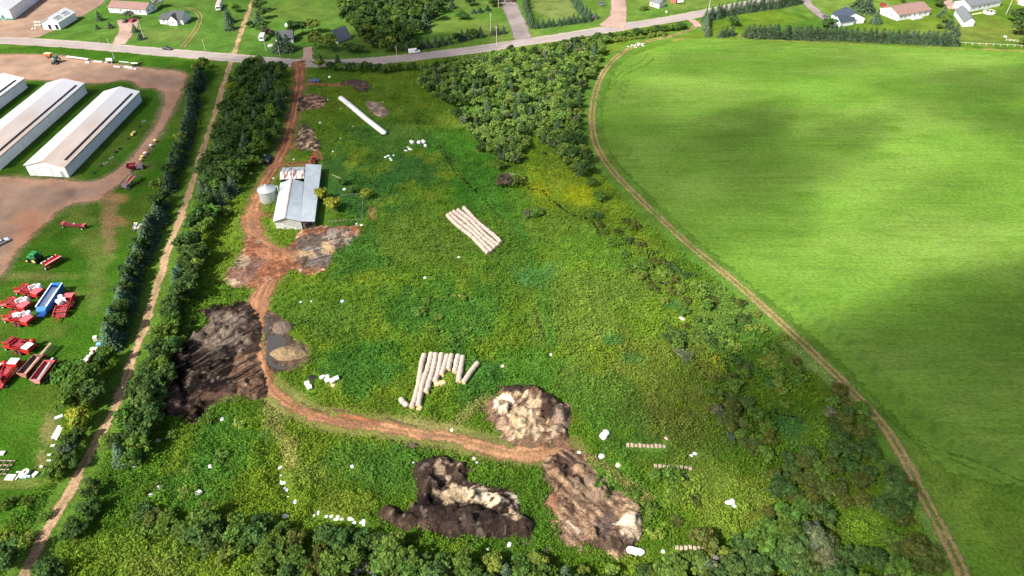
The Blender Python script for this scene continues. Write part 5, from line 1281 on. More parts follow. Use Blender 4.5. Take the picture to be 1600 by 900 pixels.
# potato harvesters: a digging web at one end, a sorting deck with a red hood at the other
def harvester(style=0):
    root = thing('potato_harvester', 'potato harvester', 'harvester')
    L = 8.4
    m = MB()
    for y in (-1.45, 1.45): m.bar((-L / 2, y, .95), (L / 2, y, .95), .18, .26)
    for x in (-3.8, -2.2, -.4, 1.4, 3.6): m.bar((x, -1.45, .93), (x, 1.45, .93), .14, .18)
    m.bar((-L / 2, 0, .8), (-L / 2 - 1.8, -.3, .6), .22, .22); m.part('frame', M_RED, root)
    m = MB(); m.hexa([(-4.0, -1.3, .35), (-1.9, -1.3, 1.3), (-1.9, 1.3, 1.3), (-4.0, 1.3, .35), (-4.05, -1.3, .5), (-1.95, -1.3, 1.45), (-1.95, 1.3, 1.45), (-4.05, 1.3, .5)]); w_ = m.part('digging_web', mat('web_dark', (.07, .035, .032), .8, .2, 4), root)
    for k in range(9):
        t = k / 8; x = -4.0 + 2.05 * t; z = .52 + .94 * t
        m = MB(); m.bar((x, -1.32, z + .03), (x, 1.32, z + .03), .09, .09); m.part('web_rod', M_MAROON if k % 2 else M_PINK, w_)
    for y in (-1.5, 1.5):
        m = MB(); m.prism([(-4.2, .5), (-1.5, 1.5), (-1.5, 1.95), (-3.2, 1.5), (-4.2, .95)], y - .05, y + .05); m.part('side_panel', M_RED if style else M_PINK, root)
    m = MB(); m.hexa([(-1.6, -.9, 1.3), (1.3, -.9, 1.7), (1.3, .5, 1.7), (-1.6, .5, 1.3), (-1.6, -.9, 1.45), (1.3, -.9, 1.85), (1.3, .5, 1.85), (-1.6, .5, 1.45)]); m.part('conveyor', M_MAROON, root)
    for k in range(6):
        m = MB(); t = k / 5; m.bar((-1.5 + 2.7 * t, -.9, 1.5 + .38 * t), (-1.5 + 2.7 * t, .5, 1.5 + .38 * t), .08, .08); m.part('slat', M_PINK, root)
    for a, b in (((-1.6, 1.0, 1.3), (1.6, 1.0, 2.3)), ((-1.6, -1.35, 1.4), (2.0, -1.35, 2.0)), ((-3.4, 1.4, 1.9), (-3.4, -1.4, 1.9)), ((-1.4, 1.4, 2.2), (-1.4, -1.4, 2.2)), ((.4, 1.5, 1), (.4, 1.5, 2.4)), ((-1.4, -1.45, 1), (-1.4, -1.45, 2.2)), ((-1.4, 1.45, 1), (-1.4, 1.45, 2.2)), ((-3.4, -1.4, 1), (-3.4, -1.4, 1.9)), ((-3.4, 1.4, 1), (-3.4, 1.4, 1.9))):
        m = MB(); m.bar(a, b, .13, .13); m.part('brace', M_RED, root)
    m = MB(); m.box(-1.2, .2, .4, 1.4, 1.2, 1.9, t=.1); m.part('blower_box', M_MAROON, root)
    if style == 0:
        m = MB(); m.hexa([(1.9, -1.4, 2.1), (4.1, -1.4, 1.9), (4.1, 1.1, 1.9), (1.9, 1.1, 2.1), (1.9, -1.4, 2.22), (4.1, -1.4, 2.02), (4.1, 1.1, 2.02), (1.9, 1.1, 2.22)]); m.part('deck_hood', M_PINK, root, bevel=.04)
        m = MB(); m.box(1.0, 1.7, .1, 1.5, 2.0, 2.1); m.hexa([(.75, -.4, 1.9), (.95, -.4, 1.9), (1.6, 1.3, 1.9), (1.4, 1.3, 1.9), (.75, -.4, 3.0), (.95, -.4, 3.0), (1.6, 1.3, 3.0), (1.4, 1.3, 3.0)]); m.part('fan_panel', M_WP, root)
        m = MB(); m.cyl((2.2, 1.45, 1.75), (2.2, 1.45, 2.7), .72, .55, 14); m.part('fan_drum', M_WP, root)
    else:
        m = MB(); m.hexa([(2.0, -1.3, 2.1), (3.9, -1.3, 2.1), (3.9, .9, 2.1), (2.0, .9, 2.1), (2.0, -1.3, 2.2), (3.9, -1.3, 2.2), (3.9, .9, 2.2), (2.0, .9, 2.2)]); m.part('white_canopy', M_WP, root)
        m = MB()
        for k in range(3): m.bar((2.0 + .6 * (k + .6), -1.3, 2.22), (2.0 + .6 * (k + .6), .9, 2.22), .05, .04)
        m.part('canopy_rib', M_STEEL, root)
        m = MB(); m.lathe([(.01, 1.3), (.5, 1.45), (.72, 1.9), (.5, 2.35), (.01, 2.5)], 14, c=(2.4, 1.7)); m.part('round_tank', mat('bright_red_paint', (.55, .02, .02), .3, .05), root, smooth=True)
        m = MB(); m.hexa([(-3.2, -1.2, 1.4), (-1.6, -1.2, 1.4), (-1.6, 1.2, 1.4), (-3.2, 1.2, 1.4), (-3.0, -1.0, 2.5), (-1.9, -1.0, 2.5), (-1.9, 1.0, 2.5), (-3.0, 1.0, 2.5)]); m.part('dark_hopper', M_MAROON, root)
    m = MB(); m.hexa([(1.8, -1.3, 1.2), (4.0, -1.3, 1.2), (4.0, 1.3, 1.2), (1.8, 1.3, 1.2), (1.8, -1.3, 1.65), (4.0, -1.3, 1.65), (4.0, 1.3, 1.65), (1.8, 1.3, 1.65)]); m.part('sorting_bed', M_RED, root)
    for x in (.2, 1.6):
        for s in (-1, 1): wheel(root, x, s * 1.75, .62, .42, M_RED)
    for s in (-1, 1): wheel(root, -3.3, s * 1.6, .36, .22, M_WP)
    return root
H0 = harvester(0); H1 = harvester(1)
def put(o, px, py, rz, label, group='red potato harvesters parked in rows', first=False):
    c = o if first else copy_tree(o)
    c.location = (*gp(px, py), 0); c.rotation_euler = (0, 0, rz); tag(c, label, None, group); return c
put(H0, 49.5, 459, head((25, 453), (72, 466)), 'red potato harvester with pink hood, topmost of the three beside the blue trailer', first=True)
put(H0, 29, 480, head((5, 474), (52, 487)), 'red potato harvester with pink hood, middle one of the three left of the blue trailer')
c = put(H0, 33, 502, head((8, 497), (55, 509)), 'red potato harvester with large white drum, lowest of the three left of the blue trailer')
m = MB(); m.cyl((-.5, -.6, 2.4), (.9, .4, 2.4), .62, .62, 14); m.part('white_drum', M_WP, c)
c = put(H0, 104, 482, head((96, 499), (118, 462)), 'red potato harvester with two white drums right of the blue trailer')
m = MB(); m.cyl((-.6, .2, 2.3), (.6, 1.6, 2.3), .6, .6, 14); m.part('white_drum', M_WP, c)
put(H1, 35, 545, head((12, 538), (58, 551)), 'red potato harvester with white canopy and round red tank, standing alone', first=True)
put(H1, 14, 588, head((2, 606), (32, 570)), 'red potato harvester with white canopy, at the left edge beside two long trailers')
put(H1, -14, 596, head((-26, 614), (4, 578)), 'red potato harvester cut off by the left edge of the frame')

def bulk_trailer(px, py, rz, label, body_m, inner_m, end_m, L=6.2, Wd=2.5, boom=2.0, convey=M_STEEL, name='bulk_trailer'):
    root = thing(name, label, 'trailer', gp(px, py), rz)
    h = L / 2; w0 = Wd / 2; w1 = .45; z0, z1 = 1.0, 2.5
    m = MB(); O = [(-h, -w0, z1), (h, -w0, z1), (h, w0, z1), (-h, w0, z1), (-h + .2, -w1, z0), (h - .5, -w1, z0), (h - .5, w1, z0), (-h + .2, w1, z0)]
    I = [(x * .975, y * .93, z + (0 if z > 2 else .12)) for x, y, z in O]
    m.add(O + I, [(0, 1, 5, 4), (1, 2, 6, 5), (2, 3, 7, 6), (3, 0, 4, 7), (4, 5, 6, 7)], 0)
    m.add(I, [(0, 4, 5, 1), (1, 5, 6, 2), (2, 6, 7, 3), (3, 7, 4, 0), (4, 7, 6, 5)], 1)
    m.add(O + I, [(0, 8, 9, 1), (1, 9, 10, 2), (2, 10, 11, 3), (3, 11, 8, 0)], 2)
    m.part('hopper', (body_m, inner_m, end_m), root)
    m = MB(); m.add([(-h - .03, -w0 - .02, z1), (-h - .03, w0 + .02, z1), (-h + .17, w1, z0 - .05), (-h + .17, -w1, z0 - .05)], [(0, 1, 2, 3)]); m.add([(-h - .09, -w0 - .02, z1), (-h - .09, w0 + .02, z1), (-h + .11, w1, z0 - .05), (-h + .11, -w1, z0 - .05)], [(0, 3, 2, 1)]); m.part('tailboard', end_m, root)
    for k in range(5):
        x = -h + .9 + k * (L - 1.6) / 4
        for s in (-1, 1): m = MB(); m.bar((x, s * (w0 + .03), z1 - .05), (x, s * (w1 + .05), z0), .09, .09); m.part('stake', body_m, root)
    m = MB(); m.hexa([(-h + .5, -.3, 1.55), (h + boom, -.3, 2.0), (h + boom, .3, 2.0), (-h + .5, .3, 1.55), (-h + .5, -.3, 1.72), (h + boom, -.3, 2.17), (h + boom, .3, 2.17), (-h + .5, .3, 1.72)]); m.part('unloading_conveyor', convey, root)
    m = MB(); m.bar((-h, -.5, .75), (h + boom + .6, -.3, .75), .16, .22); m.bar((-h, .5, .75), (h + boom + .6, .3, .75), .16, .22); m.part('chassis', M_DARK, root)
    m = MB(); m.box(h + .1, h + 1.1, -.8, .8, .9, 1.7, t=.12); m.part('gearbox_guard', body_m, root)
    for x in (-1.6, -.4):
        for s in (-1, 1): wheel(root, x, s * 1.05, .5, .4)
    return root
bulk_trailer(54, 580, head((31, 607), (81, 551)), 'long brown and dark red bulk trailer with a rusty tailboard, left of its brighter twin', M_MAROON, mat('rusty_hopper', (.10, .055, .05), .8, .25, 2), mat('rust_orange', (.42, .17, .12), .7, .2, 2), boom=4.4, convey=mat('dirty_conveyor', (.28, .2, .15), .8, .2))
bulk_trailer(73, 589, head((60, 608), (90, 568)), 'bright red bulk trailer with pale pink tailboard, rightmost of the red machines', M_RED, mat('red_inside', (.34, .03, .04), .5, .2, 2), mat('pale_red_board', (.62, .26, .26), .5, .12, 2), boom=1.2)
def box_trailer():
    root = thing('box_trailer', 'long blue bulk box trailer with white floor between the red harvesters', 'trailer', gp(83.5, 472), head((71, 491), (97, 452)))
    L, Wd = 9.6, 2.7; h = L / 2; w0 = Wd / 2
    for s in (-1, 1):
        m = MB(); m.hexa([(-h, s * w0 - .06, 1.0), (h, s * w0 - .06, 1.0), (h, s * w0 + .06, 1.0), (-h, s * w0 + .06, 1.0), (-h, s * w0 - .06, 2.6), (h, s * w0 - .06, 2.6), (h, s * w0 + .06, 2.6), (-h, s * w0 + .06, 2.6)]); m.part('side_wall', M_BLUE, root)
        m = MB(); m.box(-h, h, s * w0 - .12, s * w0 + .12, 2.6, 2.72); m.part('top_rail', M_WP, root)
    m = MB(); m.hexa([(h - .1, -w0, 1.0), (h + .02, -w0, 1.0), (h + .02, w0, 1.0), (h - .1, w0, 1.0), (h - .6, -w0, 2.6), (h + .02, -w0, 2.7), (h + .02, w0, 2.7), (h - .6, w0, 2.6)]); m.part('front_wall', M_BLUE, root)
    m = MB(); m.hexa([(-h - .9, -w0 + .2, 1.0), (-h + .1, -w0, 1.0), (-h + .1, w0, 1.0), (-h - .9, w0 - .2, 1.0), (-h - 1.0, -w0 + .25, 1.9), (-h + .2, -w0, 2.5), (-h + .2, w0, 2.5), (-h - 1.0, w0 - .25, 1.9)]); m.part('rear_hood', M_BLUE, root)
    m = MB(); m.box(-h + .3, h - .5, -w0 + .1, -.1, 1.15, 1.3); m.part('floor', mat('dirty_floor', (.28, .24, .22), .7, .2, 2), root)
    m = MB(); m.hexa([(-h + .3, -.1, 1.2), (h - .6, -.1, 1.2), (h - .6, w0 - .15, 1.9), (-h + .3, w0 - .15, 1.9), (-h + .3, -.1, 1.3), (h - .6, -.1, 1.3), (h - .6, w0 - .15, 2.0), (-h + .3, w0 - .15, 2.0)]); m.part('floor_slope', M_WP, root)
    m = MB(); m.box(-h - 1.9, -h - 1.0, -1.0, 1.0, .7, 1.1); m.part('bumper', mat('dark_blue_paint', (.015, .05, .2), .4), root)
    m = MB(); m.bar((-h, -.5, .85), (h + .6, -.5, .85), .16, .26); m.bar((-h, .5, .85), (h + .6, .5, .85), .16, .26); m.part('chassis', M_DARK, root)
    for x in (-3.4, -2.2, 3.2):
        for s in (-1, 1): wheel(root, x, s * 1.15, .52, .4)
box_trailer()

# red machines along the drive of the long sheds
root = thing('grain_elevator', 'red bent elevator machine with pale side rails beside the shed driveway', 'farm machine', gp(204, 290), head((196, 295), (222, 277)))
for s in (-1, 1):
    m = MB(); m.bar((-1.2, s * .8, 1.4), (2.4, s * .8, 2.4), .16, .3); m.bar((2.4, s * .8, 2.4), (4.6, s * .8, 1.2), .16, .3); m.part('side_rail', mat('pale_salmon_paint', (.62, .38, .30), .5, .1), root)
m = MB(); m.hexa([(-1.2, -.75, 1.3), (2.4, -.75, 2.25), (2.4, .75, 2.25), (-1.2, .75, 1.3), (-1.2, -.75, 1.4), (2.4, -.75, 2.35), (2.4, .75, 2.35), (-1.2, .75, 1.4)]); m.part('upper_belt', M_MAROON, root)
m = MB(); m.hexa([(2.4, -.75, 2.25), (4.6, -.75, 1.05), (4.6, .75, 1.05), (2.4, .75, 2.25), (2.4, -.75, 2.35), (4.6, -.75, 1.15), (4.6, .75, 1.15), (2.4, .75, 2.35)]); m.part('lower_belt', mat('rust_brown', (.2, .09, .05), .7, .2), root)
m = MB(); m.box(-2.6, -.8, -1.2, 1.2, .6, 1.6, t=.15); m.part('gearbox', mat('grey_purple_paint', (.16, .12, .14), .6, .2), root)
for s in (-1, 1): wheel(root, -2.2, s * 1.35, .5, .34, M_WP); wheel(root, 1.4, s * 1.1, .42, .3)
root = thing('potato_planter', 'dark red planter with grey end, behind the bent elevator machine', 'farm machine', gp(213, 264), head((202, 266), (226, 263)))
m = MB(); m.add([(-2.6, -1.3, 1.9), (.2, -1.3, 1.9), (.2, 1.3, 1.9), (-2.6, 1.3, 1.9), (-2.2, -1.0, .8), (-.2, -1.0, .8), (-.2, 1.0, .8), (-2.2, 1.0, .8)], [(0, 1, 5, 4), (1, 2, 6, 5), (2, 3, 7, 6), (3, 0, 4, 7), (4, 5, 6, 7)]); m.part('hopper', M_MAROON, root)
m = MB(); m.box(-2.4, 0, -1.1, 1.1, 1.3, 1.35); m.part('hopper_floor', mat('dull_red', (.25, .03, .05), .7, .2), root)
m = MB(); m.box(.3, 2.6, -1.2, 1.2, .7, 1.4, t=.2); m.part('planting_unit', mat('grey_purple_paint', (.16, .12, .14), .6, .2), root)
for k in range(4): m = MB(); m.cyl((2.0, -1.0 + k * .66, .35), (2.0, -.9 + k * .66, .35), .34, n=12); m.part('coulter_disc', M_STEEL, root)
m = MB(); m.bar((2.6, 0, .7), (4.0, .3, .5), .16, .16); m.part('drawbar', M_MAROON, root)
for s in (-1, 1): wheel(root, -1.2, s * 1.45, .5, .34)
root = thing('land_roller', 'long maroon roller frame with small pale wheels on the yard grass', 'farm machine', gp(118, 355), head((98, 352.5), (138, 356.5)))
m = MB(); m.box(-3.9, 3.9, -.35, .35, .9, 1.15); m.part('frame', M_MAROON, root)
m = MB(); m.cyl((-3.8, 0, .55), (3.8, 0, .55), .42, n=16); m.part('roller', mat('dull_maroon', (.14, .02, .03), .6, .2), root)
for x in (-3.6, 3.3): m = MB(); m.box(x - .45, x + .45, -.55, .75, .9, 1.35); m.part('end_box', M_PINK, root)
for x in (-3.4, 3.0): wheel(root, x, -.95, .36, .24, M_CREAMP)
m = MB(); m.box(-.2, .2, -.1, .3, 1.15, 1.4); m.part('hitch', M_CREAMP, root)
root = thing('utility_wagon', 'small flat wagon loaded with yellow cans beside the hedge', 'wagon', gp(218, 357), head((210, 356), (228, 355)))
m = MB(); m.box(-.2, 2.2, -1.6, 1.4, .8, .9); m.part('bed', mat('grey_boards', (.45, .46, .42), .8, .1), root)
m = MB(); m.box(-1.6, -.2, -1.2, 1.2, .6, 1.2, t=.2); m.part('engine_box', M_STEEL, root)
for x, y in ((-1.2, 1.0), (-.6, .9), (-.3, -1.6), (.5, -1.7), (1.1, -1.6)): m = MB(); m.cyl((x, y, .9), (x, y, 1.5), .3, n=10); m.part('can', M_CREAMP if x < .6 else M_ORANGE, root)
for s in (-1, 1): wheel(root, 1.4, s * 1.5, .4, .24); wheel(root, -1.1, s * 1.3, .4, .24)
root = thing('seed_cart', 'orange and cream farm cart left of the dark green tractor', 'farm machine', gp(77, 90), head((68, 90), (86, 91)))
m = MB(); m.add([(-1.8, -1, 2.0), (1.8, -1, 2.0), (1.8, 1, 2.0), (-1.8, 1, 2.0), (-1.2, -.6, .8), (1.2, -.6, .8), (1.2, .6, .8), (-1.2, .6, .8)], [(0, 1, 5, 4), (1, 2, 6, 5), (2, 3, 7, 6), (3, 0, 4, 7), (4, 5, 6, 7)]); m.part('hopper', M_ORANGE, root)
m = MB(); m.box(-1.6, 1.6, -.85, .85, 1.85, 2.05); m.part('cover', mat('cream_canvas', (.6, .46, .32), .7, .1), root)
m = MB(); m.bar((-3.4, 0, .6), (-1, 0, .8), .18, .18); m.part('drawbar', M_RED, root)
for s in (-1, 1): wheel(root, 0, s * 1.0, .5, .34)
root = thing('sprayer_boom', 'grey pipe conveyor lying along the top edge of the gravel yard', 'farm machine', gp(122, 93), head((103, 90), (142, 95)))
m = MB(); m.box(-6, 6, -.4, .4, .6, 1.0); m.part('trough', mat('pale_steel', (.5, .52, .53), .4, .1), root)
for x in (-5.4, -1.5, 2.5, 5.4): m = MB(); m.bar((x, -.5, 0), (x, -.3, .6), .1, .1); m.bar((x, .5, 0), (x, .3, .6), .1, .1); m.part('leg_frame', M_STEEL, root)
for x, y, x2, y2, w_, lab in ((134, 98, 140, 98.5, .8, 'short grey pipe below the pipe conveyor'), (147, 96.5, 160, 97.5, .7, 'pale pipe right of the pipe conveyor'), (163, 98, 168, 97.5, .5, 'short dull pipe left of the white tank'), (178, 104.5, 188, 105.5, .7, 'white plank below the white tank'), (186, 96.5, 202, 98, .4, 'thin pale pole right of the white tank'), (195, 105, 208, 107.5, 1.0, 'wide pale slab left of the black frame'), (209, 108, 214, 108.5, .8, 'short pale slab below the black frame')):
    a = gp(x, y); b = gp(x2, y2); m = MB(); m.bar((a[0], a[1], w_ * .35), (b[0], b[1], w_ * .35), w_, w_ * .6); tag(m.part('pipe_section', mat('pale_steel', (.5, .52, .53))), lab, 'pipe')
root = thing('fuel_tank', 'white tank on a stand at the top edge of the gravel yard', 'tank', gp(173, 98.5), 0)
m = MB(); m.cyl((-1.3, 0, 1.5), (1.3, 0, 1.5), .7, n=14); m.part('tank', M_WP, root)
for x in (-.9, .9): m = MB(); m.box(x - .1, x + .1, -.6, .6, 0, 1.0); m.part('stand', M_STEEL, root)
root = thing('plough', 'black and white folded frame at the right end of the pipes', 'farm machine', gp(215, 103.5), 0)
m = MB(); m.bar((-1.2, -1.6, .6), (2.0, 2.2, 1.0), .3, .4); m.bar((-.6, 0, .6), (1.6, -.8, .6), .25, .3); m.part('beam', M_DARK, root)
for k in range(4): m = MB(); m.bar((-1.4 + k * .9, -1.4 + k * 1.0, 1.0), (-2.2 + k * .9, -.6 + k * 1.0, .1), .18, .3); m.part('share', M_DARK, root)
m = MB(); m.bar((-3.2, 1.2, 1.0), (0, 1.0, 1.0), .4, .3); m.part('white_bar', M_WP, root)
# barrels, tyres and oddments along the shed drive
def barrel(px, py, label, m_, r=.55, h=1.0):
    root = thing('feed_tub', label, 'tub', gp(px, py)); q = MB(); q.lathe([(r * .85, 0), (r, .1), (r, h - .1), (r * .9, h)], 16); q.part('shell', M_STEEL if 'grey' in label else mat('tub_side', (.3, .2, .14), .7, .1), root)
    q = MB(); q.lathe([(r * 1.04, h - .12), (r * 1.04, h), (r * .7, h + .14), (.01, h + .2)], 16); q.part('lid', m_, root)
for x, y, lab, mm, r in ((243.3, 222.5, 'uppermost yellow lidded tub beside the shed drive', M_YEL, .62), (237, 230, 'cream lidded tub just below the uppermost yellow one', M_CREAMP, .62), (228, 242, 'pale lidded tub above two small yellow ones', mat('pale_tan_paint', (.66, .56, .44), .5), .7), (223.5, 247.5, 'larger of two small yellow lidded tubs above the dark red planter', M_YEL, .62), (221.5, 252, 'smaller of two small yellow lidded tubs above the dark red planter', M_YEL, .48)): barrel(x, y, lab, mm, r)
root = thing('spray_tank', 'yellow spray tank lying in grass beside the right shed', 'tank', gp(208.5, 211), head((205, 215), (214, 206)))
m = MB(); m.cyl((-1.0, 0, .6), (1.0, 0, .6), .5, n=14); m.part('tank', M_YEL, root); m = MB(); m.box(-1.2, 1.2, -.5, .5, .05, .2); m.part('skid', M_DARK, root)
m = MB(); m.box(1.1, 1.7, -.3, .3, .1, .8); m.part('pump', M_CREAMP, root)
def tyre_mesh(r=.8, t=.24):
    m = MB(); V = []; F = []; n, k = 18, 8
    for i in range(n):
        a = 2 * math.pi * i / n
        for j in range(k):
            b = 2 * math.pi * j / k; rr = r - t + t * math.cos(b); V.append((rr * math.cos(a), rr * math.sin(a), t + t * math.sin(b)))
    for i in range(n):
        for j in range(k): F.append((i * k + j, ((i + 1) % n) * k + j, ((i + 1) % n) * k + (j + 1) % k, i * k + (j + 1) % k))
    m.add(V, F); return m.mesh('old_tyre', M_TYRE, smooth=True)
TY = tyre_mesh()
for x, y, lab in ((187.5, 233, 'big black tyre lying in grass midway along the right shed'), (181, 238, 'black scrap tyre below left of the big tyre'), (158, 260, 'black tyre near the front corner of the right shed, upper one'), (147, 271, 'black tyre nearest the front corner of the right shed'), (218, 198, 'black tyre near the pale wire coil above the yellow tank'), (201, 217, 'black tyre at the foot of the yellow spray tank')):
    o = link('old_tyre', TY); o.location = (*gp(x, y), 0); s = .9 if 'big' in lab else .7; o.scale = (s, s, s); tag(o, lab, 'tyre', 'old tyres beside the right shed')
for x, y, lab in ((225, 189.5, 'pale wire coil above the yellow tank'), (174, 247, 'pale wire coil between the tyres'), (165, 255, 'dull wire coil near the shed corner')):
    o = link('wire_coil', tyre_mesh(.8, .09)); o.data.materials[0] = M_STEEL; o.location = (*gp(x, y), 0); tag(o, lab, 'wire coil', 'wire coils beside the right shed')
# junk pushed against the hedge on the left
def crate(px, py, rz, sx, sy, sz, label, m_, cat='crate', name='crate'):
    root = thing(name, label, cat, gp(px, py), rz)
    q = MB(); q.box(-sx / 2, sx / 2, -sy / 2, sy / 2, .1, sz); q.part('box', m_, root, bevel=.03)
    for s in (-1, 1): q = MB(); q.box(-sx / 2, sx / 2, s * sy * .35 - .06, s * sy * .35 + .06, 0, .1); q.part('skid', M_WOOD, root)
    q = MB(); q.box(-sx / 2 + .08, sx / 2 - .08, -sy / 2 + .08, sy / 2 - .08, sz, sz + .05); q.part('lid', m_, root)
M_TANW = mat('tan_plywood', (.6, .54, .42), .8, .12)
crate(151, 532, .3, 1.0, 1.0, 1.3, 'pale box with dark opening, uppermost of the junk beside the hedge', M_TANW)
crate(156.5, 541, .2, 1.2, .9, 1.0, 'blue and white crate in the junk beside the hedge', mat('sky_blue_plastic', (.16, .33, .65), .4, .1))
for x, y, s, lab in ((147, 549, 1.1, 'cream tub left of the blue crate'), (152, 548, 1.0, 'greyish tub right below the blue crate'), (145, 555, .9, 'pale tub in the middle of the hedge junk'), (140, 560, .9, 'pale tub below the middle of the hedge junk'), (136.5, 566.5, 1.2, 'large pale tub at the lower end of the hedge junk')):
    barrel(x, y, lab, mat('pale_tan_paint', (.66, .56, .44)), .55 * s, .9 * s)
for k, (x, y, x2, y2, w_, lab) in enumerate([(84, 686, 95, 666, 1.0, 'upper bundle of long grey planks under the yellow green tree'), (88, 688, 99, 669, .5, 'thin plank right of the long grey planks'), (86, 655, 99, 650, .9, 'grey board stack touching the yellow green tree'), (80, 697.5, 87, 697, .4, 'short white plank on the dry grass below the long planks'), (75, 711.5, 81, 711.5, .35, 'uppermost of three thin planks on dry grass'), (74, 720.5, 81, 720.5, .35, 'middle one of three thin planks on dry grass'), (63, 730, 68, 730, .35, 'lowest of three thin planks on dry grass'), (10, 746.5, 24, 747, 1.3, 'cream sheet of plywood near the junk pile'), (0, 709, 8, 709, 1.0, 'blue white sheet at the left edge'), (51, 746, 59, 738, .9, 'leaning cream board right of the round machine part')]):
    a = gp(x, y); b = gp(x2, y2); m = MB()
    m.bar((a[0], a[1], .18), (b[0], b[1], .22), w_, .28); root = m.part('plank_stack', M_TANW if 'cream' in lab else mat('pale_board', (.46, .46, .43), .8, .2)); tag(root, lab, 'planks')
root = thing('pump_wheel', 'round cream machine hub on a blue frame in the junk pile', 'machine part', gp(43, 742), 0)
m = MB(); V = []; m.lathe([(.35, .8), (.75, .8), (.8, .95), (.75, 1.15), (.35, 1.15), (.3, .95), (.35, .8)], 16); m.part('hub', M_CREAMP, root)
m = MB(); m.bar((-.8, -.9, .3), (1.1, -.6, .4), .3, .5); m.bar((.2, -1.0, .3), (.5, .5, .5), .3, .4); m.part('blue_frame', mat('pale_blue_paint', (.35, .5, .6), .4), root)
m = MB(); m.box(-1.2, -.3, -.8, -.1, 0, .9, t=.1); m.part('cover', M_WP, root)
root = thing('scrap_frame', 'greenish white scrap frame left of the round hub', 'scrap', gp(30, 744), 0)
m = MB(); m.bar((-.6, .6, .6), (.6, .5, .6), .3, .15); m.part('top_bar', M_WP, root); m = MB(); m.bar((.3, .4, .5), (-.2, -1.0, .1), .3, .15); m.part('leg_bar', mat('grey_green_paint', (.35, .42, .38), .6), root)
root = thing('harrow', 'rusty brown harrow at the left edge above the junk', 'farm machine', gp(4, 733), 0)
for k in range(4): m = MB(); m.bar((-2.5, 1.8 - k * 1.1, .4), (1.8, 1.8 - k * 1.1, .4), .14, .14); m.part('bar', mat('rust_pale', (.34, .25, .2), .8, .2), root)
for k in range(3): m = MB(); m.bar((-1.8 + k * 1.4, -1.8, .45), (-1.5 + k * 1.4, 2.0, .45), .2, .16); m.part('cross_bar', mat('rust_dark', (.10, .06, .05), .8, .2), root)
# white market stuff by the store shed
for x, y, lab in ((59, 36, 'upper green white garden frame left of the store shed'), (60, 41, 'lower green white garden frame left of the store shed')):
    root = thing('garden_bench', lab, 'bench', gp(x, y), .1)
    m = MB(); m.box(-1.6, 1.6, -.5, .5, .75, .85); m.part('top', mat('grey_green_paint', (.35, .42, .38)), root)
    for s in (-1, 1): m = MB(); m.box(-1.5, 1.5, s * .75 - .15, s * .75 + .15, .4, .48); m.part('seat', M_WP, root)
    for s in (-1.2, 1.2): m = MB(); m.bar((s, -.9, 0), (s, 0, .8), .1, .1); m.bar((s, .9, 0), (s, 0, .8), .1, .1); m.part('leg', M_WP, root)
for x, lab in ((51.5, 'left of two tiny white tubs by the road verge'), (56, 'right of two tiny white tubs by the road verge')): barrel(x, 47, lab, M_WP, .4, .6)
# campers, boat, signs beyond the road
def camper(px, py, rz, L, label, rm):
    root = thing('camper', label, 'camper', gp(px, py), rz)
    m = MB(); m.prism([(-L / 2, .5), (L / 2, .5), (L / 2 + .1, 1.4), (L / 2 - .3, 2.7), (-L / 2, 2.8)], -1.2, 1.2); m.part('body', M_WP, root, bevel=.08)
    m = MB(); m.box(-L / 2 + .2, L / 2 - .5, -1.0, 1.0, 2.78, 2.92); m.part('roof', rm, root)
    m = MB(); m.hexa([(L / 2 + .05, -1.0, 1.5), (L / 2 + .12, -1.0, 1.5), (L / 2 + .12, 1.0, 1.5), (L / 2 + .05, 1.0, 1.5), (L / 2 - .14, -1.0, 2.3), (L / 2 - .05, -1.0, 2.3), (L / 2 - .05, 1.0, 2.3), (L / 2 - .14, 1.0, 2.3)]); m.part('window', M_GLASS, root)
    for s in (-1, 1):
        for k in range(2): m = MB(); m.box(-L / 4 + k * L / 3, -L / 4 + k * L / 3 + .8, s * 1.2 - .03, s * 1.2 + .03, 1.5, 2.1); m.part('window', M_GLASS, root)
        wheel(root, -.3, s * 1.1, .36, .25)
    m = MB(); m.bar((L / 2, 0, .5), (L / 2 + 1.0, 0, .5), .12, .12); m.part('drawbar', M_DARK, root)
camper(343.5, 13, head((348, 0), (340, 22)), 10.0, 'long white camper with brown patterned roof beside a dark spruce at the top edge', mat('brown_patches', (.5, .4, .36), .7, .3, 1.2, col2=(.2, .13, .11)))
camper(411, 63, head((412, 60), (408, 68)), 4.6, 'small white camper trailer beside the straight lane beyond the road', M_WP)
root = thing('boat', 'white boat on the lawn beyond the cottage', 'boat', gp(449, 43), 1.9)
m = MB(); m.add([(-2.4, -.9, 1.2), (1.0, -1.0, 1.25), (2.8, 0, 1.5), (1.0, 1.0, 1.25), (-2.4, .9, 1.2), (-2.2, -.4, .4), (1.0, -.4, .4), (2.0, 0, .5), (1.0, .4, .4), (-2.2, .4, .4)], [(0, 1, 6, 5), (1, 2, 7, 6), (2, 3, 8, 7), (3, 4, 9, 8), (4, 0, 5, 9), (5, 6, 7, 8, 9)]); m.part('hull', M_WP, root)
m = MB(); m.add([(-2.3, -.85, 1.2), (1.0, -.95, 1.24), (2.7, 0, 1.48), (1.0, .95, 1.24), (-2.3, .85, 1.2), (.2, 0, 1.7)], [(0, 1, 5), (1, 2, 5), (2, 3, 5), (3, 4, 5), (4, 0, 5)]); m.part('cover', M_WP, root)
m = MB(); m.bar((-2, 0, .3), (2.6, 0, .3), .2, .2); m.part('trailer_beam', M_DARK, root)
for s in (-1, 1): wheel(root, -.8, s * .7, .3, .2)
sack(423, 71, 'pale grey covered heap beside the cottage', None, 2.4, mat('grey_scrap', (.42, .40, .38)), 'covered heap', .6)
sack(433, 63, 'white bundle against the cottage wall', None, 1.2)
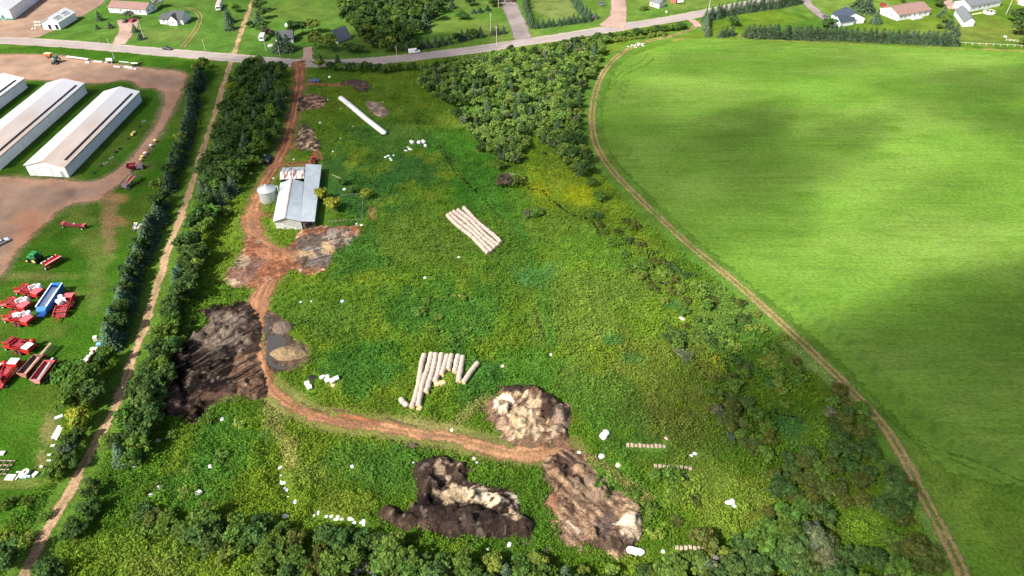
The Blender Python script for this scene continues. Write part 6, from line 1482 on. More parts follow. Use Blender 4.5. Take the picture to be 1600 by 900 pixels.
root = thing('hay_cart', 'small white cart beside the little red shed', 'cart', gp(1062, 5), .2)
m = MB(); m.box(-1.7, 1.7, -1.1, 1.1, .6, 1.9, t=.1); m.part('box', M_WP, root, bevel=.1)
for s in (-1, 1): wheel(root, -.4, s * 1.1, .32, .2)
root = thing('roadside_sign', 'tiny white sign on a post beside the road', 'sign', gp(1040.5, 23.5), 0)
m = MB(); m.box(-.06, .06, -.06, .06, 0, 2.2); m.part('post', M_WOOD, root); m = MB(); m.box(-.45, .45, -.1, -.06, 1.3, 2.2); m.part('board', M_WP, root)
# round bed with rim, shrubs at the cream shed
sack(1574 - 3, 57, 'white garden arch base beside the last spruces at the right', None, 1.3)

# ------------------------------------------------------------------ poles, fences
def pole(px, py, label, h=9.0, rz=0.3):
    root = thing('utility_pole', label, 'utility pole', gp(px, py), rz, None)
    m = MB(); m.cyl((0, 0, 0), (0, 0, h), .15, .10, 8); m.part('post', mat('grey_pole', (.5, .47, .43), .9, .12, 3), root)
    m = MB(); m.bar((0, -1.1, h - .5), (0, 1.1, h - .5), .12, .14); m.part('crossarm', M_WOOD, root)
    for y in (-1, -.4, .4, 1): m = MB(); m.cyl((0, y, h - .43), (0, y, h - .2), .05, n=6); m.part('insulator', M_WP, root)
for x, y, lab in ((179, 92, 'utility pole beside the road across from the gravel yard'), (226, 62, 'utility pole on the lawn beside two dark bushes'), (325, 93, 'utility pole at the road left of the straight lane'), (416, 80, 'utility pole in front of the small white camper trailer'), (441, 103, 'utility pole at the road left of the red drive'), (622, 104, 'utility pole at the road left of the white van'), (776, 71, 'utility pole at the mouth of the wide driveway'), (1107, 17, 'utility pole by the road at the spruce row'), (1572, 22, 'leaning pale flag pole on the lawn behind the white garage'), (767, 50, 'utility pole standing in the roadside hedge'), (779, 12, 'utility pole beside the three dark cars')):
    pole(x, y, lab)
def fence(name, a, b, n, label, pm, rails=2, h=1.1, r=.06):
    a = gp(*a); b = gp(*b); root = thing(name, label, 'fence', a)
    d = (b[0] - a[0], b[1] - a[1])
    for k in range(n):
        t = k / (n - 1); m = MB(); x, y = d[0] * t, d[1] * t; m.box(x - r, x + r, y - r, y + r, 0, h); m.part('post', pm, root)
    for j in range(rails): z = h * (.85 - .4 * j); m = MB(); m.bar((0, 0, z), (d[0], d[1], z), .06, .1); m.part('rail', pm, root)
M_PALEW = mat('pale_fence_wood', (.62, .58, .5), .8, .1)
fence('field_fence', (1497, 69), (1640, 76), 14, 'white post fence along the far right edge of the crop field', M_PALEW, 1)
fence('garden_fence', (1571, 64), (1590, 66), 4, 'short pale garden fence beside the white arch', M_PALEW, 2)
fence('paddock_fence', (514, 349), (566, 346), 10, 'grey post fence below the two round trees at the barn', mat('grey_fence_wood', (.20, .185, .16), .9, .15), 1, 1.0, .05)
fence('paddock_fence', (566, 346), (567, 312), 6, 'thin post fence running up from the end of the grey post fence', mat('grey_fence_wood', (.38, .36, .33)), 1, 1.0, .05)
fence('paddock_fence', (534, 307), (563, 306), 5, 'weathered rail fence left of the lone round tree', mat('grey_fence_wood', (.38, .36, .33)), 2, 1.0)
fence('broken_fence', (520, 275), (534, 281), 3, 'fallen pale rail in the grass right of the barn', M_PALEW, 1, .5)

# ------------------------------------------------------------------ foliage meshes
def quads_mesh(name, cen, nrm, size, tint, m, asp=.7, rs=None):
    """leaf-sized quads: centres, facing directions, half sizes"""
    r = rs; n = len(cen)
    nrm = nrm / np.maximum(np.linalg.norm(nrm, axis=1, keepdims=True), 1e-6)
    t = r.normal(size=(n, 3)); u = np.cross(nrm, t); u /= np.maximum(np.linalg.norm(u, axis=1, keepdims=True), 1e-6)
    v = np.cross(nrm, u)
    su = size[:, None] * u; sv = size[:, None] * asp * v
    V = np.stack([cen - su, cen - sv * .9 + su * .15, cen + su, cen + sv], 1).reshape(-1, 3)
    F = np.arange(4 * n).reshape(n, 4)
    me = np_mesh(name, V, F, m)
    set_attr(me, 'tint', np.repeat(tint, 4, 0))
    return me

def broad_crown(seed, R=2.6, Hh=6.0, n=1500, clumps=34, low=.16, lf=1.0):
    r = np.random.default_rng(seed)
    cz = Hh * .56; sz = Hh * .42
    d = r.normal(size=(clumps, 3)); d /= np.linalg.norm(d, axis=1, keepdims=True); d[:, 2] = np.abs(d[:, 2]) * r.choice([1, 1, 1, -.6], clumps)
    q = r.uniform(.45, .95, clumps)[:, None]
    cc = d * q * np.array([R * .82, R * .82, sz * .85]); cc[:, :2] *= (1 + .25 * np.sin(3 * np.arctan2(cc[:, 1], cc[:, 0]) + seed))[:, None]
    cr = r.uniform(.26, .46, clumps) * R * .8
    ct = r.uniform(.72, 1.25, clumps); cw = r.uniform(-.12, .12, clumps)
    k = r.integers(0, clumps, n)
    e = r.normal(size=(n, 3)); e /= np.linalg.norm(e, axis=1, keepdims=True); e[:, 2] = np.where(r.random(n) < .75, np.abs(e[:, 2]), e[:, 2])
    rad = cr[k] * r.uniform(.55, 1.08, n)
    cen = cc[k] + e * rad[:, None] * np.array([1, 1, .85]) + np.array([0, 0, cz])
    cen[:, 2] = np.maximum(cen[:, 2], Hh * low)
    nr = e + r.normal(size=(n, 3)) * .55
    b = ct[k] * r.uniform(.75, 1.25, n)
    tint = np.stack([b * (1 + cw[k]), b, b * (1 - cw[k] * .5), np.ones(n)], 1)
    me = quads_mesh('crown', cen, nr, lf * r.uniform(.22, .44, n), tint, M_LEAF, .7, r)
    me.transform(Matrix.Diagonal((1 / R, 1 / R, 1 / Hh, 1)))
    return me

def spruce_crown(seed, R=2.0, Hh=7.0, levels=17):
    r = np.random.default_rng(seed); C_, N_, S_, T_ = [], [], [], []
    for i in range(levels):
        t = i / (levels - 1); z = Hh * (.06 + .92 * t); rr = R * (1 - t) ** .8 * r.uniform(.9, 1.08) + .08
        nb = max(5, int(15 * (1 - t) + 5)); ph = r.uniform(0, 6)
        for k in range(nb):
            a = ph + 2 * math.pi * k / nb + r.uniform(-.15, .15); ln = rr * r.uniform(.78, 1.12)
            m_ = max(2, int(ln / .34)); bt = r.uniform(.7, 1.25)
            for j in range(m_):
                f = (j + .8) / m_
                C_.append((math.cos(a) * ln * f, math.sin(a) * ln * f, z - .38 * ln * f + r.uniform(-.06, .06)))
                N_.append((math.cos(a) * .45 + r.normal() * .3, math.sin(a) * .45 + r.normal() * .3, .9)); S_.append(r.uniform(.2, .34)); q = bt * r.uniform(.75, 1.2) * (.85 + .35 * f); T_.append((q, q, q, 1))
    me = quads_mesh('crown', np.array(C_), np.array(N_), np.array(S_), np.array(T_), M_NEEDLE, .75, r)
    me.transform(Matrix.Diagonal((1 / R, 1 / R, 1 / Hh, 1)))
    return me

def shrub_mesh(seed, n=520, name='shrub'):
    r = np.random.default_rng(seed); cl = 12
    cc = r.normal(size=(cl, 3)) * np.array([.45, .45, .12]); cc[:, 2] = np.abs(cc[:, 2]) + .35; cr = r.uniform(.25, .5, cl); ct = r.uniform(.75, 1.25, cl)
    k = r.integers(0, cl, n); e = r.normal(size=(n, 3)); e /= np.linalg.norm(e, axis=1, keepdims=True); e[:, 2] = np.abs(e[:, 2])
    cen = cc[k] + e * (cr[k] * r.uniform(.6, 1.05, n))[:, None]; cen[:, 2] = np.clip(cen[:, 2], .05, 1.1)
    b = ct[k] * r.uniform(.75, 1.25, n); w = r.uniform(-.08, .08, cl)[k]
    return quads_mesh(name, cen, e + r.normal(size=(n, 3)) * .5, r.uniform(.09, .17, n), np.stack([b * (1 + w), b, b, np.ones(n)], 1), M_LEAF, .7, r)

def trunk_mesh(seed, limbs=4):
    r = random.Random(seed); m = MB()
    m.cyl((0, 0, -.05), (.02, .01, .45), .05, .035, 7, caps=False); m.cyl((.02, .01, .45), (.0, .03, .85), .035, .012, 6, caps=False)
    for k in range(limbs):
        a = r.uniform(0, 6.3); z = r.uniform(.25, .55); m.cyl((.01, .01, z), (math.cos(a) * .45, math.sin(a) * .45, z + .22), .02, .006, 5, caps=False)
    return m.mesh('trunk', M_BARK)

def dead_mesh(seed):
    r = random.Random(seed); m = MB()
    def br(p, d, l, rad, lv):
        q = p + d * l
        m.cyl(p, q, rad, rad * .6, 4, caps=False)
        if lv == 0: return
        for k in range(5 if lv > 1 else 4):
            e = (d + Vector((r.gauss(0, .7), r.gauss(0, .7), r.gauss(.05, .4)))).normalized()
            br(p + d * l * r.uniform(.4, 1), e, l * r.uniform(.5, .8), rad * .5, lv - 1)
    for k in range(3): br(Vector((0, 0, 0)), Vector((r.gauss(0, .5), r.gauss(0, .5), 1)).normalized(), .42, .022, 3)
    return m.mesh('branches', M_DEAD)

BROAD = [broad_crown(100 + i) for i in range(6)]
SPRUCE = [spruce_crown(200 + i) for i in range(5)]
SHRUB = [shrub_mesh(300 + i) for i in range(6)]
TRUNK = [trunk_mesh(i) for i in range(3)]
STRAIGHT = [trunk_mesh(10, 0)]
DEAD = [dead_mesh(i) for i in range(3)]
TR = random.Random(5)
DK, MID, BRT, YEL_, SPR, BSPR, WIL, OLV, BRN = (.074, .132, .036), (.110, .195, .036), (.18, .25, .048), (.25, .29, .040), (.058, .098, .052), (.080, .122, .066), (.14, .17, .085), (.105, .130, .032), (.12, .105, .07)
NTREE = 0
def jit(c, a=.16):
    b = 1 + TR.uniform(-a, a); return (c[0] * b * (1 + TR.uniform(-.1, .1)), c[1] * b, c[2] * b, 1)
def tree(px, py, h, R, kind, col, label, group=None, world=None):
    """px, py: where the middle of the crown shows"""
    global NTREE
    x, y = world if world else gp(px, py, h * (.5 if kind != 'spruce' else .38))
    if kind == 'shrub':
        o = link('shrub', TR.choice(SHRUB)); o.location = (x, y, 0); o.rotation_euler = (0, 0, TR.uniform(0, 6)); o.scale = (R, R * TR.uniform(.85, 1.15), h); o.color = jit(col)
        return tag(o, label, 'shrub', group)
    nm = {'broad': 'broadleaf_tree', 'spruce': 'spruce_tree', 'dead': 'dead_tree'}[kind]
    root = thing(nm, label, 'tree', (x, y, 0), TR.uniform(0, 6.28), group)
    if kind == 'dead':
        o = link('branches', TR.choice(DEAD), root); o.scale = (R, R, h); return root
    t = link('trunk', TR.choice(TRUNK if kind == 'broad' else STRAIGHT), root); t.scale = (R * (1 if kind == 'broad' else .9), R * (1 if kind == 'broad' else .9), h)
    c = link('crown', TR.choice(BROAD if kind == 'broad' else SPRUCE), root); c.scale = (R * TR.uniform(.92, 1.1), R * TR.uniform(.92, 1.1), h); c.color = jit(col)
    NTREE += 1
    return root
def pick(mixl):
    t = TR.random(); s = 0
    for w, v in mixl:
        s += w
        if t <= s: return v
    return mixl[-1][1]
DEFER = []
COLW = {DK: 'dark', MID: 'green', BRT: 'bright', YEL_: 'yellowish', SPR: 'dark', BSPR: 'bluish', WIL: 'greyish', OLV: 'olive', BRN: 'brownish'}
def ordw(n):
    one = ['', 'first', 'second', 'third', 'fourth', 'fifth', 'sixth', 'seventh', 'eighth', 'ninth', 'tenth', 'eleventh', 'twelfth', 'thirteenth', 'fourteenth', 'fifteenth', 'sixteenth', 'seventeenth', 'eighteenth', 'nineteenth']
    if n < 20: return one[n]
    t = ['', '', 'twenty', 'thirty', 'forty', 'fifty'][n // 10]
    return t + '-' + one[n % 10] if n % 10 else {2: 'twentieth', 3: 'thirtieth', 4: 'fortieth', 5: 'fiftieth'}[n // 10]
def spot(fx, fy):
    v = 'upper' if fy < .34 else 'lower' if fy > .66 else ''; h = 'left' if fx < .34 else 'right' if fx > .66 else ''
    return (v + ' ' + h).strip() if v or h else 'middle'
KINDW = {'broad': 'tree', 'spruce': 'spruce', 'shrub': 'shrub', 'dead': 'bare grey tree'}
def emit(kind, h, R, col, where, group, x, y):
    if kind == 'broad':
        px, py = to_px(x, y, h * .6); vis = -15 < px < 1615 and -15 < py < 925
        DEFER.append(((R * .00638 * (py + 445)) if vis else 0, h, R, col, where, group, x, y))
    else:
        lab = (COLW.get(col, 'green') + ' ' if kind != 'dead' else '') + KINDW[kind] + ' ' + where
        tree(0, 0, h, R, kind, col, lab, group + {'spruce': ', spruces', 'shrub': ', shrubs', 'dead': ', dead'}[kind], (x, y))
def fill(P, spacing, mixl, where, group, hz=2.5, seed=1, keep=1.0):
    """trees scattered through a canopy outline; mixl: (weight, (kind, (h0,h1), (R0,R1), colour))"""
    L = gpa(P, hz); r = random.Random(seed); x0, y0 = L.min(0); x1, y1 = L.max(0); pts = []
    tries = int((x1 - x0) * (y1 - y0) / spacing ** 2 * 14)
    for _ in range(tries):
        x = r.uniform(x0, x1); y = r.uniform(y0, y1)
        if any((x - a) ** 2 + (y - b) ** 2 < spacing ** 2 for a, b in pts): continue
        if not in_poly(np.array([x]), np.array([y]), L)[0]: continue
        pts.append((x, y))
    A = np.array(P); p0 = A.min(0); p1 = A.max(0)
    p0 = np.maximum(p0, [0, 0]); p1 = np.minimum(p1, [1600, 900])
    for x, y in pts:
        if r.random() > keep: continue
        k, hh, rr, c = pick(mixl)
        f = TR.random(); px, py = to_px(x, y, 3)
        if not (-60 < px < 1660 and -70 < py < 960): continue
        sp = spot((px - p0[0]) / (p1[0] - p0[0]), (py - p0[1]) / (p1[1] - p0[1]))
        emit(k, hh[0] + (hh[1] - hh[0]) * f, rr[0] + (rr[1] - rr[0]) * f, c, sp + ' of ' + where, group, x, y)
def row(P, spacing, mixl, where, group, hz=2.5, jitter=.4, start='left'):
    L = smooth_line(gpa(P, hz), 6); seg = np.concatenate([[0], np.cumsum(np.hypot(*np.diff(L, axis=0).T))]); s = spacing * .5
    n = 0
    while s < seg[-1]:
        n += 1
        x = np.interp(s, seg, L[:, 0]) + TR.gauss(0, jitter); y = np.interp(s, seg, L[:, 1]) + TR.gauss(0, jitter)
        k, hh, rr, c = pick(mixl); f = TR.random()
        emit(k, hh[0] + (hh[1] - hh[0]) * f, rr[0] + (rr[1] - rr[0]) * f, c, '%s from %s in %s' % (ordw(n), start, where), group, x, y)
        s += spacing * TR.uniform(.85, 1.15)

# hedge between the machinery lawn and the lane
HM = [(.7, ('spruce', (4.6, 6.6), (2.5, 3.3), SPR)), (.3, ('broad', (4.4, 6.0), (2.2, 3.0), DK))]
row([(314, 112), (300, 140), (296, 165), (291, 195), (279, 235), (268, 262), (259, 292)], 2.3, HM, 'the upper hedge left of the lane', 'upper lane hedge', start='road end')
row([(254, 305), (243, 330), (231, 358), (218, 385), (209, 412), (199, 442), (190, 470), (181, 500), (172, 528)], 2.4, HM, 'the lower hedge left of the lane', 'lower lane hedge', start='top')
row([(242, 338), (228, 368), (214, 398), (204, 428), (194, 458), (185, 486), (168, 522), (162, 540)], 2.8, HM, 'the lawn side row of that hedge', 'lawn side of the lane hedge', start='top')
for x, y, h, R, c, lab in ((310, 106, 6, 3.2, BRT, 'bright green round tree at the road end of the lane hedge'), (318, 98, 5.5, 2.6, MID, 'mid green tree beside the road at the top of the lane hedge'), (285, 216, 5, 2.5, YEL_, 'yellow green tree in the lane hedge beside the shed drive'), (248, 288, 5, 2.7, BRT, 'light green round tree on the lawn edge of the lane hedge'), (292, 200, 4, 1.4, MID, 'little mid green tree in the lane hedge'),
                           (112, 592, 8, 3.9, MID, 'large round green tree, left crown of the big clump beside the red machines'), (136, 590, 8, 3.8, MID, 'large round green tree, right crown of the big clump beside the red machines'), (118, 622, 7.5, 3.6, MID, 'large green tree in the middle of the big clump beside the lane'), (140, 615, 7.5, 3.2, DK, 'dark tree on the lane side of the big clump'), (122, 652, 5.5, 2.9, YEL_, 'yellow green tree at the foot of the big clump'), (168, 556, 5.5, 2.6, MID, 'green tree between the junk and the lane'), (160, 568, 5, 2.3, DK, 'dark tree above the big clump by the lane'),
                           (112, 690, 5, 2.4, DK, 'dark tree under the yellow green one'), (122, 682, 4.5, 2.0, DK, 'small dark tree on the lane side under the yellow green one'), (104, 706, 4.6, 2.2, BSPR, 'grey green tree left of the lane below the planks'), (94, 724, 4.4, 2.1, MID, 'green tree left of the lane above the junk'), (84, 738, 3.8, 2.0, MID, 'lower green tree left of the lane beside the junk'), (112, 722, 3.8, 1.9, DK, 'dark tree close to the lane above the junk'),
                           (8, 872, 6, 3.2, DK, 'dark tree in the lower left corner'), (76, 892, 5, 3.4, DK, 'dark wide tree at the bottom edge right of the lane end'), (145, 762, 4.5, 2.3, DK, 'dark tree right of the lane, uppermost of three at the lower left'), (138, 797, 4.5, 2.7, DK, 'dark tree right of the lane, middle of three at the lower left'), (116, 828, 4.2, 2.4, DK, 'dark tree right of the lane, lowest of three at the lower left')):
    tree(x, y, h, R, 'broad', c, lab)
# wood between lane and red drive
WM = [(.16, ('spruce', (5.5, 8), (2.3, 3.0), SPR)), (.58, ('broad', (4.6, 7.8), (2.2, 3.8), DK)), (.20, ('broad', (5, 7), (2.3, 3.1), MID)), (.06, ('broad', (4.5, 6), (1.9, 2.5), BRT))]
fill([(384, 100), (404, 92), (440, 104), (444, 135), (438, 168), (412, 172), (358, 165), (366, 130)], 3.5, WM, 'the upper wood between lane and drive', 'top of the lane wood', 3, 11)
fill([(356, 165), (420, 172), (436, 172), (430, 205), (410, 222), (400, 240), (344, 235), (334, 225)], 3.4, WM, 'the central wood between lane and drive', 'middle of the lane wood', 3, 12)
fill([(332, 232), (400, 240), (392, 262), (372, 285), (348, 300), (330, 340), (318, 370), (304, 385), (292, 400), (296, 360), (312, 305)], 3.2, WM, 'the wood left of the barn', 'lower lane wood', 3, 13)
fill([(288, 395), (314, 395), (312, 420), (294, 450), (280, 480), (266, 500), (262, 488), (274, 440)], 3.0, WM, 'the lane stand by the mud patch', 'lane trees by the mud patch', 3, 14)
fill([(262, 490), (276, 490), (272, 540), (262, 590), (246, 640), (228, 690), (208, 715), (190, 722), (176, 712), (190, 672), (212, 622), (232, 570), (248, 525)], 2.8, WM, 'the belt between lane and muck spread', 'belt west of the muck spread', 3, 15)
for x, y, h, R, c, lab in ((424, 212, 5.5, 2.6, BRT, 'bright tree at the drive in the lane wood'), (362, 138, 5.5, 2.6, YEL_, 'yellow green tree beside the lane near the road'), (396, 234, 5.5, 3.0, BRT, 'bright round tree left of the dark car'), (380, 214, 5, 2.0, BRT, 'light green tree in the middle of the lane wood'), (398, 252, 4.5, 2.2, BRT, 'smaller bright tree beside the dark car'), (442, 140, 5, 2.2, BRT, 'light tree at the drive near the road'), (206, 650, 5, 2.6, MID, 'mid green tree in the belt beside the grey tube'), (172, 690, 4.5, 2.2, BRT, 'light green tree at the foot of the belt'), (360, 297, 2.5, 1.2, BRT, 'little bright bush in the grass left of the grain bin'), (352, 330, 3, 2.4, BRT, 'bright low bush below the lane wood')):
    tree(x, y, h, R, 'broad', c, lab)
for x, y, h, lab in ((412, 100, 7, 'pale bare tree at the roadside in the lane wood'), (362, 262, 5, 'bare grey tree inside the lower lane wood'), (416, 205, 5, 'thin pale bare tree beside the bright one at the drive')): tree(x, y, h, 2.2, 'dead', None, lab)
row([(300, 420), (292, 450), (282, 480), (300, 500), (270, 540)], 3.0, [(1, ('shrub', (1.2, 2), (1.4, 2.2), MID))], 'the line between lane trees and muck spread', 'shrubs west of the muck', 1)
# beyond the road
NM = [(.12, ('spruce', (6, 8.5), (2.2, 3.0), SPR)), (.53, ('broad', (6, 9), (2.6, 4.2), DK)), (.25, ('broad', (6, 8), (2.6, 3.6), MID)), (.10, ('broad', (5, 7), (2.4, 3.2), BRT))]
fill([(532, -25), (692, -25), (690, 14), (664, 34), (640, 60), (600, 72), (566, 60), (548, 34), (532, 20)], 4.3, NM, 'the large wood beyond the road', 'large wood beyond the road', 3.5, 21)
row([(606, 76), (650, 70), (700, 62), (745, 52), (757, 50)], 3.4, [(.7, ('spruce', (4, 5.6), (2.1, 2.7), SPR)), (.3, ('broad', (4, 5.6), (2.2, 2.8), DK))], 'the roadside hedge left of the wide driveway', 'roadside hedge left of the driveway', 2)
row([(765, 49), (780, 47), (792, 45)], 2.8, [(1, ('spruce', (4, 5), (1.7, 2.1), BSPR))], 'the short hedge at the wide driveway', 'short hedge at the driveway', 2, .2)
row([(818, -14), (822, 8), (828, 26), (833, 38)], 3.2, [(1, ('spruce', (4, 5.5), (1.6, 2.0), SPR))], 'the hedge right of the wide driveway', 'hedge right of the wide driveway', 2, .2)
row([(835, 38), (860, 35), (890, 31), (922, 26)], 2.8, [(1, ('spruce', (3.8, 5), (1.9, 2.4), SPR))], 'the low hedge along the road before the pale lawn', 'low hedge along the road', 2, .2)
row([(888, -20), (902, 4), (912, 18), (924, 22)], 3.2, [(1, ('spruce', (4.5, 6), (1.8, 2.3), SPR))], 'the hedge left of the parked dark pickup', 'hedge by the pickup', 2, .2)
row([(1102, 26), (1120, 20), (1150, 14), (1180, 9), (1215, 4), (1250, -2)], 3.0, [(1, ('spruce', (6, 7.5), (2.4, 3.0), SPR))], 'the tall row along the road at the right', 'tall spruces along the road', 2.5, .3)
row([(1104, 28), (1105, 40), (1106, 52)], 3.2, [(1, ('spruce', (4.5, 5.8), (1.9, 2.3), BSPR))], 'the short row beside the field entrance', 'spruces at the field entrance', 2, .2)
row([(1124, 52), (1136, 50), (1146, 48)], 3.0, [(1, ('spruce', (4.5, 5.5), (2.0, 2.4), SPR))], 'the little group left of the long hedge', 'spruces left of the long hedge', 2, .3)
row([(1164, 50), (1220, 52), (1290, 53), (1340, 55)], 2.5, [(1, ('spruce', (5.6, 6.8), (3.0, 3.6), (.062, .098, .05)))], 'the left half of the long field hedge', 'long hedge, left half', 2.2, .35)
row([(1344, 55), (1390, 58), (1440, 60), (1496, 63)], 2.5, [(1, ('spruce', (5.6, 6.8), (3.0, 3.6), (.062, .098, .05)))], 'the right half of the long field hedge', 'long hedge, right half', 2.2, .35)
for x, y, h, R, k, c, lab in ((1147, 33, 4.5, 2.6, 'broad', DK, 'dark round tree between the two spruce rows at the right'), (1294, 36, 4, 3.2, 'broad', DK, 'dark round bush left of the navy roofed house'), (1356, 8, 8, 4.2, 'spruce', SPR, 'large dark spruce behind the navy roofed house'), (1370, 28, 6, 3.0, 'spruce', BSPR, 'spruce standing alone between the navy and the brown roof'), (1345, 3, 7, 3.6, 'spruce', SPR, 'large dark spruce at the top edge left of the brown roof'),
                              (1468, 4, 4, 2.4, 'broad', DK, 'dark tree beside the driveway right of the brown roof'), (1474, 20, 5, 2.4, 'spruce', BSPR, 'upper spruce in the slanting row left of the white garage'), (1479, 29, 4.5, 2.4, 'broad', MID, 'green tree in the slanting row left of the white garage'), (1485, 38, 5, 2.4, 'spruce', SPR, 'middle dark spruce in the slanting row left of the white garage'), (1494, 48, 5, 2.2, 'spruce', BSPR, 'lower spruce in the slanting row left of the white garage'), (1468, 41, 2.2, 1.4, 'broad', MID, 'little bush on the lawn left of the slanting row'),
                              (1593, 24, 7, 4.2, 'broad', DK, 'upper dark tree at the right edge'), (1597, 42, 7, 4.0, 'broad', DK, 'lower dark tree at the right edge'), (1604, 64, 4, 2.6, 'broad', MID, 'green bush at the right edge beside the garden fence'), (1411, 1.5, 1.5, 1.2, 'broad', DK, 'tiny round bush behind the brown roof'),
                              (437, 68, 8, 3.6, 'spruce', SPR, 'large dark spruce before the grey cottage'), (449, 70, 7, 3.0, 'spruce', SPR, 'smaller dark spruce before the grey cottage'), (457, 44, 7, 2.4, 'broad', DK, 'dark tree beside the white boat'), (472, 42, 6, 2.4, 'broad', DK, 'dark thin tree between boat and round trees'), (487, 40, 6.5, 3.0, 'broad', BRT, 'rear one of three bright round trees at the cabin'), (491, 62, 7.5, 3.6, 'broad', BRT, 'left one of three bright round trees at the cabin'), (516, 66, 7.5, 3.8, 'broad', BRT, 'right one of three bright round trees at the cabin'),
                              (545, 74, 3.5, 2.6, 'broad', DK, 'dark low tree right of the cabin'), (560, 76, 3.5, 2.6, 'broad', DK, 'dark low tree below the large wood, left one'), (580, 66, 4.5, 3.0, 'broad', BRN, 'brownish tree below the large wood'), (572, 48, 5.5, 3.2, 'broad', MID, 'green tree at the left foot of the large wood'),
                              (356, 26, 7, 2.6, 'spruce', SPR, 'dark spruce beside the long white camper'), (357, 38, 6, 2.4, 'spruce', SPR, 'dark spruce just below the one beside the camper'), (367, 12, 4, 2.4, 'broad', MID, 'green bush left of the straight lane at the top edge'), (404, 8, 6, 3.0, 'broad', DK, 'dark tree right of the straight lane at the top edge'), (403, 30, 6, 2.8, 'spruce', SPR, 'dark spruce right of the straight lane'), (408, 44, 5.5, 2.6, 'broad', DK, 'dark tree above the small camper trailer'), (417, 50, 4, 2.2, 'broad', BRN, 'brown dark bush above the small camper trailer'), (390, 38, 3, 1.6, 'broad', DK, 'small dark bush beside the straight lane'), (410, 20, 5, 2.6, 'broad', DK, 'dark tree in the row right of the straight lane'),
                              (154, 26, 4.5, 1.7, 'spruce', SPR, 'dark spruce on the lawn right of the store shed'), (151, 42, 2.4, 1.2, 'spruce', SPR, 'small dark spruce below the one right of the store shed'), (210, 45, 3.6, 1.6, 'spruce', SPR, 'dark spruce beside the driveway of the brown roofed bungalow'), (219, 57, 3.2, 1.7, 'spruce', SPR, 'dark spruce nearest the road below the brown roofed bungalow'), (171, 40, 2.6, 1.6, 'spruce', BSPR, 'grey green small spruce left of the driveway'),
                              (245, 4, 4.5, 2.6, 'broad', (.3, .31, .26), 'white blossoming tree at the top edge'), (202, 23, 3.6, 2.3, 'broad', (.18, .19, .13), 'pale grey green tree in front of the brown roofed bungalow'),
                              (706, 8, 4, 1.9, 'spruce', SPR, 'dark narrow spruce on the lawn left of the wide driveway'), (722, 24, 3.6, 2.6, 'broad', DK, 'dark round tree on the lawn left of the wide driveway'), (735, 2, 4, 2.6, 'broad', DK, 'dark tree at the top edge left of the wide driveway'), (772, 3, 4, 2.6, 'broad', DK, 'dark tree beside the three dark cars'), (750, 16, 2.4, 1.6, 'spruce', SPR, 'left one of two small spruces beside the lawn hedge'), (762, 13, 2.6, 1.6, 'spruce', SPR, 'right one of two small spruces beside the lawn hedge'), (740, 18, 2.0, 1.5, 'spruce', SPR, 'low small spruce beside the dark round tree'),
                              (930, 25, 3, 1.8, 'spruce', (.09, .12, .09), 'pale blue spruce at the end of the low road hedge'), (1008, 13, 1.4, 1.8, 'broad', DK, 'low dark bush before the cream shed'), (1003, 14, 1.1, 1.6, 'broad', BRT, 'low light bush left of the cream shed'),
                              (499, 100, 5, 2.5, 'broad', BRT, 'bright tree at the mouth of the red drive'), (500, 92, 4.5, 1.8, 'spruce', SPR, 'left one of two spruces on the near side of the road'), (527, 94, 5, 1.8, 'spruce', SPR, 'right one of two spruces on the near side of the road'),
                              (502, 304, 4.5, 2.3, 'broad', YEL_, 'left one of two yellow green trees beside the barn'), (520, 320, 5, 2.8, 'broad', YEL_, 'right and larger one of two yellow green trees beside the barn'), (572, 303, 3.6, 2.0, 'broad', YEL_, 'lone yellow green round tree right of the barn'), (548, 296, 2.4, 1.6, 'broad', MID, 'small green bush between the barn trees and the lone round tree'), (535, 284, 2.4, 1.5, 'broad', MID, 'small green bush right of the barn by the fallen rail')):
    tree(x, y, h * (1.12 if y < 80 else 1), R * (1.3 if y < 80 else 1.12), k, c, lab)
row([(512, 106), (560, 108), (610, 108), (650, 104)], 2.6, [(.6, ('broad', (3.2, 4.8), (2.1, 2.8), DK)), (.4, ('broad', (3, 4.4), (2.0, 2.7), MID))], 'the near road hedge, left part', 'near road hedge, left', 1.3)
row([(836, 76), (870, 70), (920, 62), (975, 54), (1030, 46), (1076, 39)], 2.8, [(.6, ('broad', (2.8, 4.4), (1.9, 2.7), DK)), (.4, ('broad', (2.4, 4), (1.8, 2.6), MID))], 'the near road hedge, right part', 'near road hedge, right', 1.5)
row([(900, 72), (960, 62), (1000, 57), (1040, 51)], 3.0, [(1, ('shrub', (1.2, 2), (1.6, 2.4), BRT))], 'the line before the near road hedge', 'light shrubs by the road hedge', 1)
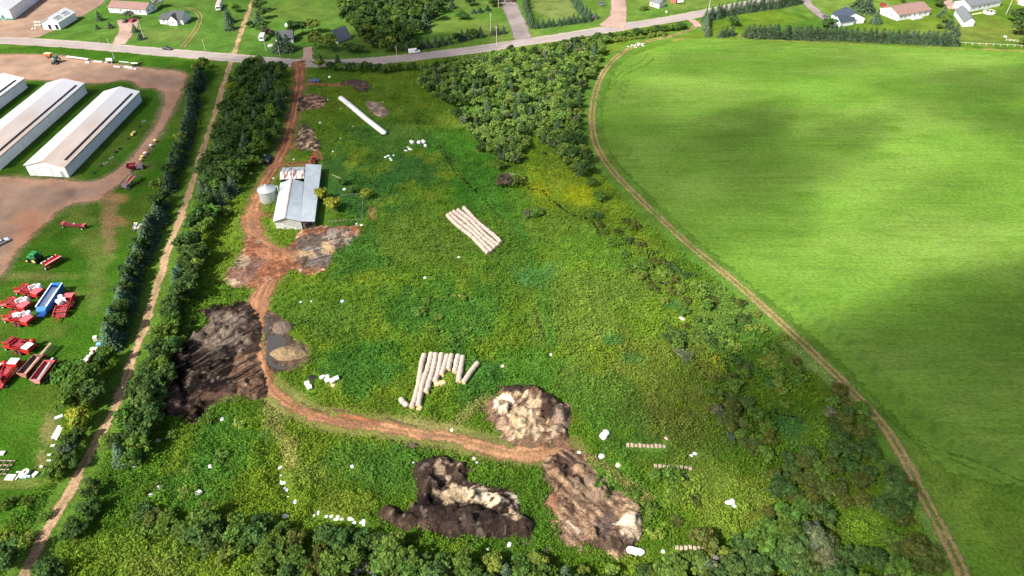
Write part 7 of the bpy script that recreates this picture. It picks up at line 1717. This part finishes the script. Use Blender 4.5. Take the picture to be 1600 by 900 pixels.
# alder thicket in the upper middle
AM = [(.42, ('broad', (2.4, 5.0), (1.2, 2.5), (.165, .255, .058))), (.28, ('broad', (2.2, 4.4), (1.2, 2.2), (.185, .28, .06))), (.16, ('broad', (3.6, 6), (1.6, 2.8), DK)), (.09, ('spruce', (4, 6.5), (1.5, 2.2), SPR)), (.07, ('broad', (3, 5), (1.4, 2.4), WIL)), (.03, ('dead', (3, 5), (1.4, 2), None))]
fill([(664, 108), (720, 92), (800, 80), (860, 74), (905, 66), (948, 62), (940, 86), (926, 118), (800, 122), (700, 135), (655, 130)], 2.5, AM, 'the top strip of the alder thicket', 'top of the alder thicket', 2, 31)
fill([(655, 130), (700, 135), (800, 122), (918, 118), (908, 150), (860, 160), (830, 156), (790, 175), (740, 165), (700, 160)], 2.45, AM, 'the middle of the alder thicket', 'middle of the alder thicket', 2, 32)
fill([(705, 172), (790, 178), (832, 162), (905, 150), (908, 200), (916, 240), (922, 276), (892, 262), (858, 226), (832, 204), (822, 236), (800, 256), (766, 240), (738, 206)], 2.4, AM, 'the lower tongues of the alder thicket', 'lower alder thicket', 2, 33)
for x, y, h, R, k, c, lab in ((688, 108, 5, 2.6, 'dead', None, 'pale bare tree at the upper left of the alder thicket'), (786, 282, 3.5, 3.4, 'broad', BRN, 'brownish wide bush beside the creek head'), (808, 284, 3.2, 2.6, 'broad', OLV, 'olive bush right of the brownish wide bush'), (796, 272, 3, 2.4, 'dead', None, 'grey bare bush above the brownish wide bush'), (780, 258, 3, 3.0, 'broad', MID, 'green bush between the alder tongues and the brownish bush'), (752, 230, 3.2, 2.2, 'broad', DK, 'dark round bush at the left tip of the alder thicket'), (838, 330, 2.6, 2.8, 'broad', MID, 'green round bush below the creek head'), (826, 334, 2.2, 1.8, 'broad', WIL, 'grey green bush below the creek head'), (925, 285, 3, 2.6, 'broad', MID, 'green bush at the right of the yellow patch, upper one'), (938, 308, 3, 2.6, 'broad', MID, 'green bush at the right of the yellow patch, lower one'), (908, 262, 3.2, 2.6, 'broad', DK, 'dark bush near the track bend below the thicket'), (890, 240, 3.4, 2.6, 'broad', DK, 'dark bush in the right tongue of the thicket'), (850, 240, 1.6, 1.3, 'broad', DK, 'small dark round bush in the clearing of the thicket'), (652, 190, 2, 1.6, 'broad', DK, 'small dark bush left of the pale meadow edge')):
    tree(x, y, h, R, k, c, lab)
# wet scrub along the creek
SM = [(.30, ('shrub', (1.4, 2.6), (1.5, 2.8), MID)), (.15, ('broad', (2.2, 3.8), (1.3, 2.2), MID)), (.2, ('shrub', (1.6, 2.8), (1.6, 2.8), DK)), (.2, ('shrub', (1.2, 2.2), (1.4, 2.2), OLV)), (.15, ('shrub', (1.2, 2.2), (1.3, 2.0), BRT))]
fill([(930, 330), (1000, 350), (1030, 400), (1080, 430), (1120, 470), (1100, 500), (1050, 480), (1010, 440), (960, 400)], 3.5, SM, 'the wet scrub beside the upper creek', 'upper creek scrub', 1, 41, .95)
fill([(1040, 500), (1100, 505), (1150, 540), (1190, 600), (1150, 610), (1110, 590), (1060, 570)], 2.8, SM, 'the wet scrub beside the middle creek', 'middle creek scrub', 1, 42, .95)
SM2 = [(.35, ('broad', (2.6, 4), (1.8, 2.6), DK)), (.3, ('broad', (2.4, 3.6), (1.7, 2.5), OLV)), (.25, ('broad', (2.6, 3.8), (1.7, 2.4), MID)), (.1, ('broad', (2.4, 3.6), (1.6, 2.3), WIL))]
fill([(1110, 610), (1160, 612), (1200, 650), (1215, 700), (1190, 722), (1150, 690), (1120, 650)], 2.6, SM2, 'the dark scrub beside the lower creek', 'lower creek scrub', 1.2, 43, .85)
fill([(1296, 610), (1332, 614), (1360, 668), (1366, 720), (1312, 706), (1296, 660)], 2.6, SM2, 'the dark clump left of the field track', 'dark clump by the track', 1.2, 44)
fill([(1225, 716), (1300, 696), (1350, 712), (1410, 740), (1425, 800), (1400, 820), (1350, 800), (1300, 790), (1240, 780), (1200, 760)], 3.1, [(.4, ('broad', (2.6, 4.4), (1.9, 2.8), DK)), (.4, ('broad', (2.4, 4), (1.9, 2.8), OLV)), (.2, ('broad', (2.6, 4), (1.8, 2.6), MID))], 'the olive wood at the lower right', 'olive wood lower right', 1.5, 45)
for x, y, h, R, k, c, lab in ((1072, 557, 2.4, 1.9, 'broad', WIL, 'grey green round bush beside the yellow flowers'), (1060, 548, 2.2, 1.6, 'broad', WIL, 'small grey green bush left of the round one by the yellow flowers'), (1144, 681, 2, 1.3, 'broad', (.09, .13, .09), 'pale bluish small bush at the lower creek'), (1128, 655, 2.2, 1.5, 'broad', (.08, .12, .07), 'pale green bush above the bluish one'), (1186, 690, 2.4, 1.9, 'broad', MID, 'green round bush at the lower creek'), (1215, 600, 1.8, 1.5, 'broad', BRT, 'light green low bush left of the flower strip'), (1205, 565, 2, 2.4, 'broad', BRT, 'yellow green round bush near the track'), (820, 668, 2.0, .1, 'shrub', MID, '')):
    if lab: tree(x, y, h, R, k, c, lab)
fill([(1160, 470), (1220, 520), (1260, 580), (1230, 640), (1190, 560), (1130, 500)], 3.6, SM, 'the scrub between creek and track', 'scrub between creek and track', 1, 46, .95)
fill([(930, 760), (1060, 735), (1090, 780), (1060, 840), (1010, 840), (1010, 790)], 4.0, SM, 'the rough patch right of the rutted heap', 'scrub right of the rutted heap', 1, 47, .95)
fill([(650, 460), (760, 455), (760, 520), (700, 545), (650, 520)], 4.2, [(.7, ('shrub', (.9, 1.6), (1.3, 2.0), MID)), (.3, ('shrub', (.9, 1.6), (1.2, 1.8), BRT))], 'the lush green patch above the lower bale block', 'lush patch shrubs', 1, 48, .7)
fill([(240, 690), (340, 650), (420, 660), (400, 740), (320, 790), (220, 760)], 4.6, [(.7, ('shrub', (.8, 1.6), (1.2, 2.0), MID)), (.3, ('shrub', (.9, 1.6), (1.2, 1.8), BRT))], 'the lush weeds south of the muck spread', 'lush weeds shrubs', 1, 49, .7)
# southern woods
BM = [(.45, ('broad', (3.4, 6.8), (1.8, 3.9), (.098, .170, .034))), (.28, ('broad', (4, 6.5), (2.0, 3.6), DK)), (.12, ('broad', (3.2, 5.5), (1.6, 3.2), BRT)), (.02, ('dead', (4.5, 6), (2.2, 2.8), None)), (.08, ('spruce', (5, 6.5), (1.7, 2.2), SPR)), (.05, ('broad', (4, 5.5), (2, 2.6), OLV))]
fill([(280, 835), (330, 808), (420, 812), (500, 835), (560, 830), (600, 850), (600, 925), (470, 925), (400, 880), (330, 858)], 3.0, BM, 'the southern wood, left part', 'southern wood, left', 2.5, 51)
fill([(600, 855), (680, 868), (780, 868), (860, 880), (900, 885), (900, 930), (600, 930)], 2.9, BM, 'the southern wood below the largest heap', 'southern wood, middle', 2.5, 52)
fill([(900, 888), (980, 888), (1040, 892), (1080, 870), (1120, 855), (1180, 862), (1210, 930), (900, 930)], 3.0, BM, 'the wood below the rotted bales', 'southern wood, right of middle', 2.5, 53)
fill([(1190, 800), (1240, 780), (1300, 800), (1300, 860), (1340, 870), (1420, 850), (1450, 880), (1462, 935), (1200, 935), (1180, 850)], 3.2, [(.4, ('broad', (4, 6), (2.2, 3.2), MID)), (.35, ('broad', (4, 6), (2.2, 3.2), DK)), (.25, ('broad', (3.6, 5), (2, 2.8), OLV))], 'the southern wood at the lower right', 'southern wood, right', 2.5, 54)
for x, y, h, R, k, c, lab in ((402, 832, 5, 3.2, 'dead', None, 'grey bare tree in the southern wood, left one'), (396, 842, 4, 2.6, 'dead', None, 'grey bare tree just below the left grey one'), (560, 872, 5, 2.6, 'dead', None, 'grey bare tree at the bottom edge, upper one of the pair'), (574, 888, 5, 2.6, 'dead', None, 'grey bare tree at the bottom edge, lower one of the pair'), (1278, 850, 6, 3.4, 'broad', WIL, 'pale grey green willow at the lower right'), (1290, 880, 5.5, 3.0, 'broad', WIL, 'pale grey green willow at the bottom edge right'), (1265, 830, 5, 2.4, 'broad', (.12, .14, .08), 'pale top of a willow above the grey green one'), (1438, 862, 5.5, 3.6, 'broad', OLV, 'olive grey round tree beside the field track at the lower right'), (1442, 890, 5, 3.2, 'broad', OLV, 'olive grey tree at the bottom edge beside the field track'), (1105, 893, 4.5, 2.8, 'broad', WIL, 'pale grey green tree at the bottom edge below the rotted bales'), (1102, 845, 5, 3.0, 'broad', OLV, 'olive tree casting a shadow right of the longest rotted row'), (225, 800, 3, 2.2, 'broad', DK, 'dark bush beside the two white bundles'), (240, 808, 3, 2.2, 'broad', OLV, 'olive bush beside the two white bundles'), (262, 812, 3.4, 2.4, 'broad', MID, 'green bush right of the olive one at the lower left'), (1405, 770, 4.5, 3.2, 'broad', DK, 'dark round tree at the track end of the olive wood'), (1400, 800, 4.2, 2.8, 'broad', DK, 'dark tree below the round one at the track'), (1395, 850, 4, 2.8, 'broad', MID, 'green round tree left of the olive grey one')):
    tree(x, y, h, R, k, c, lab)
fill([(190, 810), (280, 835), (400, 885), (470, 915), (400, 905), (300, 880), (230, 850), (170, 830)], 3.3, [(.6, ('shrub', (1, 2), (1.3, 2.1), MID)), (.4, ('shrub', (1, 2), (1.3, 2.0), BRT))], 'the sunny scrub at the lower left', 'sunny scrub lower left', 1, 55, .8)
fill([(0, 765), (60, 765), (90, 775), (60, 830), (20, 860), (0, 850)], 3.6, [(.6, ('shrub', (1, 2), (1.3, 2.1), MID)), (.4, ('shrub', (1, 2), (1.3, 2.0), BRT))], 'the lower left corner scrub', 'scrub lower left corner', 1, 56, .8)

# the 300 broadleaf trees that show largest are trees of their own; the far rest is one mass
named = sum(1 for o in C.objects if o.name.startswith('broadleaf_tree'))
DEFER.sort(key=lambda d: -d[0])
keepn = max(0, 298 - named)
for _, h, R, col, where, group, x, y in DEFER[:keepn]:
    tree(0, 0, h, R, 'broad', col, COLW.get(col, 'fresh green') + (' tall' if h > 5.4 else ' low' if h < 3.6 else '') + ' tree ' + where, group + ', broadleaf', (x, y))
LOW = []
for i in range(5):
    m_ = broad_crown(400 + i, n=470, clumps=26, lf=1.5); n_v = len(m_.vertices)
    co = np.empty(n_v * 3, np.float32); m_.vertices.foreach_get('co', co); ti = np.empty(n_v * 4, np.float32); m_.attributes['tint'].data.foreach_get('color', ti)
    LOW.append((co.reshape(-1, 3), ti.reshape(-1, 4))); bpy.data.meshes.remove(m_)
Vs, Ts = [], []
for _, h, R, col, where, group, x, y in DEFER[keepn:]:
    co, ti = TR.choice(LOW); a = TR.uniform(0, 6.28); ca, sa = math.cos(a), math.sin(a); c = jit(col)
    Vs.append(np.stack([(co[:, 0] * ca - co[:, 1] * sa) * R + x, (co[:, 0] * sa + co[:, 1] * ca) * R + y, co[:, 2] * h], 1)); Ts.append(ti * np.array(c))
V = np.concatenate(Vs); T_ = np.concatenate(Ts)
me = np_mesh('far_woodland', V, np.arange(len(V)).reshape(-1, 4), M_LEAF); set_attr(me, 'tint', T_)
tag(link('far_woodland', me), 'leafy woods and thickets filling in between and beyond the larger trees', 'woodland', kind='stuff')

# ground that things stand on stays clear of weeds
CELL = .4; CX0, CY0, CNX, CNY = -260.0, 40.0, 1400, 900
CLEAR = np.zeros((CNY, CNX), bool)
def clear(x, y, r):
    i0, i1 = int((x - r - CX0) / CELL), int((x + r - CX0) / CELL) + 1; j0, j1 = int((y - r - CY0) / CELL), int((y + r - CY0) / CELL) + 1
    if i0 < 0 or j0 < 0 or i1 >= CNX or j1 >= CNY: return
    jj, ii = np.mgrid[j0:j1, i0:i1]
    CLEAR[j0:j1, i0:i1] |= (CX0 + ii * CELL - x) ** 2 + (CY0 + jj * CELL - y) ** 2 < r * r
for o in C.objects:
    nm = o.name.split('.')[0]
    if o.parent is None and nm in ('hay_bale', 'broken_bale', 'rotten_bale', 'wrapped_bale', 'plastic_bundle', 'plastic_scrap'):
        dx, dy = -o.location.x, -o.location.y; q = math.hypot(dx, dy)
        clear(o.location.x, o.location.y, 1.15 if nm == 'hay_bale' else .8); clear(o.location.x + dx / q * .9, o.location.y + dy / q * .9, .9)
    elif nm in ('silage_tube', 'plastic_sheet', 'wrapped_tube'):
        L_ = o.dimensions.x; a_ = o.rotation_euler.z
        for k_ in range(int(L_ / .5) + 1): clear(o.location.x + math.cos(a_) * k_ * .5, o.location.y + math.sin(a_) * k_ * .5, 1.3)
for q_ in ((425, 532, 2.6), (438, 532, 2.4), (423, 550, 2), (430, 570, 2), (445, 572, 2), (452, 553, 4.2), (445, 553, 3), (459, 553, 3), (441, 512, 2.6), (419, 505, 2)): clear(*gp(q_[0], q_[1]), q_[2])
for k_ in range(40):
    for j_ in range(20): clear(gp(426, 350)[0] + k_ * .45 + j_ * 0, gp(426, 350)[1] + j_ * 1.9 - 1, 1.2)
def is_clear(X, Y):
    i = np.clip(((X - CX0) / CELL + .5).astype(int), 0, CNX - 1); j = np.clip(((Y - CY0) / CELL + .5).astype(int), 0, CNY - 1)
    return CLEAR[j, i]

# ------------------------------------------------------------------ rank weeds and grass, one mass
def blades(name, n, seed, region, size, hgt, per, dens, colmul, m, spread=1.1, pickf=None):
    r = np.random.default_rng(seed)
    x0, x1, y0, y1 = region
    px = r.uniform(x0, x1, n); py = r.uniform(y0, y1, n)
    t = CAM_H / (SP + (py - 450) / FPX * CP); X = (px - 800) / FPX * t; Y = (CP - (py - 450) / FPX * SP) * t
    col, tall = paint(X, Y)
    k = (r.random(n) < tall * dens) & (tall > .15) & ~is_clear(X, Y)
    if pickf is not None: k &= r.random(n) < pickf(X, Y)
    X, Y, col, tall = X[k], Y[k], col[k], tall[k]; n = len(X)
    lump = fbm(X / 3.2, Y / 3.2, 91, 3); big = fbm(X / 11, Y / 11, 92, 3)
    H = hgt * tall * (.35 + 1.1 * sstep(.3, .75, lump) + .5 * sstep(.45, .7, big))
    b = (.74 + .66 * lump) * r.uniform(.8, 1.25, n)
    col = col * (b * colmul)[:, None]; col[:, 0] *= r.uniform(.88, 1.18, n); col[:, 2] *= r.uniform(.8, 1.1, n)
    X = np.repeat(X, per); Y = np.repeat(Y, per); H = np.repeat(H, per); col = np.repeat(col, per, 0) * r.uniform(.82, 1.2, n * per)[:, None]
    N = n * per
    cen = np.stack([X + r.normal(size=N) * size * spread, Y + r.normal(size=N) * size * spread, H * r.uniform(.25, 1.0, N) + .03], 1)
    nr = np.stack([r.normal(size=N) * .6, r.normal(size=N) * .6, np.full(N, .8)], 1)
    me = quads_mesh(name, cen, nr, size * r.uniform(.55, 1.15, N), np.concatenate([col, np.ones((N, 1))], 1), m, .6, r)
    return me
o = link('tall_weeds', blades('tall_weeds', 120000, 71, (-30, 1560, 96, 560), .30, .9, 3, .8, 1.4, M_LEAF)); tag(o, 'rank grass and weeds covering the upper meadow', 'weeds', kind='stuff')
o = link('tall_weeds', blades('tall_weeds', 150000, 72, (-30, 1560, 540, 930), .25, 1.0, 3, .8, 1.4, M_LEAF)); tag(o, 'rank grass and weeds covering the lower meadow', 'weeds', kind='stuff')

clumpf = lambda X, Y: sstep(.48, .7, fbm(X / 9, Y / 9, 95, 3))
o = link('weed_clumps', blades('weed_clumps', 30000, 73, (-30, 1560, 100, 930), .27, 1.5, 12, .8, 1.5, M_LEAF, 1.7, clumpf)); tag(o, 'taller clumps of dock and bramble standing out of the meadow', 'weeds', kind='stuff')

# white umbels and yellow heads standing over the weeds
r = np.random.default_rng(77); n = 9000
px = r.uniform(640, 1400, n); py = r.uniform(330, 860, n)
t = CAM_H / (SP + (py - 450) / FPX * CP); X = (px - 800) / FPX * t; Y = (CP - (py - 450) / FPX * SP) * t
col, tall = paint(X, Y)
w = sstep(.085, .115, col[:, 0]) * sstep(.5, .66, fbm(X / 5, Y / 5, 93)) * (tall > .5)
fd, _, _ = line_dist(X, Y, LINESW[1][0]); w = np.maximum(w, sstep(2.6, 1.0, fd) * .9)
k = r.random(n) < w; X, Y = X[k], Y[k]; n = len(X)
cen = np.stack([X, Y, r.uniform(.9, 1.4, n)], 1)
tint = np.where(r.random((n, 1)) < .7, np.array([[.40, .44, .22, 1]]), np.array([[.42, .42, .10, 1]]))
o = link('wild_flowers', quads_mesh('wild_flowers', cen, np.tile([[-.2, -.2, 1.]], (n, 1)) + r.normal(size=(n, 3)) * .3, r.uniform(.08, .17, n), tint, M_LEAF, .8, r)); tag(o, 'white and yellow flower heads over the olive meadow', 'flowers', kind='stuff')
# things that still share a label are told apart by their order from the left
by = {}
for o in C.objects:
    if o.parent is None and o.get('label') and not o.get('kind') and o.name.split('.')[0] in ('broadleaf_tree', 'spruce_tree', 'shrub', 'dead_tree', 'plastic_scrap', 'plastic_bundle'):
        by.setdefault(o['label'], []).append(o)
for lab, os_ in by.items():
    if len(os_) < 2: continue
    os_.sort(key=lambda o: to_px(o.location.x, o.location.y)[0])
    for k_, o in enumerate(os_):
        w_ = 'leftmost' if k_ == 0 else 'rightmost' if k_ == len(os_) - 1 else ordw(k_ + 1) + ' from left' if len(os_) > 3 else 'middle'
        if len(lab.split()) + len(w_.split()) <= 16: o['label'] = w_ + ' ' + lab
bad = sorted({o['label'] for o in C.objects if o.get('label') and len(o['label'].split()) > 16})
print('LONG', len(bad), bad[:12])
print('TREES', len(DEFER), keepn, sum(1 for o in C.objects if o.name.startswith('spruce')), sum(1 for o in C.objects if o.name.startswith('shrub')))
